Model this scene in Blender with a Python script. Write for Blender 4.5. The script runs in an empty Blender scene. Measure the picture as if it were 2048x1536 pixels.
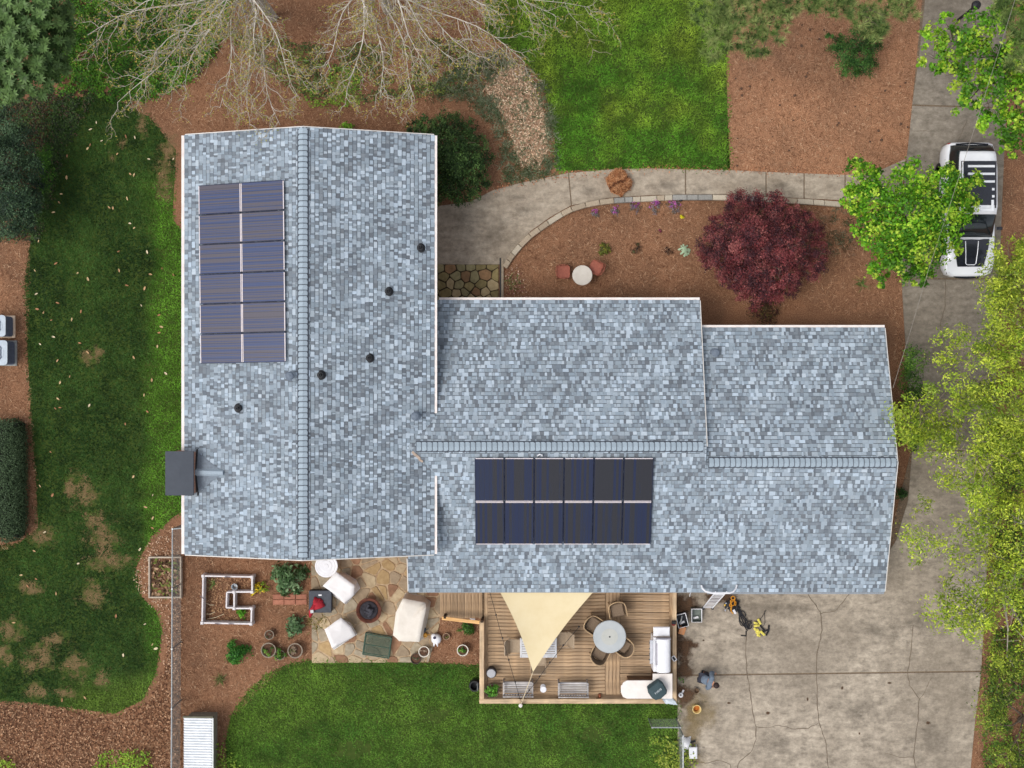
import bpy, bmesh, math, random
import numpy as np
from mathutils import Vector, Matrix
from mathutils.geometry import tessellate_polygon

random.seed(11)
rng = np.random.default_rng(11)
SC = bpy.context.scene
COL = SC.collection
R = math.radians

# ------------------------------------------------------------ camera, sky, sun
F = 2300.0        # focal length in photo pixels (2048 wide)
H = 44.0          # drone height in metres
cam_d = bpy.data.cameras.new('Camera')
cam_d.sensor_width = 36.0
cam_d.lens = F / 2048 * 36.0
cam_d.clip_end = 2000
cam = bpy.data.objects.new('Camera', cam_d)
COL.objects.link(cam)
cam.location = (0, 0, H)
SC.camera = cam
SC.render.resolution_x, SC.render.resolution_y = 1024, 768

SUN_EL, SUN_AZ = R(60), R(248)        # azimuth clockwise from +Y (west-south-west)
wd = bpy.data.worlds.new('World')
SC.world = wd
wd.use_nodes = True
wn = wd.node_tree
bgn = wn.nodes['Background']
sky = wn.nodes.new('ShaderNodeTexSky')
sky.sky_type = 'NISHITA'
sky.sun_disc = False
sky.sun_elevation = SUN_EL
sky.sun_rotation = SUN_AZ
sky.dust_density = 3.0
hs = wn.nodes.new('ShaderNodeHueSaturation')
hs.inputs['Saturation'].default_value = 0.30      # thin overcast
wn.links.new(sky.outputs[0], hs.inputs['Color'])
wn.links.new(hs.outputs[0], bgn.inputs['Color'])
bgn.inputs['Strength'].default_value = 0.15

sun_d = bpy.data.lights.new('Sun', 'SUN')
sun_d.energy = 1.0
sun_d.angle = R(28)
sun_d.color = (1.0, 0.955, 0.89)
sun = bpy.data.objects.new('Sun', sun_d)
COL.objects.link(sun)
sdir = Vector((math.sin(SUN_AZ) * math.cos(SUN_EL), math.cos(SUN_AZ) * math.cos(SUN_EL), math.sin(SUN_EL)))
sun.rotation_euler = sdir.to_track_quat('Z', 'Y').to_euler()
sun.location = sdir * 60

vs = SC.view_settings
vs.view_transform = 'Standard'
vs.look = 'None'
vs.gamma = 1.0
vs.use_curve_mapping = False
vs.exposure = 0.54

# ------------------------------------------------------------ helpers
def P(px, py, z=0.0):
    """photo pixel -> world point at height z"""
    d = (H - z) / F
    return Vector(((px - 1024) * d, (768 - py) * d, z))

def lin(c):
    return tuple((x / 255 / 12.92) if x / 255 <= 0.04045 else ((x / 255 + 0.055) / 1.055) ** 2.4 for x in c)

def tag(o, label=None, cat=None, group=None, kind=None):
    if label: o['label'] = label
    if cat: o['category'] = cat
    if group: o['group'] = group
    if kind: o['kind'] = kind
    return o

def thing(name, label, cat, loc=(0, 0, 0), rz=0.0, group=None):
    o = bpy.data.objects.new(name, None)
    o.empty_display_size = 0.2
    COL.objects.link(o)
    o.location = loc
    o.rotation_euler = (0, 0, rz)
    return tag(o, label, cat, group)

def rootloc(o):
    p = Vector((0, 0, 0))
    while o is not None:
        p = p + Vector(o.location)
        o = o.parent
    return p

def link(name, me, parent=None, matl=None):
    o = bpy.data.objects.new(name, me)
    COL.objects.link(o)
    o.parent = parent
    if matl is not None and len(me.materials) == 0:
        me.materials.append(matl)
    return o

def copy_tree(o, parent=None):
    c = o.copy()
    COL.objects.link(c)
    c.parent = parent
    for ch in list(o.children):
        copy_tree(ch, c)
    return c

class MB:
    """collects shapes; build() makes one mesh object"""
    def __init__(s):
        s.v, s.f, s.c = [], [], []
    def add(s, vs, fs, col=None):
        b = len(s.v)
        s.v += [tuple(x) for x in vs]
        for q in fs:
            s.f.append(tuple(i + b for i in q)); s.c.append(col)
        return s
    def box(s, c, d, rot=None, col=None):
        x, y, z = d[0] / 2, d[1] / 2, d[2] / 2
        c = Vector(c)
        pts = [Vector((a, b, e)) for e in (-z, z) for b in (-y, y) for a in (-x, x)]
        if rot is not None:
            if not isinstance(rot, Matrix): rot = Matrix.Rotation(rot, 3, 'Z')
            pts = [rot @ p for p in pts]
        return s.add([c + p for p in pts], [(0, 2, 3, 1), (4, 5, 7, 6), (0, 1, 5, 4), (2, 6, 7, 3), (0, 4, 6, 2), (1, 3, 7, 5)], col)
    def bbox(s, c, d, bev=0.02, rot=None, col=None):
        """box with bevelled top rim (chamfer)"""
        x, y, z = d[0] / 2, d[1] / 2, d[2] / 2
        c = Vector(c); b = min(bev, x * .8, y * .8, z * 1.6)
        ring = lambda ax, ay, az: [Vector((-ax, -ay, az)), Vector((ax, -ay, az)), Vector((ax, ay, az)), Vector((-ax, ay, az))]
        pts = ring(x, y, -z) + ring(x, y, z - b) + ring(x - b, y - b, z)
        if rot is not None:
            if not isinstance(rot, Matrix): rot = Matrix.Rotation(rot, 3, 'Z')
            pts = [rot @ p for p in pts]
        fs = [(3, 2, 1, 0), (8, 9, 10, 11)]
        for k in range(2):
            for i in range(4):
                j = (i + 1) % 4
                fs.append((4 * k + i, 4 * k + j, 4 * k + 4 + j, 4 * k + 4 + i))
        return s.add([c + p for p in pts], fs, col)
    def prism(s, poly, z0, z1, inset=0.0, col=None):
        n = len(poly)
        poly = [Vector((p[0], p[1])) for p in poly]
        a = sum(poly[i].x * poly[(i + 1) % n].y - poly[(i + 1) % n].x * poly[i].y for i in range(n))
        if a < 0: poly = poly[::-1]
        tri = tessellate_polygon([[Vector((p.x, p.y, 0)) for p in poly]])
        cen = sum(poly, Vector((0, 0))) / n
        vs = [(p.x, p.y, z0) for p in poly]
        fs = []
        if inset > 0:
            vs += [(p.x, p.y, z1 - inset) for p in poly]
            top = []
            for p in poly:
                d = cen - p
                L = max(d.length, 1e-6)
                q = p + d * min(inset * 1.3 / L, .4)
                top.append((q.x, q.y, z1))
            vs += top
            lay = 3
        else:
            vs += [(p.x, p.y, z1) for p in poly]
            lay = 2
        for k in range(lay - 1):
            for i in range(n):
                j = (i + 1) % n
                fs.append((n * k + i, n * k + j, n * k + n + j, n * k + n + i))
        for t in tri:
            A, B, C_ = [poly[i] for i in t]
            t = tuple(t) if (B - A).cross(C_ - A) > 0 else tuple(t)[::-1]
            fs.append(tuple(i + n * (lay - 1) for i in t))
        return s.add(vs, fs, col)
    def tube(s, pts, r, n=6, col=None, cap=True):
        pts = [Vector(p) for p in pts]
        m = len(pts)
        rs = list(r) if hasattr(r, '__len__') else [r] * m
        vs = []
        for i, p in enumerate(pts):
            t = (pts[min(i + 1, m - 1)] - pts[max(i - 1, 0)])
            if t.length < 1e-9: t = Vector((0, 0, 1))
            t.normalize()
            a = t.cross(Vector((0, 0, 1)) if abs(t.z) < .95 else Vector((1, 0, 0))).normalized()
            b = t.cross(a)
            for k in range(n):
                th = 2 * math.pi * k / n
                vs.append(p + (a * math.cos(th) + b * math.sin(th)) * rs[i])
        fs = []
        for i in range(m - 1):
            for k in range(n):
                l = (k + 1) % n
                fs.append((i * n + k, i * n + l, (i + 1) * n + l, (i + 1) * n + k))
        if cap:
            fs.append(tuple(range(n))[::-1]); fs.append(tuple(range((m - 1) * n, m * n)))
        return s.add(vs, fs, col)
    def lathe(s, prof, n=24, c=(0, 0, 0), col=None):
        c = Vector(c)
        vs, fs = [], []
        for (r, z) in prof:
            for k in range(n):
                th = 2 * math.pi * k / n
                vs.append(c + Vector((r * math.cos(th), r * math.sin(th), z)))
        m = len(prof)
        for i in range(m - 1):
            for k in range(n):
                l = (k + 1) % n
                fs.append((i * n + k, i * n + l, (i + 1) * n + l, (i + 1) * n + k))
        if prof[-1][0] > 1e-4: fs.append(tuple(range((m - 1) * n, m * n)))
        if prof[0][0] > 1e-4: fs.append(tuple(range(n))[::-1])
        return s.add(vs, fs, col)
    def mesh(s, name, matl, smooth=False):
        me = bpy.data.meshes.new(name)
        me.from_pydata(s.v, [], s.f)
        if any(c is not None for c in s.c):
            at = me.attributes.new('tint', 'FLOAT_COLOR', 'FACE')
            arr = np.ones((len(s.f), 4), dtype=np.float32)
            for i, c in enumerate(s.c):
                if c is not None: arr[i, :3] = c
            at.data.foreach_set('color', arr.ravel())
        if smooth:
            me.polygons.foreach_set('use_smooth', [True] * len(me.polygons))
        if matl is not None: me.materials.append(matl)
        return me
    def build(s, name, matl, parent=None, world=False, smooth=False, kind=None):
        off = Vector((0, 0, 0))
        if world:
            if parent is not None:
                off = rootloc(parent)
            else:
                a = np.array(s.v)
                off = Vector((float(a[:, 0].mean()), float(a[:, 1].mean()), float(a[:, 2].min())))
            s.v = [(p[0] - off.x, p[1] - off.y, p[2] - off.z) for p in s.v]
        o = link(name, s.mesh(name, matl, smooth), parent)
        if world and parent is None: o.location = off
        if kind: o['kind'] = kind
        return o

def np_mesh(name, verts, faces, cols=None, matl=None, nper=4):
    """fast mesh from numpy arrays, one tint per face"""
    me = bpy.data.meshes.new(name)
    nf = len(faces)
    me.vertices.add(len(verts)); me.vertices.foreach_set('co', verts.astype(np.float32).ravel())
    me.loops.add(nf * nper); me.loops.foreach_set('vertex_index', faces.astype(np.int32).ravel())
    me.polygons.add(nf)
    me.polygons.foreach_set('loop_start', (np.arange(nf) * nper).astype(np.int32))
    if cols is not None:
        at = me.attributes.new('tint', 'FLOAT_COLOR', 'FACE')
        arr = np.ones((nf, 4), dtype=np.float32); arr[:, :3] = cols
        at.data.foreach_set('color', arr.ravel())
    me.update(calc_edges=True)
    if matl is not None: me.materials.append(matl)
    return me

def unit(a):
    return a / np.maximum(np.linalg.norm(a, axis=1, keepdims=True), 1e-9)

def leaf_mesh(name, pts, L, W, cols, matl, tilt=(0.1, 0.9), fold=.15, normals=None, dirs=None):
    """diamond leaves: one quad each"""
    n = len(pts)
    if normals is None:
        a = rng.uniform(0, 2 * np.pi, n); t = rng.uniform(tilt[0], tilt[1], n)
        normals = np.stack([np.sin(t) * np.cos(a), np.sin(t) * np.sin(a), np.cos(t)], 1)
    nrm = unit(normals)
    if dirs is None:
        dirs = rng.normal(size=(n, 3))
    d = unit(dirs - nrm * np.sum(dirs * nrm, 1, keepdims=True))
    s = np.cross(nrm, d)
    L = np.broadcast_to(np.asarray(L, float), (n,))[:, None]; W = np.broadcast_to(np.asarray(W, float), (n,))[:, None]
    v0 = pts - d * L * .5
    v1 = pts + s * W * .5 + nrm * W * fold
    v2 = pts + d * L * .5
    v3 = pts - s * W * .5 + nrm * W * fold
    V = np.stack([v0, v3, v2, v1], 1).reshape(-1, 3)
    Fc = np.arange(n * 4).reshape(n, 4)
    return np_mesh(name, V, Fc, cols, matl, 4)

def blade_mesh(name, pts, L, W, cols, matl, lean=(0.3, 1.2)):
    """grass blades / needles: one triangle each, growing from pts"""
    n = len(pts)
    a = rng.uniform(0, 2 * np.pi, n); t = rng.uniform(lean[0], lean[1], n)
    d = np.stack([np.sin(t) * np.cos(a), np.sin(t) * np.sin(a), np.cos(t)], 1)
    s = np.stack([-np.sin(a), np.cos(a), np.zeros(n)], 1)
    L = np.broadcast_to(np.asarray(L, float), (n,))[:, None]; W = np.broadcast_to(np.asarray(W, float), (n,))[:, None]
    V = np.stack([pts - s * W / 2, pts + s * W / 2, pts + d * L], 1).reshape(-1, 3)
    return np_mesh(name, V, np.arange(n * 3).reshape(n, 3), cols, matl, 3)

_grids = {}
def vnoise(x, y, scale, seed=0):
    """value noise 0..1"""
    if seed not in _grids:
        _grids[seed] = np.random.default_rng(1000 + seed).random((64, 64))
    g = _grids[seed]
    u, v = x / scale + 500, y / scale + 500
    i, j = np.floor(u).astype(int), np.floor(v).astype(int)
    fu, fv = u - i, v - j
    fu, fv = fu * fu * (3 - 2 * fu), fv * fv * (3 - 2 * fv)
    G = lambda a, b: g[a % 64, b % 64]
    return (G(i, j) * (1 - fu) + G(i + 1, j) * fu) * (1 - fv) + (G(i, j + 1) * (1 - fu) + G(i + 1, j + 1) * fu) * fv
def fbm(x, y, scale, seed=0):
    return (vnoise(x, y, scale, seed) * .5 + vnoise(x, y, scale / 2.1, seed + 1) * .3 + vnoise(x, y, scale / 4.3, seed + 2) * .2)

def pxpoly(pts, z=0.0):
    return [P(a, b, z) for a, b in pts]

def in_poly(x, y, poly):
    inside = np.zeros(len(x), bool)
    n = len(poly); j = n - 1
    for i in range(n):
        xi, yi, xj, yj = poly[i][0], poly[i][1], poly[j][0], poly[j][1]
        c = ((yi > y) != (yj > y)) & (x < (xj - xi) * (y - yi) / (yj - yi + 1e-12) + xi)
        inside ^= c
        j = i
    return inside

def scatter(poly, dens, jitter=0.0, avoid=()):
    """random points (x,y) inside a world polygon"""
    xs = [p[0] for p in poly]; ys = [p[1] for p in poly]
    x0, x1, y0, y1 = min(xs), max(xs), min(ys), max(ys)
    n = int((x1 - x0) * (y1 - y0) * dens)
    x = rng.uniform(x0, x1, n); y = rng.uniform(y0, y1, n)
    m = in_poly(x, y, poly)
    for a in avoid: m &= ~in_poly(x, y, a)
    x, y = x[m], y[m]
    if jitter: x = x + rng.normal(0, jitter, len(x)); y = y + rng.normal(0, jitter, len(y))
    return x, y

def mixc(c1, c2, t):
    c1, c2 = np.array(c1)[None, :], np.array(c2)[None, :]
    return c1 * (1 - t[:, None]) + c2 * t[:, None]

# ------------------------------------------------------------ materials
def new_mat(name):
    m = bpy.data.materials.new(name)
    m.use_nodes = True
    return m, m.node_tree, m.node_tree.nodes['Principled BSDF']

def coords(nt, kind='OBJ'):
    if kind == 'WORLD':
        return nt.nodes.new('ShaderNodeNewGeometry').outputs['Position']
    return nt.nodes.new('ShaderNodeTexCoord').outputs['Object']

def mapping(nt, vec, scale):
    mp = nt.nodes.new('ShaderNodeMapping')
    mp.inputs['Scale'].default_value = scale
    nt.links.new(vec, mp.inputs['Vector'])
    return mp.outputs[0]

def noise(nt, vec, scale, detail=4, rough=.6):
    n = nt.nodes.new('ShaderNodeTexNoise')
    n.inputs['Scale'].default_value = scale
    n.inputs['Detail'].default_value = detail
    n.inputs['Roughness'].default_value = rough
    nt.links.new(vec, n.inputs['Vector'])
    return n.outputs['Fac']

def ramp(nt, fac, stops):
    r = nt.nodes.new('ShaderNodeValToRGB')
    e = r.color_ramp.elements
    while len(e) < len(stops): e.new(.5)
    for i, (p, c) in enumerate(stops):
        e[i].position = p; e[i].color = (*c, 1) if len(c) == 3 else c
    nt.links.new(fac, r.inputs[0])
    return r.outputs[0]

def mix(nt, a, b, fac, mode='MIX'):
    m = nt.nodes.new('ShaderNodeMix')
    m.data_type = 'RGBA'; m.blend_type = mode
    for i_, val in ((0, fac), (6, a), (7, b)):
        s = m.inputs[i_]
        if hasattr(val, 'node'): nt.links.new(val, s)
        elif isinstance(val, (int, float)): s.default_value = val if i_ == 0 else (val, val, val, 1)
        else: s.default_value = (*val, 1)
    return m.outputs[2]

def bump(nt, bs, h, strength, dist=.02):
    b = nt.nodes.new('ShaderNodeBump')
    b.inputs['Strength'].default_value = strength
    b.inputs['Distance'].default_value = dist
    nt.links.new(h, b.inputs['Height'])
    nt.links.new(b.outputs[0], bs.inputs['Normal'])

def math_(nt, op, a, b=None):
    m = nt.nodes.new('ShaderNodeMath'); m.operation = op
    for i, v_ in enumerate((a, b)):
        if v_ is None: continue
        if hasattr(v_, 'node'): nt.links.new(v_, m.inputs[i])
        else: m.inputs[i].default_value = v_
    return m.outputs[0]

MATS = {}
def M(name, c=None, c2=None, scale=25, rough=.75, metal=0.0, spec=.3, bmp=.15, tint=False, rand=0.0, world=False, stretch=None, coat=0.0):
    """general procedural material: two-tone noise (sRGB colours), optional per-face tint, per-object value shift"""
    if name in MATS: return MATS[name]
    m, nt, bs = new_mat(name)
    v = coords(nt, 'WORLD' if world else 'OBJ')
    if stretch: v = mapping(nt, v, stretch)
    n1 = noise(nt, v, scale, 5, .65)
    if tint:
        at = nt.nodes.new('ShaderNodeAttribute'); at.attribute_name = 'tint'
        k = ramp(nt, n1, [(.3, (.82, .82, .82)), (.7, (1.15, 1.15, 1.15))])
        col = mix(nt, at.outputs['Color'], k, 1.0, 'MULTIPLY')
    else:
        a = lin(c); b = lin(c2) if c2 else tuple(min(1, x * .72) for x in a)
        col = ramp(nt, n1, [(.32, a), (.68, b)])
    if rand:
        oi = nt.nodes.new('ShaderNodeObjectInfo')
        k = ramp(nt, oi.outputs['Random'], [(0, (1 - rand,) * 3), (1, (1 + rand,) * 3)])
        col = mix(nt, col, k, 1.0, 'MULTIPLY')
    nt.links.new(col, bs.inputs['Base Color'])
    bs.inputs['Roughness'].default_value = rough
    bs.inputs['Metallic'].default_value = metal
    bs.inputs['Specular IOR Level'].default_value = spec
    bs.inputs['Coat Weight'].default_value = coat
    if bmp: bump(nt, bs, n1, bmp, .015)
    MATS[name] = m
    return m

def leaf_mat(name, rough=.55, trans=.25):
    if name in MATS: return MATS[name]
    m, nt, bs = new_mat(name)
    at = nt.nodes.new('ShaderNodeAttribute'); at.attribute_name = 'tint'
    n1 = noise(nt, coords(nt, 'WORLD'), 9, 3)
    k = ramp(nt, n1, [(.3, (.85, .85, .85)), (.7, (1.12, 1.12, 1.12))])
    col = mix(nt, at.outputs['Color'], k, 1.0, 'MULTIPLY')
    nt.links.new(col, bs.inputs['Base Color'])
    bs.inputs['Roughness'].default_value = rough
    bs.inputs['Specular IOR Level'].default_value = .25
    if trans:
        tr = nt.nodes.new('ShaderNodeBsdfTranslucent')
        nt.links.new(col, tr.inputs['Color'])
        ms = nt.nodes.new('ShaderNodeMixShader'); ms.inputs[0].default_value = trans
        nt.links.new(bs.outputs[0], ms.inputs[1]); nt.links.new(tr.outputs[0], ms.inputs[2])
        nt.links.new(ms.outputs[0], nt.nodes['Material Output'].inputs['Surface'])
    MATS[name] = m
    return m

def mat_mulch(name='pine_straw_ground', gain=1.0):
    m, nt, bs = new_mat(name)
    v = coords(nt, 'WORLD')
    big = noise(nt, v, .45, 6, .66)
    fine = noise(nt, v, 22, 6, .75)
    c1 = ramp(nt, fine, [(.25, lin((76, 52, 38))), (.5, lin((134, 97, 73))), (.78, lin((178, 141, 112)))])
    c2 = ramp(nt, fine, [(.25, lin((60, 44, 34))), (.5, lin((108, 80, 62))), (.78, lin((148, 118, 95)))])
    f = ramp(nt, big, [(.38, (0, 0, 0)), (.66, (1, 1, 1))])
    col = mix(nt, c1, c2, f)
    col = mix(nt, col, (gain, gain * .98, gain * .95), 1.0, 'MULTIPLY')
    nt.links.new(col, bs.inputs['Base Color'])
    bs.inputs['Roughness'].default_value = .95
    bs.inputs['Specular IOR Level'].default_value = .1
    bump(nt, bs, fine, .5, .03)
    return m

def mat_concrete(name, a, b, dark, joint=1.0):
    m, nt, bs = new_mat(name)
    v = coords(nt, 'WORLD')
    big = noise(nt, v, .34, 7, .7)
    mid = noise(nt, mapping(nt, v, (1, 1.8, 1)), 2.1, 6, .7)
    fine = noise(nt, v, 38, 4, .8)
    base = ramp(nt, big, [(.40, lin(a)), (.60, lin(b))])
    st = ramp(nt, mid, [(.40, (0, 0, 0)), (.70, (.85, .85, .85))])
    col = mix(nt, base, lin(dark), st)
    k = ramp(nt, fine, [(.3, (.8, .8, .8)), (.7, (1.12, 1.12, 1.12))])
    col = mix(nt, col, k, 1.0, 'MULTIPLY')
    m3 = noise(nt, v, 7, 5, .75)
    col = mix(nt, col, ramp(nt, m3, [(.33, (.8, .8, .8)), (.66, (1.13, 1.13, 1.13))]), 1.0, 'MULTIPLY')
    nt.links.new(col, bs.inputs['Base Color'])
    bs.inputs['Roughness'].default_value = .9
    bs.inputs['Specular IOR Level'].default_value = .2
    bump(nt, bs, fine, .12, .01)
    return m

def mat_wood(name, a, b, c, rand=.28):
    """weathered board: grain runs along local X"""
    m, nt, bs = new_mat(name)
    v = coords(nt)
    g = noise(nt, mapping(nt, v, (1.6, 30, 30)), 1.0, 5, .6)
    w = noise(nt, mapping(nt, v, (.9, 1, 1)), 2.2, 3, .5)
    col = ramp(nt, g, [(.28, lin(a)), (.52, lin(b)), (.75, lin(c))])
    k = ramp(nt, w, [(.3, (.72, .72, .74)), (.7, (1.2, 1.17, 1.12))])
    col = mix(nt, col, k, 1.0, 'MULTIPLY')
    oi = nt.nodes.new('ShaderNodeObjectInfo')
    k2 = ramp(nt, oi.outputs['Random'], [(0, (1 - rand, 1 - rand, 1 - rand)), (.5, (1, .97, .93)), (1, (1 + rand, 1 + rand * .95, 1 + rand * .9))])
    col = mix(nt, col, k2, 1.0, 'MULTIPLY')
    nt.links.new(col, bs.inputs['Base Color'])
    bs.inputs['Roughness'].default_value = .85
    bs.inputs['Specular IOR Level'].default_value = .2
    bump(nt, bs, g, .2, .006)
    return m

def mat_brick():
    m, nt, bs = new_mat('red_brick')
    v = coords(nt)
    bt = nt.nodes.new('ShaderNodeTexBrick')
    # vertical walls: use x+y as run, z as height
    sp = nt.nodes.new('ShaderNodeSeparateXYZ'); nt.links.new(v, sp.inputs[0])
    run = math_(nt, 'ADD', sp.outputs[0], sp.outputs[1])
    cb = nt.nodes.new('ShaderNodeCombineXYZ'); nt.links.new(run, cb.inputs[0]); nt.links.new(sp.outputs[2], cb.inputs[1])
    nt.links.new(cb.outputs[0], bt.inputs['Vector'])
    bt.inputs['Color1'].default_value = (*lin((150, 92, 72)), 1)
    bt.inputs['Color2'].default_value = (*lin((176, 124, 98)), 1)
    bt.inputs['Mortar'].default_value = (*lin((172, 160, 146)), 1)
    bt.inputs['Scale'].default_value = 1.0
    bt.inputs['Brick Width'].default_value = .22; bt.inputs['Row Height'].default_value = .075; bt.inputs['Mortar Size'].default_value = .008
    nt.links.new(bt.outputs[0], bs.inputs['Base Color'])
    bs.inputs['Roughness'].default_value = .9
    bump(nt, bs, bt.outputs['Fac'], -.3, .01)
    return m

def mat_solar(name, blue, blue2, brown, nstr):
    """photovoltaic cells: stripes run along local X, strings across local Y (local Y spans -.5 .. .5 of the short side)"""
    m, nt, bs = new_mat(name)
    v = coords(nt)
    sp = nt.nodes.new('ShaderNodeSeparateXYZ'); nt.links.new(v, sp.inputs[0])
    y = sp.outputs[1]
    oi = nt.nodes.new('ShaderNodeObjectInfo')
    idx = math_(nt, 'FLOOR', math_(nt, 'MULTIPLY', y, nstr / 1.05))
    seed = math_(nt, 'ADD', idx, math_(nt, 'MULTIPLY', oi.outputs['Random'], 97.0))
    wn_ = nt.nodes.new('ShaderNodeTexWhiteNoise'); wn_.noise_dimensions = '1D'
    nt.links.new(seed, wn_.inputs['W'])
    streak = noise(nt, mapping(nt, v, (1.4, 26, 1)), 1.0, 3, .6)
    f = math_(nt, 'ADD', math_(nt, 'MULTIPLY', wn_.outputs['Value'], .75), math_(nt, 'MULTIPLY', streak, .35))
    col = ramp(nt, f, [(.2, lin(blue)), (.5, lin(blue2)), (.58, lin(brown)), (.9, lin(brown))])
    # thin dark lines between strings and across the half-cells
    fy = math_(nt, 'FRACT', math_(nt, 'MULTIPLY', y, 6 / 1.05))
    ly = math_(nt, 'LESS_THAN', fy, .07)
    fx = math_(nt, 'FRACT', math_(nt, 'MULTIPLY', sp.outputs[0], 12 / 1.6))
    lx = math_(nt, 'LESS_THAN', fx, .03)
    ln = math_(nt, 'MAXIMUM', ly, math_(nt, 'MULTIPLY', lx, .35))
    col = mix(nt, col, lin((24, 25, 34)), math_(nt, 'MULTIPLY', ln, .85))
    nt.links.new(col, bs.inputs['Base Color'])
    bs.inputs['Roughness'].default_value = .12
    bs.inputs['Specular IOR Level'].default_value = .55
    return m

def mat_blot(name, col, col2, edge=.5, amount=1.0, nscale=2.2, ragged=1.6):
    """soft-edged patch (bare soil, stain): transparent towards its rim with a ragged outline"""
    if name in MATS: return MATS[name]
    m, nt, bs = new_mat(name)
    tc = nt.nodes.new('ShaderNodeTexCoord')
    gr = nt.nodes.new('ShaderNodeTexGradient'); gr.gradient_type = 'SPHERICAL'
    nt.links.new(tc.outputs['Object'], gr.inputs[0])
    wv = coords(nt, 'WORLD')
    n1 = noise(nt, wv, nscale, 6, .7)
    n2 = noise(nt, wv, 25, 4, .7)
    a = math_(nt, 'ADD', gr.outputs['Fac'], math_(nt, 'MULTIPLY', math_(nt, 'SUBTRACT', n1, .5), ragged))
    mr = nt.nodes.new('ShaderNodeMapRange'); mr.interpolation_type = 'SMOOTHSTEP'
    nt.links.new(a, mr.inputs[0]); mr.inputs[1].default_value = .28; mr.inputs[2].default_value = .28 + edge
    mr.inputs[4].default_value = amount
    c = ramp(nt, n2, [(.3, lin(col)), (.7, lin(col2))])
    nt.links.new(c, bs.inputs['Base Color'])
    bs.inputs['Roughness'].default_value = .95; bs.inputs['Specular IOR Level'].default_value = .1
    nt.links.new(mr.outputs[0], bs.inputs['Alpha'])
    MATS[name] = m
    return m

_blot_z = [0]
def blot(px, py, rx, ry, matl, z, name, parent=None):
    """round sheet lying on a surface at height z (metres above ground)"""
    mb = MB()
    n = 20
    mb.add([(math.cos(2 * math.pi * k / n), math.sin(2 * math.pi * k / n), 0) for k in range(n)], [tuple(range(n))])
    o = mb.build(name, matl, parent)
    _blot_z[0] += 1
    zz = z + .0006 * (_blot_z[0] % 17)
    p = P(px, py, zz)
    o.location = p - (rootloc(parent) if parent else Vector((0, 0, 0)))
    d = (H - zz) / F
    o.scale = (rx * d, ry * d, 1)
    return o

LEAF = leaf_mat('leaf')
NEEDLE = leaf_mat('needle', .7, .15)
GRASSM = leaf_mat('grass_blade', .7, .3)
STRAW = M('straw', tint=True, scale=30, rough=.95, spec=.1, bmp=0)
MULCH = mat_mulch()
MULCHF = mat_mulch('dry_pine_straw', 1.42)
CONC = mat_concrete('driveway_concrete', (178, 166, 149), (146, 135, 120), (112, 103, 91))
CONC2 = mat_concrete('old_concrete', (144, 135, 122), (125, 116, 104), (98, 90, 79))
WALKC = mat_concrete('walkway_concrete', (172, 160, 143), (154, 141, 124), (126, 114, 99))
DECKW = mat_wood('deck_wood', (120, 102, 82), (162, 138, 111), (186, 164, 138), .17)
RAILW = mat_wood('rail_wood', (158, 136, 110), (184, 162, 134), (204, 184, 156), .1)
NEWW = mat_wood('new_wood', (196, 150, 96), (214, 172, 118), (226, 188, 138), .08)
GREYW = mat_wood('grey_wood', (136, 132, 130), (170, 168, 168), (196, 195, 196), .12)
BARK = M('bark', (112, 98, 84), (66, 55, 46), 14, .95, bmp=.6)
BIRCH = M('pale_bark', (202, 195, 183), (156, 148, 136), 9, .9, bmp=.2)
WHITEP = M('white_paint', (212, 208, 203), (196, 191, 184), 6, .5, bmp=.03)
WHITEM = M('white_enamel', (222, 222, 225), (210, 210, 214), 5, .35, bmp=.0)
BLACKP = M('black_plastic', (38, 39, 42), (28, 28, 31), 20, .55, bmp=.05)
DARKM = M('dark_metal', (58, 60, 64), (42, 44, 48), 20, .5, metal=.5, bmp=.05)
GALV = M('galvanised', (172, 176, 176), (140, 144, 146), 14, .45, metal=.6, bmp=.03)
BRICK = mat_brick()

# ============================================================ GROUND AND PAVING
mb = MB(); mb.add([(-400, -400, 0), (400, -400, 0), (400, 400, 0), (-400, 400, 0)], [(0, 1, 2, 3)])
ground = mb.build('ground', MULCH); tag(ground, kind='structure', label='red-brown pine straw mulch ground around the house')

SOILG = M('lawn_soil', (46, 66, 24), (66, 78, 34), 5, .95, spec=.1, world=True, bmp=.2)

def sheet(name, poly_px, matl, z, label=None):
    mb = MB()
    poly = [Vector((p.x, p.y)) for p in pxpoly(poly_px)]
    tri = tessellate_polygon([[Vector((p.x, p.y, 0)) for p in poly]])
    fs = []
    for t in tri:
        A, B, C_ = [poly[i] for i in t]
        fs.append(tuple(t) if (B - A).cross(C_ - A) > 0 else tuple(t)[::-1])
    mb.add([(p.x, p.y, z) for p in poly], fs)
    o = mb.build(name, matl)
    return tag(o, label, kind='structure')

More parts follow.
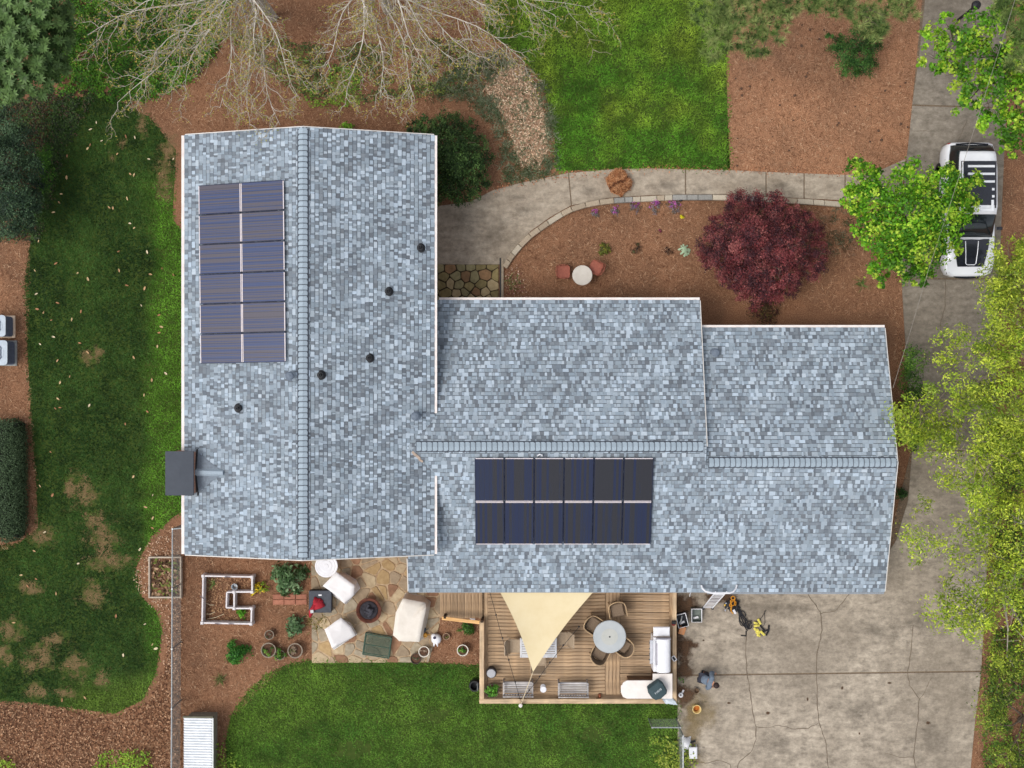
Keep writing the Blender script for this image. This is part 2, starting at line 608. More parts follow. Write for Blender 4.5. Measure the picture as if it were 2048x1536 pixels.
WEST = [(110, 205), (85, 330), (62, 480), (50, 560), (55, 700), (62, 840), (72, 960), (76, 1055), (40, 1085), (-60, 1100), (-60, 1398), (70, 1405), (130, 1415),
        (230, 1427), (285, 1400), (312, 1345), (324, 1260), (312, 1222), (282, 1192), (272, 1135), (300, 1075), (345, 1035), (372, 1020), (372, 470),
        (345, 440), (352, 300), (300, 235), (205, 185)]
NORTH = [(975, -60), (1470, -60), (1452, 120), (1455, 230), (1460, 340), (1300, 336), (1112, 342), (1108, 250), (1086, 165), (1040, 110), (970, 60)]
SOUTH = [(455, 1600), (452, 1480), (462, 1430), (490, 1390), (530, 1350), (580, 1326), (640, 1318), (760, 1322), (960, 1330), (962, 1400), (1362, 1402), (1362, 1600)]
bare_w = [(165, 985, 30, 36), (140, 975, 12, 24), (190, 1045, 26, 22), (205, 1085, 30, 40), (215, 1120, 40, 20), (190, 1190, 24, 26), (85, 1315, 30, 24), (150, 1330, 28, 26), (60, 1330, 20, 16), (20, 1260, 26, 22),
          (180, 715, 22, 12), (195, 705, 10, 10), (285, 240, 10, 30), (245, 285, 9, 8), (225, 315, 10, 9), (60, 1175, 22, 14), (130, 1385, 28, 12), (70, 1385, 22, 18), (205, 1355, 16, 20), (330, 350, 18, 50), (340, 300, 16, 30), (80, 1070, 24, 20), (110, 1280, 24, 14), (5, 1310, 22, 20)]
tag(sheet('mulch_bed', [(1455, -60), (1856, -60), (1838, 110), (1824, 212), (1815, 300), (1809, 335), (1745, 352), (1608, 350), (1455, 345)], MULCHF, .004), 'pale dry pine straw bed beside the driveway')
tag(sheet('lawn', WEST, SOILG, .004), 'dark green west lawn with bare patches')
tag(sheet('lawn', NORTH, SOILG, .004), 'bright green front lawn')
tag(sheet('lawn', SOUTH, SOILG, .004), 'green back lawn below the deck')

def grass(name, poly_px, dens, colf, label, L=(.05, .13), bare=(), jit=.05):
    x, y = scatter(pxpoly(poly_px), dens, jit)
    keep = np.ones(len(x), bool)
    for (a, b, rx, ry) in bare:
        c = P(a, b); d = H / F
        q = ((x - c.x) / (rx * d)) ** 2 + ((y - c.y) / (ry * d)) ** 2 + (fbm(x, y, .5, 31) - .5) * 3.6
        keep &= ~((q < 1) & (rng.random(len(x)) < .86))
    keep &= rng.random(len(x)) < .35 + 1.1 * fbm(x, y, .45, 41)
    x, y = x[keep], y[keep]
    col = colf(x, y) * rng.uniform(.6, 1.35, (len(x), 1)) * (.45 + 1.1 * fbm(x, y, .42, 47))[:, None]
    pts = np.stack([x, y, np.full(len(x), .003)], 1)
    n = len(x)
    me = blade_mesh(name, pts, rng.uniform(L[0], L[1], n), rng.uniform(.022, .05, n), col, GRASSM, (.45, 1.35))
    return tag(link(name, me), label, 'grass', kind='stuff')

def col_west(x, y):  # darker green over most of the lawn, brighter strip along the house
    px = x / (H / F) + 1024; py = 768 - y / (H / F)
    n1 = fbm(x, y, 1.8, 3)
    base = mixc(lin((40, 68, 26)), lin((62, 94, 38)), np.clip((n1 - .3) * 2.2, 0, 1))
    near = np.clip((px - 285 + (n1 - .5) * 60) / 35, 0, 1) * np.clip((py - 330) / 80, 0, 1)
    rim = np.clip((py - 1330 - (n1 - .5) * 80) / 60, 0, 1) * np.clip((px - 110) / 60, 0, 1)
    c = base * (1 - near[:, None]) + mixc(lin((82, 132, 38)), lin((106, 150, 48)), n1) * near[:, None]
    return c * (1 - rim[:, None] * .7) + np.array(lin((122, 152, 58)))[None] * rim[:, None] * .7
def col_north(x, y):
    n1 = fbm(x, y, 1.3, 7); n2 = fbm(x, y, .5, 12)
    py = 768 - y / (H / F)
    c = mixc(lin((88, 138, 38)), lin((140, 166, 54)), np.clip((n1 - .28) * 1.7 + np.clip((150 - py) / 500, -.3, .3), 0, 1))
    return c * (1 - .3 * np.clip((n2 - .45) * 5, 0, 1)[:, None])
def col_south(x, y):
    n1 = fbm(x, y, 1.4, 17)
    c = mixc(lin((74, 114, 38)), lin((112, 146, 54)), np.clip((n1 - .3) * 2.2, 0, 1))
    return c
grass('grass', WEST, 950, col_west, 'dark green grass of the west side lawn', bare=bare_w, jit=.07)
grass('grass', NORTH, 950, col_north, 'bright yellow-green grass of the front lawn', L=(.06, .15), jit=.09)
grass('grass', SOUTH, 950, col_south, 'mid green grass of the back lawn', bare=[(870, 1430, 30, 14), (1180, 1470, 40, 16), (700, 1500, 40, 20)], jit=.05)
bm = mat_blot('bare_soil', (148, 122, 90), (112, 90, 64), .7, .55, 2.6, 2.8)
for (a, b, rx, ry) in bare_w:
    blot(a, b, rx * 2.0, ry * 2.0, bm, .007, 'soil_patch', ground)

# pine straw needles over the beds
BEDS = [([(300, 150), (1010, 130), (1120, 330), (1000, 380), (880, 420), (860, 280), (370, 262), (300, 250)], 70),
        ([(560, -40), (980, -40), (960, 90), (700, 130), (440, 130), (440, 20)], 70),
        ([(1455, -40), (1850, -40), (1815, 320), (1790, 345), (1460, 345)], 110),
        ([(1005, 535), (1060, 470), (1150, 415), (1300, 398), (1690, 408), (1810, 420), (1805, 650), (1820, 800), (1790, 930), (1790, 640), (1390, 600), (1010, 600)], 95),
        ([(365, 1100), (625, 1110), (622, 1320), (560, 1340), (460, 1440), (430, 1600), (300, 1600), (340, 1400), (345, 1200), (270, 1120), (345, 1040)], 90),
        ([(860, 1240), (965, 1235), (962, 1335), (855, 1325)], 90),
        ([(-40, 470), (62, 470), (55, 700), (75, 960), (75, 1060), (20, 1100), (-40, 1100)], 90),
        ([(1795, 640), (1820, 800), (1825, 900), (1770, 1180), (1765, 900)], 70),
        ([(2005, 250), (2100, 250), (2100, 1600), (1945, 1600), (1960, 1300), (1995, 900)], 60)]
parts = []
for poly, dn in BEDS:
    x, y = scatter(pxpoly(poly), dn * 3.6)
    parts.append(np.stack([x, y, rng.uniform(.006, .03, len(x))], 1))
pts = np.concatenate(parts)
n = len(pts)
t = rng.random(n)
cols = np.where((t < .55)[:, None], np.array(lin((168, 126, 96)))[None], np.where((t < .93)[:, None], np.array(lin((98, 64, 46)))[None], np.array(lin((212, 178, 144)))[None]))
cols = cols * rng.uniform(.65, 1.2, (n, 1))
straw = link('pine_straw', leaf_mesh('pine_straw', pts, rng.uniform(.1, .26, n), rng.uniform(.005, .012, n), cols, STRAW, tilt=(0, .3)))
tag(straw, 'loose pine needles strewn over the brown mulch beds', 'pine straw', kind='stuff')

def litter(name, poly_px, dens, cols, size, label, cat, zmax=.05, avoid=()):
    x, y = scatter(pxpoly(poly_px), dens, .06, [pxpoly(a) for a in avoid])
    n = len(x)
    pts = np.stack([x, y, rng.uniform(.01, zmax, n)], 1)
    ci = np.array([lin(c) for c in cols])[rng.integers(0, len(cols), n)] * rng.uniform(.7, 1.2, (n, 1))
    o = link(name, leaf_mesh(name, pts, rng.uniform(size * .6, size * 1.4, n), rng.uniform(size * .25, size * .6, n), ci, STRAW, tilt=(0, .8)))
    return tag(o, label, cat, kind='stuff')
litter('leaf_litter', [(-60, 1405), (70, 1412), (230, 1432), (300, 1400), (335, 1330), (345, 1200), (362, 1200), (360, 1600), (-60, 1600)], 420,
       [(126, 88, 64), (150, 112, 84), (84, 56, 42), (176, 140, 110), (104, 74, 56)], .10, 'brown fallen leaf litter behind the west lawn', 'leaf litter')
litter('leaf_litter', [(262, 1150), (300, 1090), (350, 1050), (362, 1200), (360, 1400), (330, 1330), (330, 1230), (290, 1200)], 250,
       [(186, 150, 122), (160, 120, 92), (206, 178, 152), (120, 84, 62)], .08, 'pale leaf litter along the wire fence', 'leaf litter')
TAN = [(985, 150), (1020, 132), (1050, 140), (1075, 190), (1090, 230), (1095, 300), (1080, 335), (1040, 330), (1020, 270), (995, 210), (970, 180)]
sheet('leaf_bed', TAN, M('tan_leaf_bed', (192, 164, 138), (150, 122, 98), 9, .95, spec=.1, world=True, bmp=.4), .005, 'pale tan dry leaf bed beside the front lawn')
litter('leaf_litter', TAN, 700, [(204, 172, 142), (182, 148, 120), (218, 194, 166), (146, 116, 92), (168, 136, 110), (120, 120, 92)], .10, 'pale tan dry leaves piled beside the front lawn', 'leaf litter', .09)
litter('leaf_litter', [(1010, 535), (1040, 535), (1060, 598), (1008, 598)], 160, [(200, 170, 150), (120, 76, 66), (150, 100, 90)], .08, 'dry leaves beside the flagstone landing', 'leaf litter')

def tufts(name, poly_px, dens, cols, label, cat='ground cover', L=(.1, .25), W=(.012, .03), nb=12, spread=.07, z0=0.0, lean=(.3, 1.4), avoid=()):
    x, y = scatter(pxpoly(poly_px), dens, .05, [pxpoly(a) for a in avoid])
    n = len(x)
    ci = np.array([lin(c) for c in cols])[rng.integers(0, len(cols), n)] * rng.uniform(.7, 1.2, (n, 1))
    x = np.repeat(x, nb) + rng.normal(0, spread, n * nb); y = np.repeat(y, nb) + rng.normal(0, spread, n * nb)
    ci = np.repeat(ci, nb, 0) * rng.uniform(.7, 1.3, (n * nb, 1))
    pts = np.stack([x, y, np.full(n * nb, z0) + rng.uniform(0, .05, n * nb)], 1)
    o = link(name, blade_mesh(name, pts, rng.uniform(L[0], L[1], n * nb), rng.uniform(W[0], W[1], n * nb), ci, GRASSM, lean))
    return tag(o, label, cat, kind='stuff')
LIR = [(92, 108, 74), (118, 130, 98), (146, 152, 124), (74, 90, 56)]
tufts('lily_turf', [(870, 170), (940, 110), (1010, 100), (1090, 170), (1108, 250), (1118, 345), (1050, 362), (1000, 375), (1005, 300), (980, 250), (930, 200), (860, 195)], 60, LIR,
      'grey-green lily turf ringing the tan leaf patch', avoid=[TAN], L=(.12, .3))
tufts('lily_turf', TAN, 16, LIR, 'scattered lily turf clumps poking through the tan leaves', L=(.12, .28))
tufts('lily_turf', [(1640, 415), (1690, 415), (1715, 460), (1700, 520), (1650, 500)], 26, [(92, 92, 66), (120, 116, 92), (60, 66, 40), (150, 120, 96)], 'dull green lily turf between red maple and bright green tree', L=(.12, .28))
GC = [(58, 92, 30), (84, 122, 36), (110, 140, 50), (44, 72, 28)]
def leafy(name, poly_px, dens, cols, size, label, zmax=.35, clump=.5, cat='ground cover', thr=.40):
    x, y = scatter(pxpoly(poly_px), dens, .08)
    k = fbm(x, y, clump, 51) > thr
    x, y = x[k], y[k]
    n = len(x)
    h = np.clip(fbm(x, y, .9, 61) - .25, .02, 1) * 1.6 * zmax
    pts = np.stack([x, y, h * rng.uniform(.4, 1, n)], 1)
    tone = fbm(x, y, .35, 71)
    cc = np.array([lin(c) for c in cols])
    ci = cc[np.clip((tone * len(cols) + rng.normal(0, .8, n)).astype(int), 0, len(cols) - 1)] * rng.uniform(.75, 1.25, (n, 1))
    o = link(name, leaf_mesh(name, pts, rng.uniform(size * .7, size * 1.4, n), rng.uniform(size * .4, size * .8, n), ci, LEAF, tilt=(0, .9)))
    return tag(o, label, cat, kind='stuff')
leafy('ground_cover', [(140, -40), (470, -40), (460, 40), (430, 110), (380, 165), (300, 200), (230, 205), (180, 180), (120, 190), (120, 100)], 900,
      [(46, 84, 24), (62, 108, 26), (84, 132, 32), (104, 148, 44)], .09, 'lush green weeds between the magnolia and the bare tree', .35, thr=.25)
leafy('ground_cover', [(440, 60), (640, 90), (900, 80), (960, 110), (930, 180), (800, 200), (700, 210), (600, 190), (520, 130)], 480,
      [(62, 78, 40), (84, 102, 52), (112, 124, 66), (140, 150, 70)], .08, 'olive ivy under the bare tree above the roof', .25, .7)
leafy('ground_cover', [(600, 120), (720, 140), (720, 210), (620, 215)], 420, [(96, 132, 44), (136, 164, 56), (120, 150, 50)], .09, 'yellow-green weeds above the ridge end', .3, .8)
leafy('ground_cover', [(-40, 480), (-40, 180), (120, 180), (190, 185), (130, 300), (80, 480)], 900, [(50, 70, 34), (66, 92, 40), (42, 54, 32), (84, 68, 50)], .08, 'small dark weeds at the edge of the west shrubs', .2, thr=.28)
leafy('ground_cover', [(1365, 1338), (1400, 1338), (1402, 1362), (1362, 1362)], 420, [(56, 96, 30), (84, 130, 42)], .07, 'weeds sprouting from the driveway joint by the deck', .15, .9)
leafy('ground_cover', [(1300, 1475), (1368, 1475), (1385, 1490), (1385, 1600), (1300, 1600)], 420, [(90, 120, 40), (130, 150, 54), (160, 172, 70), (70, 96, 34)], .10, 'yellow-green climbing weeds at the wire gate fence', .5, .7)
leafy('ground_cover', [(205, 1505), (300, 1498), (310, 1600), (170, 1600)], 500, [(120, 156, 40), (150, 176, 58), (100, 136, 36)], .09, 'yellow-green sapling leaves in the leaf litter', .6, .6)
leafy('ground_cover', [(-30, 1512), (28, 1516), (40, 1600), (-30, 1600)], 500, [(120, 156, 40), (150, 176, 58)], .09, 'bright weed clump at the corner of the leaf litter', .5, .8)
leafy('ground_cover', [(425, 1485), (445, 1480), (480, 1540), (430, 1600)], 260, [(110, 142, 44), (140, 164, 60)], .09, 'leafy sprig beside the low corrugated shed', .5, .5)
leafy('ground_cover', [(1980, 860), (2100, 840), (2100, 1600), (1960, 1600), (1975, 1340), (1985, 1150)], 520,
      [(52, 78, 26), (78, 106, 34), (104, 128, 40), (130, 148, 50)], .10, 'dense green undergrowth along the right of the driveway', .8, 1.1, thr=.44)

# ---- driveway slabs
drive = thing('driveway', 'cracked concrete driveway running past the house to the garage pad', None); drive['kind'] = 'structure'
def slab(poly, matl, parent, name='slab', z=.03):
    MBs = MB(); MBs.prism(pxpoly(poly), -.06, z, .006)
    return MBs.build(name, matl, parent)
slab([(1856, -60), (1838, 110), (1824, 209), (2012, 215), (2012, -60)], CONC2, drive)
slab([(1824, 212), (1815, 300), (1809, 345), (1806, 430), (1803, 556), (1998, 556), (2004, 400), (2012, 218)], CONC2, drive)
slab([(1803, 559), (1808, 650), (1818, 780), (1824, 900), (1990, 900), (1993, 700), (1998, 559)], CONC2, drive)
slab([(1824, 902), (1816, 1000), (1792, 1080), (1768, 1120), (1355, 1120), (1355, 1349), (1962, 1341), (1970, 1190), (1990, 902)], CONC, drive)
slab([(1355, 1352), (1962, 1344), (1950, 1440), (1935, 1600), (1355, 1600)], CONC, drive)
CRACK = M('crack_dirt', (116, 104, 90), (88, 77, 65), 40, .95, bmp=0)
JOINT = M('joint_dirt', (122, 106, 88), (92, 78, 64), 20, .95, bmp=0)
mb = MB(); mb.prism(pxpoly([(1850, -60), (1822, 230), (1803, 556), (1822, 900), (1770, 1120), (1357, 1120), (1357, 1600), (1933, 1600), (1960, 1340), (1988, 900), (2010, -60)]), -.07, .012)
mb.build('joint_bed', JOINT, drive)
def crack(pts, w, parent, z=.0325, matl=CRACK):
    """thin ragged dirt-filled crack lying on a slab"""
    pp = []
    for i in range(len(pts) - 1):
        a, b = P(*pts[i]), P(*pts[i + 1])
        L = (b - a).length; k = max(2, int(L / .14))
        nrm = Vector((-(b - a).y, (b - a).x, 0)).normalized()
        for j in range(k):
            pp.append(a.lerp(b, j / k) + nrm * random.uniform(-.02, .02) * (1 if j else .3))
    pp.append(P(*pts[-1]))
    V, Fs = [], []
    for i, p in enumerate(pp):
        d = pp[min(i + 1, len(pp) - 1)] - pp[max(i - 1, 0)]
        nn = Vector((-d.y, d.x, 0)).normalized() * w * random.uniform(.25, .7)
        V += [(p.x - nn.x, p.y - nn.y, z), (p.x + nn.x, p.y + nn.y, z)]
        if i: Fs.append((2 * i - 2, 2 * i, 2 * i + 1, 2 * i - 1))
    m_ = MB(); m_.add(V, Fs)
    return m_.build('crack', matl, parent)
for pts, w in [([(1492, 1262), (1491, 1307), (1494, 1346), (1497, 1363), (1501, 1395), (1506, 1427), (1512, 1454), (1512, 1478), (1502, 1503), (1479, 1522), (1470, 1545)], .028),
               ([(1512, 1453), (1535, 1455), (1557, 1450), (1589, 1458), (1616, 1456), (1636, 1446)], .02),
               ([(1610, 1180), (1640, 1224), (1644, 1260), (1633, 1310), (1633, 1345), (1634, 1400), (1638, 1445), (1650, 1480), (1660, 1560)], .026),
               ([(1640, 1227), (1670, 1222), (1698, 1188)], .018),
               ([(1826, 1250), (1822, 1300), (1815, 1340), (1818, 1370), (1838, 1397), (1836, 1440), (1830, 1480), (1826, 1512), (1838, 1560)], .024),
               ([(1862, 1356), (1845, 1390), (1838, 1400)], .016), ([(1768, 1505), (1800, 1515), (1826, 1514)], .016),
               ([(1378, 1520), (1410, 1526), (1440, 1520), (1460, 1528), (1466, 1560)], .022),
               ([(1890, 557), (1890, 610), (1880, 650), (1884, 690)], .035), ([(1934, 240), (1916, 280), (1908, 310)], .02), ([(1822, 262), (1850, 262), (1864, 262)], .012)]:
    crack(pts, w * 1.25, drive)
moss = mat_blot('moss_stain', (150, 128, 84), (122, 104, 66), .7, .5, 1.2)
dirt = mat_blot('dirt_stain', (96, 74, 56), (74, 56, 44), .5, .85, 2.0)
oil = mat_blot('dark_stain', (100, 93, 84), (90, 83, 74), .9, .32, 1.5)
for a, b, rx, ry, mt in [(1385, 1470, 40, 90, moss), (1380, 1520, 60, 40, moss), (1400, 1420, 60, 60, moss), (1368, 1215, 60, 40, dirt), (1352, 1290, 46, 60, dirt), (1372, 1300, 26, 60, dirt), (1366, 1340, 40, 30, dirt), (1365, 1390, 40, 40, dirt),
                         (1440, 1192, 60, 26, dirt), (1380, 1290, 30, 14, dirt),
                         (1760, 1260, 90, 50, oil), (1720, 1420, 110, 60, oil), (1890, 700, 60, 120, oil), (1900, 420, 70, 160, oil), (1560, 1215, 160, 26, oil), (1920, 100, 50, 140, oil), (1870, 1480, 90, 70, oil), (1560, 1490, 90, 50, oil), (1860, 1250, 80, 60, oil)]:
    blot(a, b, rx, ry, mt, .0335, 'stain', drive)
for i in range(46):
    a, b = random.uniform(1400, 1900), random.uniform(1200, 1530)
    blot(a, b, random.uniform(3, 9), random.uniform(2, 7), oil if i % 6 else dirt, .0335, 'stain', drive)

# ---- front walkway: slabs between joints
walk = thing('front_walkway', 'curved pale concrete walkway from the driveway to the front door', None); walk['kind'] = 'structure'
WP = [((1812, 318), (1802, 410)), ((1745, 347), (1745, 403)), ((1690, 350), (1690, 401)), ((1608, 347), (1608, 397)), ((1532, 344), (1532, 393)), ((1450, 340), (1450, 389)), ((1371, 339), (1371, 389)),
      ((1300, 337), (1296, 391)), ((1222, 339), (1216, 396)), ((1137, 346), (1143, 411)), ((1085, 357), (1100, 435)), ((1040, 366), (1062, 462)), ((985, 381), (1022, 505)), ((940, 404), (1006, 529)), ((862, 414), (862, 529))]
for a, b in [(0, 2), (2, 3), (3, 4), (4, 6), (6, 9), (9, 14)]:
    seg = WP[a:b + 1]
    g = 1.2
    top = [list(q[0]) for q in seg]; bot = [list(q[1]) for q in seg]
    top[0][0] -= g; bot[0][0] -= g; top[-1][0] += g; bot[-1][0] += g
    slab(top + bot[::-1], WALKC, walk)
mb = MB(); mb.prism(pxpoly([q[0] for q in WP[1:]] + [q[1] for q in WP[1:]][::-1]), -.07, .012)
mb.build('joint_bed', JOINT, walk)
for a, b, rx, ry in [(1000, 470, 70, 60), (920, 440, 60, 40), (1330, 372, 60, 20), (1180, 380, 40, 20), (1050, 420, 50, 30), (1040, 395, 40, 14), (1560, 372, 50, 18), (1400, 380, 30, 12)]:
    blot(a, b, rx, ry, oil, .0335, 'stain', walk)
litter('straw_fringe', [(1060, 352), (1300, 332), (1450, 335), (1690, 345), (1690, 353), (1450, 345), (1300, 342), (1070, 366), (985, 385), (985, 378)], 180, [(186, 130, 96), (150, 100, 72)], .08, 'pine straw spilling on the walkway edge', 'pine straw')

# ---- curved edging wall of stone blocks
wall = thing('garden_wall', 'low curved edging wall of tan and grey blocks round the front bed', 'garden wall', P(1060, 466))
BLK = [M('wall_block_tan', (166, 152, 132), (142, 127, 108), 18, .9, rand=.12), M('wall_block_grey', (146, 144, 138), (120, 118, 114), 18, .9, rand=.12), M('wall_block_pale', (180, 170, 152), (158, 147, 129), 18, .9, rand=.1)]
cur = [(1009, 531), (1024, 507), (1041, 487), (1062, 466), (1085, 450), (1112, 431), (1142, 415), (1182, 403), (1232, 397), (1292, 394), (1350, 391), (1440, 391), (1540, 396), (1620, 400), (1696, 406)]
cp = [P(a, b + 4, .1) for a, b in cur]
dist = [0]
for i in range(1, len(cp)): dist.append(dist[-1] + (cp[i] - cp[i - 1]).length)
def along(s_):
    for i in range(1, len(cp)):
        if s_ <= dist[i] or i == len(cp) - 1:
            return cp[i - 1].lerp(cp[i], (s_ - dist[i - 1]) / (dist[i] - dist[i - 1]))
s_ = 0
while s_ < dist[-1] - .3:
    L = random.choice([.3, .42, .55, .62])
    a, b = along(s_ + .008), along(min(s_ + L - .008, dist[-1]))
    m_ = MB(); m_.bbox((0, 0, 0), ((b - a).length, .2, .2), .015)
    o = m_.build('block', random.choice(BLK if s_ > 5 else [BLK[0], BLK[0], BLK[2]]), wall)
    mid = (a + b) / 2 - wall.location
    o.location = (mid.x, mid.y, .06 + random.uniform(0, .012))
    o.rotation_euler = (0, 0, math.atan2((b - a).y, (b - a).x))
    s_ += L

# ---- flagstones
def clip(poly, nx, ny, c):
    out = []
    n = len(poly)
    for i in range(n):
        a, b = poly[i], poly[(i + 1) % n]
        da, db = a[0] * nx + a[1] * ny - c, b[0] * nx + b[1] * ny - c
        if da <= 0: out.append(a)
        if (da < 0) != (db < 0):
            t = da / (da - db); out.append((a[0] + (b[0] - a[0]) * t, a[1] + (b[1] - a[1]) * t))
    return out
def flagstones(parent, poly_px, seeds_px, mats, gap, z, thick=.05, jit=.01):
    base = [(p.x, p.y) for p in pxpoly(poly_px)]
    sd = [(p.x, p.y) for p in [P(a, b) for a, b in seeds_px]]
    for i, s0 in enumerate(sd):
        poly = base
        for j, s1 in enumerate(sd):
            if i == j or (s0[0] - s1[0]) ** 2 + (s0[1] - s1[1]) ** 2 > 9: continue
            nx, ny = s1[0] - s0[0], s1[1] - s0[1]
            L = math.hypot(nx, ny); nx /= L; ny /= L
            poly = clip(poly, nx, ny, nx * (s0[0] + s1[0]) / 2 + ny * (s0[1] + s1[1]) / 2 - gap / 2 * random.uniform(.5, 1.5))
            if len(poly) < 3: break
        if len(poly) < 3: continue
        ar = abs(sum(poly[k][0] * poly[(k + 1) % len(poly)][1] - poly[(k + 1) % len(poly)][0] * poly[k][1] for k in range(len(poly)))) / 2
        if ar < .01: continue
        # round the corners a little
        q = []
        for k in range(len(poly)):
            a, b = Vector(poly[k]), Vector(poly[(k + 1) % len(poly)])
            if (b - a).length < .03: continue
            q.append(a.lerp(b, .14)); q.append(a.lerp(b, .86))
        if len(q) < 3: continue
        q = [p + Vector((random.uniform(-jit, jit), random.uniform(-jit, jit))) for p in q]
        m_ = MB(); m_.prism(q, z - thick, z + random.uniform(-.006, .008), .008)
        m_.build('flagstone', random.choice(mats), parent, world=True)
FL = [M('stone_tan', (158, 140, 116), (136, 118, 96), 7, .9, rand=.15), M('stone_buff', (180, 162, 132), (156, 136, 108), 7, .9, rand=.12), M('stone_rust', (150, 114, 88), (126, 94, 72), 7, .9, rand=.15),
      M('stone_grey', (160, 148, 128), (132, 120, 100), 7, .9, rand=.12), M('stone_ochre', (172, 146, 106), (146, 120, 84), 7, .9, rand=.12)]
patio = thing('patio', 'irregular tan and rust flagstone patio behind the house', None, P(750, 1220)); patio['kind'] = 'structure'
pp = [(622, 1085), (892, 1085), (880, 1245), (857, 1324), (624, 1326)]
mb = MB(); mb.prism(pxpoly(pp), -.05, .012); mb.build('mortar_bed', M('mortar', (186, 164, 134), (140, 112, 84), 6, .95, bmp=.3), patio, world=True)
def seeds(x0, x1, y0, y1, dx, dy, j):
    out = []
    for r_, y in enumerate(np.arange(y0, y1 + dy * .5, dy)):
        for x in np.arange(x0 + (dx / 2 if r_ % 2 else 0), x1 + dx * .5, dx):
            out.append((x + random.uniform(-j, j), y + random.uniform(-j, j)))
    return out
flagstones(patio, pp, seeds(628, 885, 1092, 1322, 25, 21, 13), [FL[0], FL[0], FL[0], FL[1], FL[1], FL[2], FL[3], FL[3], FL[4]], .05, .035)
landing = thing('entry_landing', 'small mossy flagstone landing at the front entry', None, P(936, 562)); landing['kind'] = 'structure'
lp = [(850, 529), (997, 529), (997, 622), (850, 622)]
mb = MB(); mb.prism(pxpoly(lp), -.05, .008); mb.build('mortar_bed', M('dark_joint', (70, 58, 40), (48, 40, 28), 9, .95), landing, world=True)
FM = [M('stone_moss', (142, 128, 88), (116, 104, 70), 7, .9, rand=.15), M('stone_olive', (150, 140, 104), (122, 114, 82), 7, .9, rand=.12), M('stone_brown', (146, 114, 82), (116, 90, 64), 7, .9, rand=.12), M('stone_pale', (176, 158, 122), (150, 132, 98), 7, .9)]
flagstones(landing, lp, seeds(858, 992, 534, 612, 21, 17, 6), [FM[0], FM[0], FM[1], FM[1], FM[2], FM[3]], .035, .03)
mb = MB(); mb.box(P(1000.5, 566, .06), (.05, 1.9, .14)); mb.build('edge_strip', BLACKP, landing, world=True)
mb = MB(); mb.box(P(1004.5, 566, .04), (.1, 1.9, .1)); mb.build('edge_beam', BLK[0], landing, world=True)
# brick pavers between the planter and the patio
PAV = M('paver_brick', (166, 112, 90), (136, 88, 70), 12, .9, rand=.15)
for i in range(-1, 2):
    for j in range(2):
        m_ = MB(); m_.bbox((0, 0, .01 if i < 0 else .02), (.42, .19, .06), .01)
        o = m_.build('brick_paver', PAV); o.location = P(580 + i * 23, 1193 + j * 11)
        o.rotation_euler = (0, 0, random.uniform(-.06, .06))
        tag(o, 'flat red brick paver set in the mulch beside the blue-green bushes', 'paver', 'brick pavers in the garden bed')

# ============================================================ HOUSE
house = thing('house', 'long brick ranch house with blue-grey shingle roofs seen from above', 'house')
SHM = M('shingle', tint=True, scale=55, rough=.92, spec=.15, bmp=.25, world=True)
UND = M('roof_underlay', (74, 80, 88), (60, 66, 74), 20, .95)
SLOPE = .29
CS = 1 / math.sqrt(1 + SLOPE ** 2)
LX0, LX1, LY0, LY1, LE = -11.473, -2.737, -5.965, 8.72, 3.65      # left wing eaves / rakes / eave height
LRX = (LX0 + LX1) / 2; LRZ = LE + SLOPE * (LX1 - LX0) / 2
WRY, WRZ = -2.178, 3.92                                             # middle wing ridge
SEY = -7.506; SEZ = WRZ + SLOPE * (SEY - WRY)                       # south eave (shared)
WNY = 3.02; WNZ = WRZ - SLOPE * (WNY - WRY)
WX0, WX1 = -3.73, 6.77
GRY = -2.747; GRZ = WRZ + SLOPE * (GRY - WRY)
GNY = 2.027; GNZ = GRZ - SLOPE * (GNY - GRY)
GX1 = 13.47
TONES = [lin((164, 176, 187)), lin((145, 156, 166)), lin((132, 143, 152)), lin((114, 122, 130)), lin((100, 106, 113))]
_single = []       # candidate single shingles: (roof, matrix, tone)
EXPO = .1435
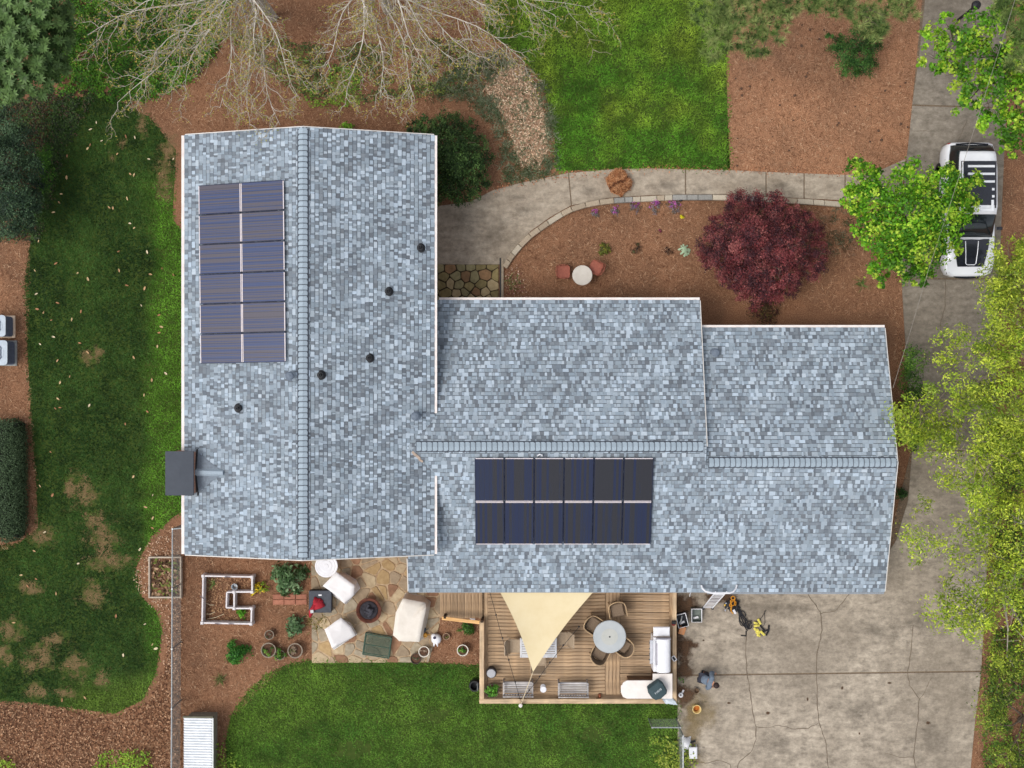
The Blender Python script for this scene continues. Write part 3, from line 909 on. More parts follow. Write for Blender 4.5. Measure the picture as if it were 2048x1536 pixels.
def slope_roof(name, O, U, V, lu, lv, label):
    """one roof plane: deck slab + shingle courses. O eave corner, U along eave, V up the slope"""
    O, U, V = Vector(O), Vector(U).normalized(), Vector(V).normalized()
    N = U.cross(V)
    if N.z < 0: N = -N
    mb = MB()
    q = [O, O + U * lu, O + U * lu + V * lv, O + V * lv]
    if U.cross(V).z < 0: q = q[::-1]
    mb.add([p - N * .11 for p in q] + [p - N * .012 for p in q], [(3, 2, 1, 0), (4, 5, 6, 7), (0, 1, 5, 4), (1, 2, 6, 5), (2, 3, 7, 6), (3, 0, 4, 7)])
    roof = mb.build(name, UND, house)
    roof['label'] = label
    mb = MB()
    flip = U.cross(V).z < 0
    nc = int(math.ceil(lv / EXPO))
    for i in range(nc):
        v0 = i * EXPO - (.02 if i == 0 else 0); v1 = min((i + 1) * EXPO + .012, lv)
        u = -.02 - random.uniform(0, .2)
        raised = random.random() < .5
        while u < lu + .02:
            w = random.choice([.07, .09, .11, .13, .15, .18, .22]) if raised else random.choice([.06, .08, .11, .13, .16])
            a, b = max(u, -.02), min(u + w, lu + .02)
            u += w
            if b - a < .02:
                raised = not raised; continue
            dg = float(fbm(np.array([u * .8 + i * EXPO * .9]), np.array([u * -.22 + i * EXPO * .3]), .42, 81)[0])
            r_ = min(.999, max(0, random.random() * .86 + (dg - .42) * .95))
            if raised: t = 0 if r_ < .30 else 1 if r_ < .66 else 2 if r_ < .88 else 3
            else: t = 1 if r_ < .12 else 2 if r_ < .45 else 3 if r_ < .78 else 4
            h = .022 if raised else .009
            jf = random.uniform(.9, 1.1); jb = random.uniform(-.025, .025)
            c = (TONES[t][0] * jf * (1 - jb), TONES[t][1] * jf, TONES[t][2] * jf * (1 + jb))
            A, B = O + U * a + V * v0, O + U * b + V * v0
            C_, D = O + U * b + V * v1, O + U * a + V * v1
            if raised and w >= .17 and a > .1 and b < lu - .1 and i > 2 and i < nc - 3 and random.random() < .5:
                _single.append((roof, A, U * (b - a), V * (v1 - v0), N * h, t)); raised = not raised; continue
            # clipped tab corners: hexagonal tab outline
            e = .012 if raised else 0
            vs = [A + U * e + N * h, B - U * e + N * h, C_ + N * .002, D + N * .002, A - N * .012, B - N * .012, C_ - N * .012, D - N * .012]
            fs = [(0, 1, 2, 3), (4, 5, 1, 0), (5, 6, 2, 1), (7, 4, 0, 3)]
            if flip: fs = [f_[::-1] for f_ in fs]
            mb.add(vs, fs, c)
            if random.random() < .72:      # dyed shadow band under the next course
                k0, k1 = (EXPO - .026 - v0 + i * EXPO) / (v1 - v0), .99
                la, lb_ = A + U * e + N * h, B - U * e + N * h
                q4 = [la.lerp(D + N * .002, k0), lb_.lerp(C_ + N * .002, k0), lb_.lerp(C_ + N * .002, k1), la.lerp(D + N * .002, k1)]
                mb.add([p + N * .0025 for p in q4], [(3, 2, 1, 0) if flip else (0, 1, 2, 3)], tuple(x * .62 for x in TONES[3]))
            raised = not raised if random.random() < .9 else raised
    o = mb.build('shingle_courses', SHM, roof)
    o['kind'] = 'stuff'
    return roof
def Sv(dx, dy): return (dx * CS, dy * CS, SLOPE * CS)
hl = (LX1 - LX0) / 2 / CS
rLW = slope_roof('roof', (LX0, LY0, LE), (0, 1, 0), Sv(1, 0), LY1 - LY0, hl, 'west slope of the left wing roof')
rLE = slope_roof('roof', (LX1, LY0, LE), (0, 1, 0), Sv(-1, 0), LY1 - LY0, hl, 'east slope of the left wing roof')
rWN = slope_roof('roof', (WX0, WNY, WNZ), (1, 0, 0), Sv(0, -1), WX1 - WX0, (WNY - WRY) / CS, 'front slope of the middle wing roof')
rWS = slope_roof('roof', (WX0, SEY, SEZ), (1, 0, 0), Sv(0, 1), WX1 - WX0, (WRY - SEY) / CS, 'back slope of the middle wing roof')
rGN = slope_roof('roof', (WX1 - .3, GNY, GNZ), (1, 0, 0), Sv(0, -1), GX1 - WX1 + .3, (GNY - GRY) / CS, 'front slope of the garage roof')
rGS = slope_roof('roof', (WX1 + .004, SEY, SEZ), (1, 0, 0), Sv(0, 1), GX1 - WX1, (GRY - SEY) / CS, 'back slope of the garage roof')
# the single shingles (widest raised tabs), sharing one mesh per tone
sh_me = []
for t in TONES:
    mb = MB()
    mb.add([(.05, 0, 1), (.95, 0, 1), (1, 1, .1), (0, 1, .1), (0, 0, -.4), (1, 0, -.4), (1, 1, -.4), (0, 1, -.4)], [(0, 1, 2, 3), (4, 5, 1, 0), (5, 6, 2, 1), (7, 4, 0, 3)], t)
    sh_me.append(mb.mesh('shingle', SHM))
sh_fl = []
for me in sh_me:
    m2 = me.copy(); m2.flip_normals(); sh_fl.append(m2)
random.shuffle(_single)
fill = {}
for k, (roof, A, Uv, Vv, Nv, t) in enumerate(_single):
    mt = Matrix(((Uv.x, Vv.x, Nv.x, A.x), (Uv.y, Vv.y, Nv.y, A.y), (Uv.z, Vv.z, Nv.z, A.z), (0, 0, 0, 1)))
    fl = mt.to_3x3().determinant() < 0
    if k < 294:
        o = link('shingle', (sh_fl if fl else sh_me)[t], roof)
        o.matrix_local = mt
    else:
        mb = fill.setdefault(roof.name, (roof, MB()))[1]
        vs = [mt @ Vector(p) for p in [(.05, 0, 1), (.95, 0, 1), (1, 1, .1), (0, 1, .1), (0, 0, -.4), (1, 0, -.4), (1, 1, -.4), (0, 1, -.4)]]
        fs = [(0, 1, 2, 3), (4, 5, 1, 0), (5, 6, 2, 1), (7, 4, 0, 3)]
        mb.add(vs, [f_[::-1] for f_ in fs] if fl else fs, TONES[t])
for roof, mb in fill.values():
    mb.build('shingle_tabs', SHM, roof, kind='stuff')

# ridge caps: one bent cap per ~0.2 m
CAPM = M('ridge_cap', (150, 162, 172), (136, 148, 158), 30, .9, spec=.15, rand=.06, bmp=.2)
CAPT = M('ridge_cap_shingle', tint=True, scale=30, rough=.9, spec=.15, rand=.06, bmp=.2)
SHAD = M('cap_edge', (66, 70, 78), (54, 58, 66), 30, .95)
def ridge(p0, p1, parent, step=.187, half=.158):
    p0, p1 = Vector(p0), Vector(p1)
    d = (p1 - p0).normalized(); L = (p1 - p0).length
    s = d.cross(Vector((0, 0, 1))).normalized()
    dn = SLOPE * half
    n = int(L / step)
    step = L / n
    lo, hi = .030, .012
    me_ = MB()
    ov = step + .02
    V = []
    for (x, h) in ((0, lo + .012), (ov, hi)):
        for (y, z) in ((-half, -dn), (0, 0), (half, -dn)):
            V.append((x, y, z + h + .022))
    V += [(x, y, z - .02) for (x, y, z) in V]
    cl = lin((150, 163, 173)); cd = lin((78, 84, 92))
    me_.add(V, [(0, 3, 4, 1), (1, 4, 5, 2), (0, 1, 7, 6), (1, 2, 8, 7), (0, 6, 9, 3), (2, 5, 11, 8)], cl)
    lip = [(V[a][0] + dx_, V[a][1], V[a][2] + .002 - (.0012 if dx_ else 0)) for dx_ in (0, .024) for a in (0, 1, 2)]
    me_.add(lip, [(0, 3, 4, 1), (1, 4, 5, 2)], cd)
    mesh = me_.mesh('ridge_cap', CAPT)
    for i in range(n):
        o = link('ridge_cap', mesh, parent)
        a = p0 + d * (i * step)
        o.location = a
        o.rotation_euler = (random.uniform(-.01, .01), 0, math.atan2(d.y, d.x))
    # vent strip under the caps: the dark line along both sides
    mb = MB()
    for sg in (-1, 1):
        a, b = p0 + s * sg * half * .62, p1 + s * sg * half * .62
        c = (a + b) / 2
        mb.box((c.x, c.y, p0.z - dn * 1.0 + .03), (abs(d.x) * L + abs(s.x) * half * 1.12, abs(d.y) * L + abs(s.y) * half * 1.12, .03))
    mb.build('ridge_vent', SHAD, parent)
ridge((LRX, LY0 + .05, LRZ + .01), (LRX, LY1 - .05, LRZ + .01), rLE)
ridge((-3.35, WRY, WRZ + .01), (WX1 - .12, WRY, WRZ + .01), rWS)
ridge((WX1 + .1, GRY, GRZ + .01), (GX1 - .05, GRY, GRZ + .01), rGS)

# rake boards, fascia, gutters
def rake(p0, p1, name='rake_board'):
    p0, p1 = Vector(p0), Vector(p1)
    mb = MB(); mb.tube([p0, p1], .02, 4)
    mb.add([p0 + Vector((0, 0, -.02)), p1 + Vector((0, 0, -.02)), p1 + Vector((0, 0, -.2)), p0 + Vector((0, 0, -.2))], [(0, 1, 2, 3), (3, 2, 1, 0)])
    return mb
DRIP = M('drip_edge', (146, 152, 158), (120, 126, 132), 20, .6)
FASC = WHITEP
def board(p0, p1, depth, thick, nrm, name, matl, parent):
    """upright board between two points, hanging down by depth"""
    p0, p1, nrm = Vector(p0), Vector(p1), Vector(nrm)
    z = Vector((0, 0, depth))
    mb = MB()
    q = [p0 - z, p1 - z, p1, p0]
    mb.add(q + [p + nrm * thick for p in q], [(0, 1, 2, 3), (7, 6, 5, 4), (0, 4, 5, 1), (1, 5, 6, 2), (2, 6, 7, 3), (3, 7, 4, 0)])
    return mb.build(name, matl, parent)
for (y, s) in ((LY1 + .022, 1), (LY0 - .022, -1)):
    board((LX0, y, LE - .0), (LRX, y, LRZ - .0), .2, .03, (0, s, 0), 'rake_board', FASC, house)
    board((LX1, y, LE - .0), (LRX, y, LRZ - .0), .2, .03, (0, s, 0), 'rake_board', FASC, house)
board((WX1 + .022, WNY, WNZ), (WX1 + .022, WRY, WRZ), .22, .03, (1, 0, 0), 'rake_board', FASC, house)
board((GX1 + .022, GNY, GNZ), (GX1 + .022, GRY, GRZ), .2, .03, (1, 0, 0), 'rake_board', FASC, house)
board((GX1 + .022, SEY, SEZ), (GX1 + .022, GRY, GRZ), .2, .03, (1, 0, 0), 'rake_board', FASC, house)
board((WX0 - .022, SEY, SEZ), (WX0 - .022, LY0 - .3, SEZ + SLOPE * (LY0 - .3 - SEY)), .2, .03, (-1, 0, 0), 'rake_board', FASC, house)
GUT = M('gutter_metal', (226, 219, 214), (208, 196, 190), 3, .5, bmp=0)
def gutter(p0, p1, out, parent=house, w=.12):
    p0, p1, out = Vector(p0), Vector(p1), Vector(out)
    d = (p1 - p0)
    mb = MB()
    prof = [(0, .0), (0, -.1), (w * .85, -.1), (w, -.0), (w * .96, .006), (.01, .004)]
    n = len(prof)
    V = []
    for p in (p0, p1):
        for (a, b) in prof: V.append(p + out * a + Vector((0, 0, b)))
    mb.add(V, [(i, (i + 1) % n, n + (i + 1) % n, n + i) for i in range(n)] + [tuple(range(n)), tuple(range(n, 2 * n))[::-1]])
    return mb.build('gutter', GUT, parent)
def vdrop(y): return 0
# left wing: west eave in two runs round the chimney, east eave in two runs round the middle wing roof
gutter((LX0 - .01, LY1, LE - .01), (LX0 - .01, -2.34, LE - .01), (-1, 0, 0))
gutter((LX0 - .01, -3.86, LE - .01), (LX0 - .01, LY0, LE - .01), (-1, 0, 0))
gutter((LX1 + .01, LY1, LE - .01), (LX1 + .01, -1.02, LE - .01), (1, 0, 0), w=.1)
gutter((LX1 + .01, -3.22, LE - .01), (LX1 + .01, LY0, LE - .01), (1, 0, 0), w=.1)
gutter((LX1 + .1, WNY + .01, WNZ - .01), (WX1 + .02, WNY + .01, WNZ - .01), (0, 1, 0), w=.1)
gutter((WX1 + .06, GNY + .01, GNZ - .01), (GX1 + .02, GNY + .01, GNZ - .01), (0, 1, 0), w=.1)
board((WX0, SEY - .02, SEZ - .02), (GX1, SEY - .02, SEZ - .02), .16, .03, (0, -1, 0), 'fascia', DRIP, house)
gutter((WX1 + .3, SEY - .055, SEZ - .03), (GX1, SEY - .055, SEZ - .03), (0, -1, 0), w=.05).data.materials[0] = DRIP

# walls under the roofs
def walls(x0, x1, y0, y1, zt, name='wall'):
    mb = MB(); mb.box(((x0 + x1) / 2, (y0 + y1) / 2, zt / 2), (x1 - x0, y1 - y0, zt))
    return mb.build(name, BRICK, house)
walls(LX0 + .62, LX1 - .62, LY0 + .45, LY1 - .45, LE - .16)
walls(LX1 - .615, WX1 - .45, SEY + .62, WNY - .62, SEZ - .06)
walls(WX1 - .445, GX1 - .45, SEY + .63, GNY - .62, GNZ - .08)
def gable(xr, y0, y1, yr, z0, zr, d=.3):
    mb = MB()
    mb.add([(xr, y0, z0), (xr, y1, z0), (xr, yr, zr), (xr - d, y0, z0), (xr - d, y1, z0), (xr - d, yr, zr)], [(0, 1, 2), (5, 4, 3), (0, 2, 5, 3), (1, 4, 5, 2), (0, 3, 4, 1)])
    mb.build('gable', WHITEP, house)
gable(GX1 - .45, SEY + .63, GNY - .62, GRY, SEZ - .08, GRZ - .16)
gable(WX1 - .02, SEY + 2.9, WNY - .2, WRY, WNZ - .16, WRZ - .14)
for (yy, s) in ((LY1 - .45, 1), (LY0 + .45, -1)):
    mb = MB(); d = -.3 * s
    mb.add([(LX0 + .62, yy, LE - .16), (LX1 - .62, yy, LE - .16), (LRX, yy, LRZ - .16), (LX0 + .62, yy + d, LE - .16), (LX1 - .62, yy + d, LE - .16), (LRX, yy + d, LRZ - .16)], [(0, 1, 2), (5, 4, 3), (0, 2, 5, 3), (1, 4, 5, 2), (0, 3, 4, 1)])
    mb.build('gable', WHITEP, house)
# openings on the walls: front door, windows, garage door
GLS = M('window_glass', (60, 72, 84), (46, 56, 66), 2, .08, spec=.6, bmp=0)
def opening(cx, cy, zc, w, h, axis, name, matl, frame=True):
    mb = MB()
    sz = (w, .06, h) if axis == 'y' else (.06, w, h)
    mb.box((cx, cy, zc), sz)
    o = mb.build(name, matl, house)
    if frame:
        m2 = MB()
        for (a, b, c_, d_) in ((0, h / 2 + .04, w + .16, .08), (0, -h / 2 - .04, w + .16, .08), (-w / 2 - .04, 0, .08, h), (w / 2 + .04, 0, .08, h), (0, 0, .05, h)):
            m2.box((cx + (a if axis == 'y' else 0), cy + (a if axis == 'x' else 0), zc + b), (c_, .09, d_) if axis == 'y' else (.09, c_, d_))
        m2.build('frame', WHITEP, o)
    return o
for x in (-9.6, -7.1, -4.6): opening(x, LY1 - .45, 2.0, 1.3, 1.3, 'y', 'window', GLS)
for x in (-9.3, -6.2): opening(x, LY0 + .45, 1.9, 1.3, 1.3, 'y', 'window', GLS)
for y in (7.0, 4.6): opening(LX0 + .62, y, 1.9, 1.2, 1.3, 'x', 'window', GLS)
for x in (1.2, 4.4): opening(x, WNY - .62, 1.3, 1.8, 1.3, 'y', 'window', GLS)
opening(-1.6, WNY - .62, 1.06, .95, 2.06, 'y', 'door', M('door_paint', (120, 52, 44), (104, 44, 38), 8, .5), False)
opening(1.2, SEY + .62, 1.05, 2.4, 2.0, 'y', 'sliding_door', GLS)
for x in (8.6, 11.5): opening(x, SEY + .63, 1.1, 2.5, 2.1, 'y', 'garage_door', WHITEP, False)

# ---- chimney
ch = MB(); ch.box((-11.465, -3.08, 2.15), (.87, 1.42, 4.3))
chim = ch.build('chimney', BRICK, house)
CAPG = M('chimney_cap_metal', (66, 71, 79), (60, 65, 73), 4, .7, metal=.0, bmp=.02)
mb = MB()
cx0, cx1, cy0, cy1 = -11.95, -10.98, -3.84, -2.32
mb.add([(cx0, cy0, 4.30), (cx1, cy0, 4.30), (cx1, cy1, 4.30), (cx0, cy1, 4.30), (cx0, cy0, 4.37), (cx1, cy0, 4.37), (cx1, cy1, 4.37), (cx0, cy1, 4.37), (-11.465, -3.22, 4.385), (-11.465, -2.94, 4.385)],
       [(3, 2, 1, 0), (0, 1, 5, 4), (1, 2, 6, 5), (2, 3, 7, 6), (3, 0, 4, 7), (4, 5, 8), (5, 6, 9, 8), (6, 7, 9), (7, 4, 8, 9)])
mb.build('chimney_cap', CAPG, chim)
# cricket behind the chimney with black flashing
rz = lambda x: LE + SLOPE * (x - LX0)
mb = MB()
xr, xe = -11.02, -10.0
mb.add([(xr, -2.35, rz(xr) + .03), (xr, -3.08, rz(xr) + .15), (xr, -3.81, rz(xr) + .03), (xe, -3.08, rz(xe) + .03)], [(0, 1, 3), (1, 2, 3)])
mb.build('cricket', M('cricket_shingle', (120, 130, 140), (102, 110, 119), 12, .9), chim)
mb = MB(); mb.tube([(xr + .02, -2.28, rz(xr) + .05), (xr - .005, -3.08, rz(xr) + .18), (xr + .05, -3.90, rz(xr) + .05)], .032, 6)
mb.build('flashing', BLACKP, chim)
mb = MB(); mb.tube([(xr + .02, -3.08, rz(xr) + .12), (xe, -3.08, rz(xe) + .02)], [.14, .1], 6)
mb.build('cricket_cap', CAPM, chim)

# ---- roof vents
PIPEG = M('vent_grey', (104, 114, 127), (86, 96, 108), 12, .6, bmp=.05)
def roof_z(x, y):
    c = []
    if LX0 <= x <= LX1 and LY0 <= y <= LY1: c.append(LE + SLOPE * min(x - LX0, LX1 - x))
    if WX0 <= x <= WX1: c.append(WRZ - SLOPE * abs(y - WRY))
    if WX1 < x <= GX1: c.append(GRZ - SLOPE * abs(y - GRY))
    return max(c)
def on_roof(px, py):
    z = 3.5
    for _ in range(12):
        p = P(px, py, z); z = roof_z(p.x, p.y)
    return P(px, py, z)
for px, py, kind in [(841, 496, 0), (777, 583, 0), (739, 716, 0), (642, 750, 0), (478, 816, 0), (583, 752, 1), (832, 832, 1), (1428, 706, 1)]:
    p = on_roof(px, py)
    mb = MB()
    if kind == 0:
        mb.lathe([(.17, -.04), (.17, .015), (.13, .03), (.12, .12), (.105, .13), (.1, .2), (.06, .2), (.055, .09)], 18, p)
        v_ = mb.build('plumbing_vent', BLACKP, house, smooth=False)
        m2 = MB(); m2.lathe([(.045, 0), (.045, .31), (.03, .31), (.028, .2)], 12, p); m2.build('vent_pipe', DARKM, v_)
    else:
        mb.lathe([(.17, -.05), (.17, .015), (.1, .03), (.085, .04), (.085, .32)], 18, p)
        v_ = mb.build('exhaust_vent', PIPEG, house)
        m2 = MB(); m2.lathe([(.14, .30), (.15, .33), (.15, .37), (.11, .41), (0, .43)], 18, p); m2.build('vent_cap', PIPEG, v_)
# weathered scar where the middle ridge dies into the left wing
mb = MB()
for k, (a, b, w, h, rt) in enumerate([(828, 907, 10, 5, -.8), (835, 913, 14, 5, -.75), (842, 921, 9, 4, -.6)]):
    p = on_roof(a, b)
    mb.box(p + Vector((0, 0, .03 + .004 * k)), (w / 56, h / 56, .02), rt)
mb.build('valley_patch', M('bare_valley_wood', (176, 158, 142), (150, 134, 122), 12, .9), house)
# conduit hoop beside the right solar array
p = on_roof(1080, 911)
mb = MB(); mb.tube([p + Vector((-.09, -.03, .0)), p + Vector((-.07, .02, .12)), p + Vector((0, .05, .16)), p + Vector((.07, .02, .12)), p + Vector((.09, -.03, 0))], .022, 6)
mb.build('conduit', WHITEM, house)

# ============================================================ SOLAR PANELS
FRM = M('panel_frame_dark', (34, 40, 62), (26, 30, 48), 8, .35, metal=.4, bmp=0)
FRL = M('panel_frame_light', (214, 203, 200), (194, 186, 192), 8, .4, metal=.1, bmp=0)
SOL_L = mat_solar('solar_cells_blue', (36, 52, 92), (46, 60, 96), (70, 66, 76), 36)
SOL_R = mat_solar('solar_cells_dark', (11, 24, 56), (15, 27, 54), (30, 30, 36), 12)
_f = MB(); _f.box((0, 0, 0), (.05, .05, .11)); FOOT = _f.mesh('mounting_foot', GALV)
def solar(origin, A, B, nA, nB, la, lb, cells, label, group, nrm):
    """panels: long side along A (length la), short side along B"""
    me_f, me_l, me_c = MB(), MB(), MB()
    th = .035
    me_f.box((0, 0, 0), (la - .012, .022, th))
    me_l.box((0, 0, .001), (.026, lb - .06, th))
    me_c.box((0, 0, .004), (la - .05, lb - .04, .016))
    mf = me_f.mesh('frame_rail', FRM); ml = me_l.mesh('frame_end', FRL); mc = me_c.mesh('cell_sheet', cells)
    for i in range(nA):
        for j in range(nB):
            c = origin + A * ((i + .5) * (la + .022)) + B * ((j + .5) * (lb + .02)) + nrm * .13
            r = Matrix(((A.x, B.x, nrm.x), (A.y, B.y, nrm.y), (A.z, B.z, nrm.z)))
            t_ = thing('solar_panel', label, 'solar panel', (0, 0, 0), 0, group)
            t_.matrix_world = Matrix.Translation(c) @ r.to_4x4()
            link('cell_sheet', mc, t_)
            for s in (-1, 1):
                link('frame_rail', mf, t_).location = (0, s * (lb / 2 - .011), 0)
                link('frame_end', ml, t_).location = (s * (la / 2 - .014), 0, 0)
            # feet that carry the panel on the roof
            for sx in (-.3, .3):
                for sy in (-.35, .35):
                    f_ = link('mounting_foot', FOOT, t_); f_.location = (sx * la, sy * lb, -.075)
nW = Vector((-SLOPE, 0, 1)).normalized()
tl, tr_ = on_roof(401, 372), on_roof(571.5, 360)
bl = on_roof(406, 728)
A = (tr_ - tl); wA = A.length
A.normalize()
B = (bl - tl); hB = B.length
A = (Vector((1, 0, SLOPE))).normalized(); B = Vector((.012, -1, 0.012 * SLOPE)); B.normalize()
A = (A - B * A.dot(B)).normalized()
nn = A.cross(B); nn = -nn if nn.z < 0 else nn
Bf = -B
Bf = nn.cross(A)
solar(tl + (-Bf) * hB, A, Bf, 2, 6, wA / 2 - .022, hB / 6 - .02, SOL_L, 'blue-tinted solar panel in the tall two-column array on the left wing roof', 'solar panels on the left wing roof', nn)
tl, tr_, bl = on_roof(949, 913), on_roof(1307, 913), on_roof(951, 1086)
wB = (tr_ - tl).length; hA = (bl - tl).length
A = Vector((0, 1, SLOPE)).normalized(); B = Vector((-1, 0, 0)); nn = A.cross(B)
solar(tr_ - A * hA, A, B, 2, 6, hA / 2 - .022, wB / 6 - .02, SOL_R, 'dark solar panel in the wide two-row array on the back slope above the deck', 'solar panels on the back slope', nn)

# ============================================================ DECK
DZ = .45
deck = thing('deck', 'weathered brown timber deck with low rails behind the house', 'deck', P(1155, 1290))
_board = MB(); _board.bbox((0, 0, 0), (1, .128, .035), .006)
BOARD = _board.mesh('deck_board', DECKW)
def unit_board(L, wid=.128, matl=DECKW, key={}):
    k = (round(L, 2), round(wid, 3), matl.name)
    if k not in key:
        m_ = MB(); m_.bbox((0, 0, 0), (L, wid, .035), .006); key[k] = m_.mesh('deck_board', matl)
    return key[k]
def lay(x0, x1, y, z, parent, wid=.128, vertical=False, matl=DECKW):
    """board from x0 to x1 at y (world); vertical: from y0 to y1 at x"""
    L = x1 - x0
    o = link('deck_board', unit_board(L, wid, matl), parent)
    c = Vector(((x0 + x1) / 2, y, z)) if not vertical else Vector((y, (x0 + x1) / 2, z))
    o.location = c - Vector(parent.location)
    if vertical: o.rotation_euler = (0, 0, math.pi / 2)
    return o
Y0 = P(0, 1399, DZ).y; Y1 = -6.95
X0 = P(972, 0, DZ).x; XA = P(1211, 0, DZ).x; XB = P(1240, 0, DZ).x; X1 = P(1345, 0, DZ).x
nbd = round((Y1 - (Y0 + .27)) / .134); bst = (Y1 - (Y0 + .245)) / nbd
y = Y1
while y > Y0 + .2:
    lay(X0 + .07, XA - .01, y, DZ - .0175, deck)
    lay(XB + .01, X1 - .13, y + random.uniform(-.01, .01), DZ - .0175, deck)
    y -= bst
nb = 4
for k in range(nb):
    w = (XB - XA) / nb
    lay(Y0 + .18, Y1, XA + w * (k + .5), DZ - .0172, deck, w - .008, True)
lay(Y0 + .02, Y1, X0, DZ - .0171, deck, .128, True)
lay(Y0 + .02, Y1, X1 - .06, DZ - .0171, deck, .128, True)
lay(X0 + .07, X1 - .13, Y0 + .09, DZ - .0169, deck, .17)
# frame below
mb = MB(); mb.box(((X0 + X1) / 2, (Y0 + Y1) / 2, DZ - .14), (X1 - X0 + .02, Y1 - Y0 - .02, .2)); mb.build('joist_frame', M('joist', (70, 54, 42), (50, 40, 32), 9, .95), deck, world=True)
for ax in (X0 + .1, (X0 + X1) / 2, X1 - .1):
    for ay in (Y0 + .1, (Y0 + Y1) / 2):
        mb = MB(); mb.box((ax, ay, DZ / 2 - .12), (.14, .14, DZ - .23)); mb.build('footing_post', GREYW, deck, world=True)
# low rails: cap boards on short posts with a side board
RZ = DZ + .32
xl = P(963.5, 0, RZ).x; xr_ = P(1349, 0, RZ).x; yb = P(0, 1402.5, RZ).y; yl = P(0, 1243, RZ).y
def rail(p0, p1, name, w=.17):
    p0, p1 = Vector(p0), Vector(p1)
    L = (p1 - p0).length; a = math.atan2((p1 - p0).y, (p1 - p0).x)
    m_ = MB(); m_.bbox((0, 0, 0), (L, w, .04), .006)
    o = m_.build('rail_cap', RAILW, deck); o.location = (p0 + p1) / 2 - deck.location; o.rotation_euler = (0, 0, a)
    m_ = MB(); m_.box((0, 0, 0), (L - .04, .035, .2))
    o = m_.build('rail_board', RAILW, deck); o.location = (p0 + p1) / 2 - deck.location - Vector((0, 0, .13)); o.rotation_euler = (0, 0, a)
    k = max(2, int(L / 1.4) + 1)
    for i in range(k):
        c = p0.lerp(p1, (i + .02) / (k - 1 + .04))
        m_ = MB(); m_.box((0, 0, 0), (.08, .08, .45)); o = m_.build('rail_post', RAILW, deck)
        o.location = c - deck.location - Vector((0, 0, .25))
    return o
rail((xl, yl, RZ), (xl, yb + .09, RZ), 'l')
rail((xl - .085, yb, RZ + .003), (xr_ + .085, yb, RZ + .003), 'b')
rail((xr_, yb + .09, RZ), (xr_, -7.0, RZ), 'r', .15)
# ramp with boards running up the slope, handrail of new timber
rx0, rx1 = P(881, 0, .3).x, P(975, 0, .3).x
ry0, ry1 = P(0, 1235, .3).y, -6.95
k = 0; x = rx0 + .06
ramp_ = thing('deck_ramp', 'short timber ramp of vertical boards beside the patio', 'ramp', P(928, 1210))
while x < X0 - .1:
    lay(ry0 + random.uniform(-.02, .02), ry1, x, .40, ramp_, .126, True); x += .133
mb = MB(); mb.box(((rx0 + X0 - .1) / 2, (ry0 + ry1) / 2, .3), (X0 - .1 - rx0, ry1 - ry0 - .1, .14)); mb.build('ramp_frame', DECKW, ramp_, world=True)
for ax in (rx0 + .1, X0 - .3):
    mb = MB(); mb.box((ax, ry0 + .15, .12), (.1, .1, .24)); mb.build('ramp_post', GREYW, ramp_, world=True)
hr = thing('handrail', 'new pale timber handrail on black posts beside the ramp', 'handrail', P(922, 1241))
a, b = P(884, 1236, .9), P(959, 1245, .95)
m_ = MB(); m_.bbox((0, 0, 0), ((b - a).length, .13, .05), .008); o = m_.build('rail_plank', NEWW, hr)
o.location = (a + b) / 2 - hr.location; o.rotation_euler = (0, 0, math.atan2((b - a).y, (b - a).x))
for px, py in ((891, 1230), (965, 1238)):
    mb = MB(); q = P(px, py, .5); mb.box((q.x, q.y, .48), (.09, .09, .96)); mb.build('post', M('dark_post', (66, 50, 38), (46, 36, 28), 10, .9), hr, world=True)
mb = MB(); mb.bbox(P(945, 1239, .85), (.2, .08, .12), .02, -.1); mb.build('mail_sleeve', WHITEM, hr, world=True)

# ============================================================ SHADE SAIL, POST, STRING LIGHTS
SAILM = M('sail_fabric', (210, 195, 160), (203, 186, 148), 1.2, .85, spec=.1, bmp=.02)
sail = thing('shade_sail', 'cream triangular shade sail stretched over the deck', 'shade sail', P(1090, 1230, 0))
Ac, Bc, Cc = P(990, 1166, 2.2), P(1203, 1166, 2.2), P(1066, 1344, 2.25)
n = 18
V, Fs, ids = [], [], {}
for i in range(n + 1):
    for j in range(n + 1 - i):
        a_, b_ = i / n, j / n; c_ = 1 - a_ - b_
        p = Ac * a_ + Bc * b_ + Cc * c_
        cen = (Ac + Bc + Cc) / 3
        # concave edges and a slight belly
        e = 27 * a_ * b_ * c_
        pull = .10 * ((4 * a_ * b_) * (1 - c_) ** 4 + (4 * a_ * c_) * (1 - b_) ** 4 + (4 * b_ * c_) * (1 - a_) ** 4)
        p = p.lerp(cen, pull); p = p + Vector((0, 0, -.10 * e + .012 * math.sin(14 * a_ + 6 * b_)))
        ids[(i, j)] = len(V); V.append(p)
for i in range(n):
    for j in range(n - i):
        Fs.append((ids[i, j], ids[i + 1, j], ids[i, j + 1]))
        if j < n - i - 1: Fs.append((ids[i + 1, j], ids[i + 1, j + 1], ids[i, j + 1]))
V2 = [p - Vector((0, 0, .006)) for p in V]; nv = len(V)
mb = MB(); mb.add(V + V2, Fs + [tuple(k_ + nv for k_ in f_[::-1]) for f_ in Fs]); mb.build('canopy', SAILM, sail, world=True, smooth=True)
ROPE = M('rope', (206, 190, 160), (176, 160, 132), 30, .9, bmp=0)
top = P(1041, 1411, 2.1)
mb = MB(); mb.tube([Cc, top], .014, 5); mb.build('corner_rope', ROPE, sail, world=True)
for (c, q) in ((Ac, (986, 1160)), (Bc, (1208, 1160))):
    mb = MB(); mb.tube([c, Vector((P(*q, 2.2).x, -6.9, 2.12))], .012, 5); mb.build('corner_rope', ROPE, sail, world=True)
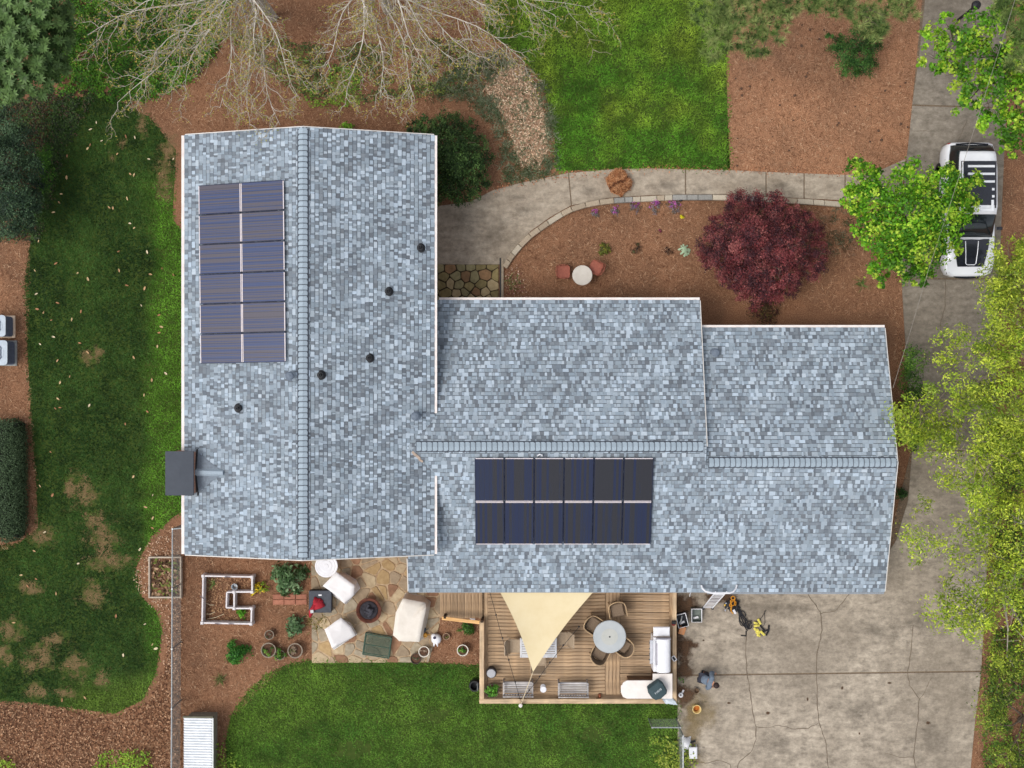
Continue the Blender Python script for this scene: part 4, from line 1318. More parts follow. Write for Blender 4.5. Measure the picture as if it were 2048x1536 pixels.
post = thing('sail_post', 'slim timber post carrying the shade sail rope at the deck edge', 'post', P(1043, 1408))
mb = MB(); mb.tube([P(1043, 1410), top], [.06, .05], 8); mb.build('shaft', RAILW, post, world=True)
mb = MB(); mb.lathe([(.07, -.03), (.07, .03), (0, .05)], 8, top); mb.build('cap', WHITEP, post, world=True)
def string_light(pts, label):
    t_ = thing('string_lights', label, 'string lights', P(pts[0][0], pts[0][1]))
    ps = [P(*q) for q in pts]
    fine = []
    for i in range(len(ps) - 1):
        for k_ in range(8): fine.append(ps[i].lerp(ps[i + 1], k_ / 8) - Vector((0, 0, .06 * math.sin(math.pi * k_ / 8))))
    fine.append(ps[-1])
    mb = MB(); mb.tube(fine, .009, 4); mb.build('cable', BLACKP, t_, world=True)
    for i in range(0, len(fine) - 3, 5):
        mb = MB(); mb.lathe([(0, -.11), (.03, -.09), (.032, -.05), (.02, -.02), (.02, .01), (0, .015)], 8, fine[i]); mb.build('bulb', DARKM, t_, world=True)
string_light([(979, 1182, 2.1), (1000, 1260, 2.1), (1020, 1330, 2.1), (1041, 1402, 2.05)], 'black string lights from the eave to the sail post left of the sail')
string_light([(1158, 1254, 2.1), (1108, 1315, 2.1), (1075, 1360, 2.1), (1042, 1404, 2.05)], 'black string lights from the round table side to the sail post')

# ============================================================ FURNITURE ON THE DECK
TAN_ = M('tan_sling', (172, 154, 132), (152, 134, 112), 20, .9, bmp=.1)
WICK = M('wicker', (136, 117, 97), (100, 84, 69), 40, .85, bmp=.5, stretch=(1, 1, 2))
WICKR = M('wicker_rim', (184, 158, 124), (150, 124, 94), 30, .8, bmp=.3)
def rot2(p, a): return Vector((p[0] * math.cos(a) - p[1] * math.sin(a), p[0] * math.sin(a) + p[1] * math.cos(a), p[2]))
def wicker_chair(px, py, rz, label, group='wicker armchairs round the round deck table'):
    """tub chair facing local -Y"""
    t_ = thing('wicker_armchair', label, 'chair', P(px, py, DZ), rz, group)
    mb = MB(); mb.bbox((0, -.03, .40), (.5, .5, .1), .04); mb.build('seat', WICK, t_)
    # U-shaped shell
    pr, hs_ = [], []
    for k_ in range(15):
        th = math.pi * (k_ / 14)
        pr.append((math.cos(th) * .31, math.sin(th) * .24 + .04)); hs_.append(.62 + .24 * math.sin(th) ** 1.2)
    pr = [(.31, -.28), (.31, -.12)] + pr + [(-.31, -.12), (-.31, -.28)]; hs_ = [.58, .61] + hs_ + [.61, .58]
    V, Fs = [], []
    for (x_, y_), h in zip(pr, hs_):
        s = .90
        V += [(x_ * s, y_ * s, .3), (x_ * 1.02, y_ * 1.02 + (.05 if y_ > .1 else 0), h), (x_ * 1.1, y_ * 1.1 + (.05 if y_ > .1 else 0), h), (x_ * 1.0, y_ * 1.0, .3)]
    m = len(pr)
    for i in range(m - 1):
        for k_ in range(4):
            l = (k_ + 1) % 4
            Fs.append((i * 4 + k_, i * 4 + l, i * 4 + 4 + l, i * 4 + 4 + k_))
    Fs += [(3, 2, 1, 0), tuple(range((m - 1) * 4, m * 4))]
    mb = MB(); mb.add(V, Fs); mb.build('backrest', WICK, t_)
    mb = MB(); mb.tube([(x_ * 1.06, y_ * 1.06 + (.05 if y_ > .1 else 0), h + .005) for (x_, y_), h in zip(pr, hs_)], .024, 6); mb.build('rim', WICKR, t_)
    for sx in (-1, 1):
        for sy in (-.24, .2):
            mb = MB(); mb.tube([(sx * .25, sy, .36), (sx * .27, sy * 1.1, 0)], .02, 6); mb.build('leg', WICKR, t_)
    return t_
cx, cy = 1216, 1265
for px, py, lb in [(1232, 1214, 'brown wicker armchair pulled back from the round table towards the house'), (1184, 1243, 'brown wicker armchair between the round table and the shade sail'),
                   (1197, 1302, 'brown wicker armchair at the round table on the bench side'), (1245, 1287, 'brown wicker armchair at the round table on the grill side')]:
    d = Vector((px - cx, -(py - cy)))
    wicker_chair(px, py, math.atan2(d.y, d.x) - math.pi / 2 + (.5 if py == 1214 else 0), lb)
rt = thing('round_table', 'round pale grey glass patio table on the deck', 'table', P(cx, cy, DZ))
GLST = M('frosted_glass', (170, 174, 175), (156, 162, 164), 1.6, .3, spec=.5, bmp=0)
mb = MB(); mb.lathe([(.58, .70), (.60, .715), (.60, .73), (.585, .74), (0, .742)], 48); mb.build('table_top', GLST, rt)
mb = MB(); mb.lathe([(.3, .743), (.31, .746), (0, .748)], 32); mb.build('centre_disc', M('frost_centre', (178, 178, 172), (166, 168, 162), 3, .35, bmp=0), rt)
mb = MB(); mb.lathe([(.03, .74), (.03, .76), (.014, .762), (.012, .75)], 12); mb.build('parasol_hole', DARKM, rt)
mb = MB(); mb.tube([P(0, 0) * 0 + Vector((.6 * math.cos(t_), .6 * math.sin(t_), .715)) for t_ in np.linspace(0, 2 * math.pi, 40)], .018, 6); mb.build('rim', GALV, rt)
for k_ in range(4):
    th = math.pi / 4 + k_ * math.pi / 2
    mb = MB(); mb.tube([(math.cos(th) * .42, math.sin(th) * .42, 0), (math.cos(th) * .3, math.sin(th) * .3, .4), (math.cos(th) * .45, math.sin(th) * .45, .7)], .02, 6); mb.build('leg', GALV, rt)
# square table and sling chairs under the sail
st = thing('square_table', 'white slatted square table half under the shade sail', 'table', P(1076, 1287, DZ))
WT = M('table_white', (206, 206, 208), (186, 188, 192), 8, .6, bmp=.05)
mb = MB()
for s in (-1, 1):
    mb.bbox((0, s * .33, .70), (1.3, .07, .04), .01); mb.bbox((s * .65, 0, .70), (.07, .73, .04), .01)
mb.build('frame', WT, st)
for k_ in range(7):
    mb = MB(); mb.bbox((0, -.265 + k_ * .088, .702), (1.24, .07, .02), .004); mb.build('slat', WT, st)
for sx in (-1, 1):
    for sy in (-1, 1):
        mb = MB(); mb.box((sx * .62, sy * .3, .34), (.05, .05, .68)); mb.build('leg', WT, st)
def sling(px, py, rz, label):
    t_ = thing('sling_chair', label, 'chair', P(px, py, DZ), rz, 'tan sling chairs round the square table')
    V, Fs = [], []
    prof = [(-.25, .43), (-.1, .41), (.08, .40), (.16, .42), (.22, .55), (.30, .74), (.35, .86), (.385, .86), (.34, .72), (.26, .52), (.2, .385), (.08, .37), (-.1, .38), (-.25, .40)]
    m = len(prof)
    for sx in (-.25, .25):
        V += [(sx, a_, b_) for a_, b_ in prof]
    Fs = [(k_, (k_ + 1) % m, m + (k_ + 1) % m, m + k_) for k_ in range(m)] + [tuple(range(m))[::-1], tuple(range(m, 2 * m))]
    mb = MB(); mb.add(V, Fs); mb.build('sling', TAN_, t_)
    for sx in (-1, 1):
        mb = MB(); mb.tube([(sx * .27, -.28, 0), (sx * .28, -.25, .42), (sx * .28, -.2, .62), (sx * .28, .25, .64)], .016, 6); mb.build('arm', TAN_, t_)
        mb = MB(); mb.tube([(sx * .27, .3, 0), (sx * .27, .16, .4), (sx * .27, .34, .86)], .016, 6); mb.build('leg', TAN_, t_)
sling(1029, 1287, math.pi / 2, 'tan sling chair at the left end of the square table')
sling(1126, 1273, -math.pi / 2, 'tan sling chair between the square table and wicker chair')
sling(1076, 1318, math.pi, 'tan sling chair at the square table nearest the benches')
def bench(px, py, label):
    t_ = thing('bench', label, 'bench', P(px, py, DZ), 0, 'grey slatted benches along the deck rail')
    L = 1.14
    for k_ in range(5):
        mb = MB(); mb.bbox((0, .17 - k_ * .085, .43), (L, .07, .03), .006); mb.build('seat_slat', GREYW, t_)
    mb = MB(); mb.box((0, .2, .38), (L - .06, .03, .07)); mb.build('apron', GREYW, t_)
    for k_ in range(11):
        mb = MB(); mb.box((-L / 2 + .07 + k_ * (L - .14) / 10, -.25, .63), (.045, .02, .30)); mb.build('back_slat', GREYW, t_)
    for z_ in (.48, .80):
        mb = MB(); mb.bbox((0, -.25, z_), (L, .035, .05), .006); mb.build('back_rail', GREYW, t_)
    for sx in (-1, 1):
        for sy, h in ((.2, .60), (-.25, .82)):
            mb = MB(); mb.box((sx * (L / 2 - .03), sy, h / 2), (.05, .05, h)); mb.build('leg', GREYW, t_)
        mb = MB(); mb.bbox((sx * (L / 2 - .03), -.02, .615), (.055, .5, .03), .006); mb.build('armrest', GREYW, t_)
bench(1036, 1369, 'grey slatted timber bench under the string lights beside the potted plant')
bench(1145, 1370, 'grey slatted timber bench beside the white stool, away from the string lights')
s_ = thing('stool', 'small white round stool between the two grey benches', 'stool', P(1086, 1373, DZ))
mb = MB(); mb.lathe([(.1, 0), (.1, .03), (.04, .06), (.04, .36), (.11, .4), (.12, .42), (.11, .44), (0, .445)], 20); mb.build('seat', WHITEM, s_)
s_ = thing('planter_stool', 'dark round drum stool with pale grey seat in the deck corner', 'stool', P(983, 1341, DZ))
mb = MB(); mb.lathe([(.17, 0), (.2, .2), (.2, .36), (.175, .42)], 24); mb.build('drum', M('charcoal', (66, 60, 58), (50, 46, 46), 20, .8), s_)
mb = MB(); mb.lathe([(.16, .41), (.165, .44), (.15, .46), (0, .465)], 24); mb.build('seat', M('seat_grey', (170, 170, 172), (150, 150, 154), 15, .7), s_)

# ---- grill, counter and covered cooker
gr = thing('gas_grill', 'white enamel gas grill with front handle beside the deck rail', 'grill', P(1322, 1300, DZ))
def gp(px, py, z): return P(px, py, z) - gr.location
gx = lambda px, z=1.35: P(px, 0, z).x - gr.location.x
gy = lambda py, z=1.35: P(0, py, z).y - gr.location.y
def gbox(px0, px1, py0, py1, z0, z1, name, matl, bev=.02):
    mb = MB(); x0_, x1_ = gx(px0, z1 + DZ), gx(px1, z1 + DZ); y0_, y1_ = gy(py1, z1 + DZ), gy(py0, z1 + DZ)
    mb.bbox(((x0_ + x1_) / 2, (y0_ + y1_) / 2, (z0 + z1) / 2), (x1_ - x0_, y1_ - y0_, z1 - z0), bev); return mb.build(name, matl, gr)
gbox(1307, 1341, 1275, 1344, 0.02, .86, 'cabinet', WHITEM)
gbox(1307, 1340, 1254, 1273, .80, .86, 'side_shelf', WHITEM, .03)
# rounded hood
V, Fs = [], []
x0_, x1_, y0_, y1_ = gx(1312), gx(1340), gy(1343), gy(1277)
pf = []
for k_ in range(9):
    th = math.pi * k_ / 8
    pf.append((x0_ + (x1_ - x0_) * (1 - math.cos(th)) / 2, .87 + .25 * math.sin(th) ** .6))
m = len(pf)
for yy in (y0_, y1_): V += [(a_, yy, b_) for a_, b_ in pf]
Fs = [(k_, k_ + 1, m + k_ + 1, m + k_) for k_ in range(m - 1)] + [tuple(range(m)), tuple(range(m, 2 * m))[::-1]]
mb = MB(); mb.add(V, Fs); hood = mb.build('hood', WHITEM, gr, smooth=False)
mb = MB(); mb.box(((x0_ + x1_) / 2, y1_ + .025, 1.0), (x1_ - x0_, .03, .27)); mb.build('hood_band', M('steel_band', (160, 158, 166), (136, 134, 144), 10, .35, metal=.6, bmp=0), hood)
mb = MB(); hx = x0_ - .02
mb.tube([(hx + .04, y0_ + .2, .98), (hx - .06, y0_ + .23, 1.0), (hx - .06, y1_ - .06, 1.0), (hx + .04, y1_ - .03, .98)], .028, 8); mb.build('handle', WHITEM, hood)
mb = MB(); mb.box((hx + .055, (y0_ + y1_) / 2 + .06, 1.02), (.06, (y1_ - y0_) * .66, .02)); mb.build('name_plate', M('plate_grey', (146, 140, 152), (126, 120, 132), 8, .4), hood)
gbox(1300, 1307, 1280, 1328, .74, .82, 'front_panel', M('panel_steel', (196, 198, 204), (176, 178, 186), 6, .35, metal=.4, bmp=0))
for k_ in range(4):
    mb = MB(); mb.tube([(gx(1299.5, 1.23), gy(1286 + 11 * k_, 1.23), .78), (gx(1298, 1.23), gy(1286 + 11 * k_, 1.23), .78)], .025, 8); mb.build('knob', DARKM, gr)
ct = thing('counter', 'white L-shaped outdoor counter with rounded end in the deck corner', 'counter', P(1295, 1375, DZ))
CTM = M('counter_stone', (224, 218, 212), (212, 203, 196), 4, .45, bmp=0)
CZ = DZ + .88
L_ = [(1254, 1361), (1306, 1361), (1306, 1347.5), (1345, 1347.5), (1345, 1397.5), (1254, 1397.5), (1246, 1394), (1242, 1385), (1242, 1373), (1247, 1365)]
mb = MB(); mb.prism([P(a_, b_, CZ) for a_, b_ in L_], CZ - .05, CZ, .01); mb.build('counter_top', CTM, ct, world=True)
mb = MB(); mb.prism([P(a_, b_, CZ) for a_, b_ in [(1258, 1364), (1308, 1364), (1308, 1350), (1342, 1350), (1342, 1395), (1258, 1395)]], DZ, CZ - .052); mb.build('counter_base', M('base_wood', (120, 92, 68), (92, 70, 52), 8, .9), ct, world=True)
kc = thing('covered_cooker', 'dark green-black fabric cover over a round cooker on the counter corner', 'grill cover', P(1315, 1382, CZ) )
COV = M('cover_fabric', (62, 78, 82), (50, 64, 68), 30, .85, bmp=.1)
out = [(1295, 1378), (1305, 1370), (1318, 1361), (1326, 1366), (1335, 1382), (1334, 1389), (1322, 1400), (1312, 1402), (1304, 1397), (1297, 1387)]
zt = CZ + .42
ring0 = [P(a_, b_, zt) for a_, b_ in out]; cen = sum(ring0, Vector()) / len(ring0)
V = [cen + (p - cen) * .92 + Vector((0, 0, -.42 + 0)) for p in ring0]
V += [cen + (p - cen) * 1.0 + Vector((0, 0, -.12)) for p in ring0]
V += [cen + (p - cen) * .86 + Vector((0, 0, -.01)) for p in ring0]
V += [cen + (p - cen) * .4 + Vector((0, 0, .03)) for p in ring0] + [cen + Vector((0, 0, .035))]
m = len(out); Fs = []
for r_ in range(3):
    for k_ in range(m): Fs.append((r_ * m + (k_ + 1) % m, r_ * m + k_, (r_ + 1) * m + k_, (r_ + 1) * m + (k_ + 1) % m))
for k_ in range(m): Fs.append((3 * m + (k_ + 1) % m, 3 * m + k_, 4 * m))
mb = MB(); mb.add(V, Fs); mb.build('cover', COV, kc, world=True)
mb = MB()      # pale block lettering on the lid (too small to read in the photo)
dv = (P(1322, 1378, zt) - P(1311, 1387, zt)).normalized(); up = Vector((-dv.y, dv.x, 0)); ang = math.atan2(dv.y, dv.x)
for k_ in range(6):
    c = P(1316.5, 1382.5, zt + .05) + dv * (-.125 + .05 * k_)
    for (a_, b_, w_, h_) in [[(-.015, 0, .01, .07), (0, .03, .03, .01), (0, 0, .03, .01)], [(0, 0, .012, .07), (.005, -.03, .03, .01)], [(-.012, 0, .01, .07), (.014, 0, .01, .07), (0, .01, .03, .01)], [(-.014, 0, .01, .07), (0, .03, .03, .01), (0, -.03, .03, .01)], [(-.012, 0, .01, .07), (.006, .0, .01, .05)], [(-.014, 0, .01, .07), (.014, 0, .01, .07), (0, .03, .03, .01), (0, -.03, .03, .01)]][k_]:
        mb.box(c + dv * a_ + up * b_, (w_, h_, .004), ang)
mb.build('lettering', M('letter_grey', (196, 202, 204), (186, 192, 194), 5, .7, bmp=0), kc, world=True)
mb = MB(); a_ = P(1301, 1374, zt - .03); mb.tube([a_ + Vector((-.07, -.06, -.06)), a_ + Vector((-.11, .03, .02)), a_ + Vector((-.02, .12, .02)), a_ + Vector((.06, .1, -.04))], .015, 6); mb.build('handle', COV, kc, world=True)
bagm = M('clear_bag', (196, 204, 210), (176, 186, 194), 6, .3, bmp=.4)
mb = MB()
for r_ in range(9):
    for k_ in range(5):
        pass
gx_, gy_ = 9, 5
V = []
for i in range(gx_ + 1):
    for j in range(gy_ + 1):
        p = P(1330 + 25 * i / gx_ - 8 * (1 - j / gy_), 1394 + 13 * j / gy_ + 3 * i / gx_, RZ + .03)
        V.append(p + Vector((random.uniform(-.015, .015), random.uniform(-.015, .015), .01 + .05 * random.random() + .04 * math.sin(math.pi * j / gy_))))
Fs = [(i * (gy_ + 1) + j, i * (gy_ + 1) + j + 1, (i + 1) * (gy_ + 1) + j + 1, (i + 1) * (gy_ + 1) + j) for i in range(gx_) for j in range(gy_)]
mb.add(V, [f_ for f_ in Fs]); mb.add([v_ - Vector((0, 0, .03)) for v_ in V], [f_[::-1] for f_ in Fs])
tag(mb.build('plastic_sheet', bagm, None, world=True, smooth=True), 'crumpled translucent plastic sheet over the deck rail corner', 'plastic sheet')
# small things on and beside the rail
t_ = thing('phone_stand', 'small white frame lying on the right deck rail', 'frame', P(1348, 1317, RZ + .02))
mb = MB()
for a_, b_, w_, h_ in ((-.06, 0, .03, .2), (.06, 0, .03, .2), (0, .09, .14, .03), (0, -.09, .14, .03)): mb.box((a_, b_, .012), (w_, h_, .02))
mb.build('frame', WHITEM, t_); mb = MB(); mb.box((0, 0, .006), (.08, .14, .01)); mb.build('screen', BLACKP, t_); t_.rotation_euler = (0, 0, .6)
t_ = thing('red_can', 'small black lantern with red base on the right deck rail', 'lantern', P(1347, 1247, RZ + .02))
mb = MB(); mb.lathe([(.08, 0), (.08, .05), (.06, .06)], 14); mb.build('base', M('red_paint', (150, 40, 36), (120, 30, 28), 8, .5), t_)
mb = MB(); mb.bbox((0, .06, .1), (.15, .12, .14), .02); mb.build('body', BLACKP, t_)
t_ = thing('candle_holder', 'small rust-brown candle holder on the deck edge board', 'candle holder', P(1199, 1391, DZ))
mb = MB(); mb.bbox((0, 0, .06), (.1, .16, .12), .015); mb.build('body', M('rust', (140, 82, 54), (110, 62, 42), 14, .8), t_)
mb = MB(); mb.lathe([(.035, .12), (.035, .15), (0, .155)], 10); mb.build('candle', M('wax', (176, 110, 80), (156, 94, 68), 8, .6), t_)

# ============================================================ PATIO
COVW = M('cover_white', (226, 223, 222), (216, 212, 210), 2.5, .85, spec=.1, bmp=.05)
COVC = M('cover_cream', (216, 209, 199), (204, 196, 184), 2.5, .85, spec=.1, bmp=.05)
def cloth_cover(name, label, ctr, tops, bases, matl):
    """fitted furniture cover: top outline (px,py,z) lofted down to the base outline (px,py), with sagging creases"""
    t_ = thing(name, label, 'furniture cover', P(*ctr), 0, None)
    n = len(tops)
    sub = 5
    def dens(pts):
        o_ = []
        for i in range(n):
            a_, b_ = pts[i], pts[(i + 1) % n]
            for k_ in range(sub): o_.append(a_.lerp(b_, k_ / sub))
        return o_
    T = dens([P(*q) for q in tops]); B_ = dens([P(q[0], q[1], .04) for q in bases])
    N_ = len(T)
    V = []
    for l, t in enumerate((0, .2, .45, .7, .9, 1.0)):
        for i in range(N_):
            p = B_[i].lerp(T[i], t)
            w = .022 * math.sin(i * 1.9) * (1 - t) + random.uniform(-.008, .008)
            cen = sum(B_, Vector()) / N_
            d = (p - cen); d.z = 0
            V.append(p + d.normalized() * w)
    cen = sum(T, Vector()) / N_
    for s in (.7, .35):
        for i in range(N_): V.append(cen + (T[i] - cen) * s + Vector((0, 0, -.02 * (1 - s) + random.uniform(-.004, .004))))
    V.append(cen - Vector((0, 0, .014)))
    Fs = []
    for r_ in range(7):
        for i in range(N_):
            j = (i + 1) % N_
            Fs.append((r_ * N_ + i, r_ * N_ + j, (r_ + 1) * N_ + j, (r_ + 1) * N_ + i))
    for i in range(N_): Fs.append((7 * N_ + i, 7 * N_ + (i + 1) % N_, 8 * N_))
    # outward winding
    ar = sum(B_[i].x * B_[(i + 1) % N_].y - B_[(i + 1) % N_].x * B_[i].y for i in range(N_))
    if ar < 0: Fs = [f_[::-1] for f_ in Fs]
    mb = MB(); mb.add(V, Fs); mb.build('cover', matl, t_, world=True, smooth=True)
    m_ = MB()
    hem = [B_[i] + Vector((0, 0, .0)) for i in range(N_)]
    m_.tube(hem + [hem[0]], .014, 5); m_.build('hem', matl, t_, world=True)
    return t_
cloth_cover('covered_chair', 'white fabric cover over a garden chair beside the black storage box', (684, 1177),
            [(645, 1172, .75), (672, 1144, .85), (709, 1171, .62), (706, 1192, .45), (688, 1207, .45), (672, 1189, .6)], [(650, 1170), (690, 1146), (712, 1160), (720, 1176), (692, 1208), (668, 1192)], COVW)
cloth_cover('covered_chair', 'white fabric cover over a garden chair beside the green mesh crate', (681, 1267),
            [(649, 1259, .85), (682, 1235, .8), (702, 1253, .55), (711, 1271, .5), (664, 1296, .85)], [(654, 1258), (684, 1238), (700, 1246), (714, 1268), (668, 1299)], COVW)
cloth_cover('covered_sofa', 'large cream fabric cover over a garden loveseat on the patio', (824, 1235),
            [(806, 1197, .8), (851, 1206, .62), (852, 1216, .72), (838, 1284, .62), (798, 1282, .6), (786, 1270, .62), (792, 1225, .7)], [(812, 1186), (846, 1192), (861, 1204), (846, 1278), (800, 1279), (792, 1262), (798, 1214)], COVC)
fp = thing('fire_pit', 'round rusty fire pit bowl filled with charred logs on the patio', 'fire pit', P(740, 1217))
RUST = M('rusted_steel', (108, 62, 46), (70, 42, 34), 9, .85, bmp=.2)
mb = MB(); mb.lathe([(.2, 0), (.24, .1), (.40, .22), (.46, .36), (.48, .38), (.48, .41), (.45, .42), (.37, .36), (.33, .30), (.28, .24), (0, .22)], 36); mb.build('bowl', RUST, fp)
mb = MB(); mb.lathe([(.34, .30), (.34, .36), (.30, .38), (0, .40)], 24); mb.build('ash_bed', M('ash', (58, 56, 62), (34, 32, 36), 10, .95, bmp=.5), fp)
CHAR = M('charred_log', (74, 74, 82), (40, 38, 44), 12, .9, bmp=.5)
for k_ in range(7):
    a_ = random.uniform(0, 3.14); q = Vector((random.uniform(-.14, .14), random.uniform(-.14, .14), .42 + .015 * k_)); d = Vector((math.cos(a_), math.sin(a_), 0)) * random.uniform(.1, .16)
    mb = MB(); mb.tube([q - d, q, q + d], [.05, .06, .045], 7); mb.build('log', CHAR, fp)
wt = thing('round_side_table', 'white round side table tucked under the left wing eave', 'table', P(658, 1127))
mb = MB(); mb.lathe([(.40, .58), (.43, .60), (.43, .63), (.40, .64), (.34, .63), (.33, .645), (.22, .64), (.21, .652), (.09, .65), (.08, .66), (0, .66)], 40); mb.build('table_top', WHITEM, wt)
for k_ in range(3):
    th = k_ * 2.094; mb = MB(); mb.tube([(.32 * math.cos(th), .32 * math.sin(th), 0), (.25 * math.cos(th), .25 * math.sin(th), .6)], .02, 6); mb.build('leg', WHITEM, wt)
sb = thing('storage_box', 'black plastic storage box beside the white chair cover', 'storage box', P(644, 1199))
mb = MB(); mb.bbox((0, 0, .2), (.82, .80, .4), .02); mb.build('body', BLACKP, sb)
mb = MB(); mb.bbox((0, 0, .42), (.86, .84, .06), .02); mb.build('lid', M('lid_grey', (66, 70, 78), (54, 58, 66), 10, .6), sb)
mb = MB(); mb.box((0, .25, .455), (.12, .05, .012)); mb.build('latch', WHITEM, sb)
rc = thing('red_bag', 'crumpled red folding chair bag lying across the black storage box', 'bag', P(636, 1212, .46))
REDC = M('red_cloth', (168, 38, 50), (128, 26, 38), 9, .85, bmp=.4)
mb = MB()
for k_ in range(6):
    a_ = -0.55 + .22 * k_
    d = Vector((math.cos(a_ + .9), math.sin(a_ + .9), 0))
    mb.tube([P(628, 1218, .47), P(628, 1218, .50) + d * .25, P(628, 1218, .47) + d * random.uniform(.38, .5)], [.05, .075, .05], 6)
mb.tube([P(632, 1205, .48), P(622, 1224, .47), P(620, 1234, .40)], [.08, .09, .05], 6)
mb.build('cloth', REDC, rc, world=True, smooth=True)
mb = MB(); mb.bbox(P(624, 1223, .55), (.13, .13, .03), .01, .1); mb.build('buckle', GALV, rc, world=True)
gc = thing('mesh_crate', 'dark green wire mesh crate lying on the patio flagstones', 'mesh crate', P(757, 1289))
GRW = M('green_wire', (72, 94, 80), (54, 74, 62), 12, .7, bmp=0)
cr = [P(733, 1264), P(784, 1273), P(779, 1313), P(727, 1305)]
zt = .28
mb = MB()
for i in range(4):
    a_, b_ = cr[i], cr[(i + 1) % 4]
    mb.tube([a_ + Vector((0, 0, .05)), b_ + Vector((0, 0, .05))], .02, 5); mb.tube([a_ + Vector((0, 0, zt)), b_ + Vector((0, 0, zt))], .022, 5)
    mb.tube([a_ + Vector((0, 0, .04)), a_ + Vector((0, 0, zt))], .02, 5)
mb.tube([(cr[0] + cr[3]) / 2 + Vector((0, 0, zt)), (cr[1] + cr[2]) / 2 + Vector((0, 0, zt))], .016, 5)
mb.build('frame', GRW, gc, world=True)
mb = MB(); NW = 34
for k_ in range(NW + 1):
    t = k_ / NW
    mb.tube([cr[0].lerp(cr[1], t) + Vector((0, 0, zt)), cr[3].lerp(cr[2], t) + Vector((0, 0, zt))], .006, 3, cap=False)
    mb.tube([cr[0].lerp(cr[3], t) + Vector((0, 0, zt)), cr[1].lerp(cr[2], t) + Vector((0, 0, zt))], .006, 3, cap=False)
mb.build('mesh_panel', GRW, gc, world=True, kind='stuff')

# ---- pots
CLAY = M('clay_pot', (176, 150, 124), (150, 124, 100), 12, .85)
POTG = M('grey_pot', (150, 138, 122), (118, 106, 92), 12, .85)
POTW = M('white_pot', (222, 216, 204), (196, 188, 174), 10, .7)
POTD = M('dark_pot', (74, 64, 54), (54, 46, 40), 12, .8)
SOILM = M('pot_soil', (98, 70, 52), (62, 44, 34), 25, .95, bmp=.4)
def leaves_cluster(parent, n, r, h, cols, size, z0, name='foliage', wr=.5, cen=(0, 0), shape=.7):
    a_ = rng.uniform(0, 2 * np.pi, n); q = np.sqrt(rng.random(n)) * r
    ksub = max(4, n // 14)
    ca = rng.uniform(0, 2 * np.pi, ksub); cq = np.sqrt(rng.random(ksub)) * r * .85
    idx = rng.integers(0, ksub, n)
    wob = 1 + .3 * np.sin(ca[idx] * 3 + ksub) + .18 * np.sin(ca[idx] * 5 + 1.7 * ksub)
    x = np.cos(ca[idx]) * cq[idx] * wob + rng.normal(0, r * .15, n) + cen[0]; y = np.sin(ca[idx]) * cq[idx] * wob + rng.normal(0, r * .15, n) + cen[1]
    rr = np.clip(np.hypot(x - cen[0], y - cen[1]) / r, 0, 1.1)
    z = z0 + h * np.clip(1 - rr ** 2 * shape, .05, 1) * rng.uniform(.45, 1, n)
    cc = np.array([lin(c) for c in cols])
    ci = cc[rng.integers(0, len(cols), ksub)][idx] * rng.uniform(.7, 1.3, (n, 1))
    nrm = np.stack([x - cen[0], y - cen[1], np.full(n, r * .9)], 1) + rng.normal(0, r * .5, (n, 3))
    me = leaf_mesh(name, np.stack([x, y, z], 1), rng.uniform(size * .7, size * 1.3, n), rng.uniform(size * .7, size * 1.3, n) * wr, ci, LEAF, normals=nrm)
    return link(name, me, parent)
def pot(px, py, r, h, matl, label, plant=None, z=0, cat='pot'):
    t_ = thing('plant_pot', label, cat, P(px, py, z))
    mb = MB(); mb.lathe([(r * .72, 0), (r * .95, h * .85), (r, h * .88), (r, h), (r * .88, h), (r * .82, h * .8), (0, h * .78)], 24); mb.build('pot', matl, t_)
    mb = MB(); mb.lathe([(r * .82, h * .8), (r * .6, h * .84), (0, h * .85)], 18); mb.build('soil', SOILM, t_)
    if plant: leaves_cluster(t_, plant[0], plant[1], plant[2], plant[3], plant[4], h * .85)
    return t_
GRN = [(58, 96, 34), (84, 130, 44), (112, 150, 60)]
pot(541, 1267, .18, .25, POTG, 'small weathered pot leaning on the two larger hoop pots', (40, .12, .1, [(120, 110, 90), (90, 100, 60)], .07))
pot(540, 1297, .29, .3, POTG, 'wide shallow grey pot with green sprouts in the mulch bed', (90, .22, .2, GRN, .08))
pot(593, 1298, .29, .3, POTG, 'wide shallow grey pot of dry stems and curled leaves', (90, .22, .12, [(150, 130, 110), (110, 110, 70), (80, 70, 56)], .09))
pot(562, 1307, .2, .25, POTG, 'leafy green pot between the two wide grey pots', (200, .24, .3, GRN, .08))
pot(849, 1300, .21, .3, POTW, 'white rimmed pot of dry leaves at the patio corner', (40, .14, .05, [(170, 150, 130), (110, 90, 74)], .08))
pot(833, 1314, .21, .28, POTD, 'dark brown pot half full of soil at the patio corner', (16, .12, .05, [(150, 140, 120), (90, 100, 70)], .08))
pot(926, 1297, .22, .32, POTW, 'white rimmed pot with green plant beside the deck', (160, .15, .12, GRN, .06))
pot(893, 1271, .13, .2, CLAY, 'small clay pot with dry soil beside the white rabbit ornament', (30, .1, .06, [(150, 130, 90), (120, 120, 70)], .06))
pot(984, 1377, .26, .34, POTD, 'dark pot of bright green leaves in the deck corner', (260, .24, .25, [(96, 156, 50), (120, 176, 70), (74, 126, 40)], .1), DZ)
orn = thing('garden_ornament', 'white crouching rabbit ornament beside the deck', 'ornament', P(873, 1276))
mb = MB(); q = P(873, 1276) - orn.location
mb.lathe([(.1, 0), (.19, .06), (.2, .18), (.16, .28), (.08, .33), (0, .34)], 16, (0, .0, 0)); mb.lathe([(.03, .02), (.1, .08), (.11, .16), (.08, .22), (0, .24)], 12, (-.08, .12, .1)); mb.build('body', WHITEM, orn, smooth=True)
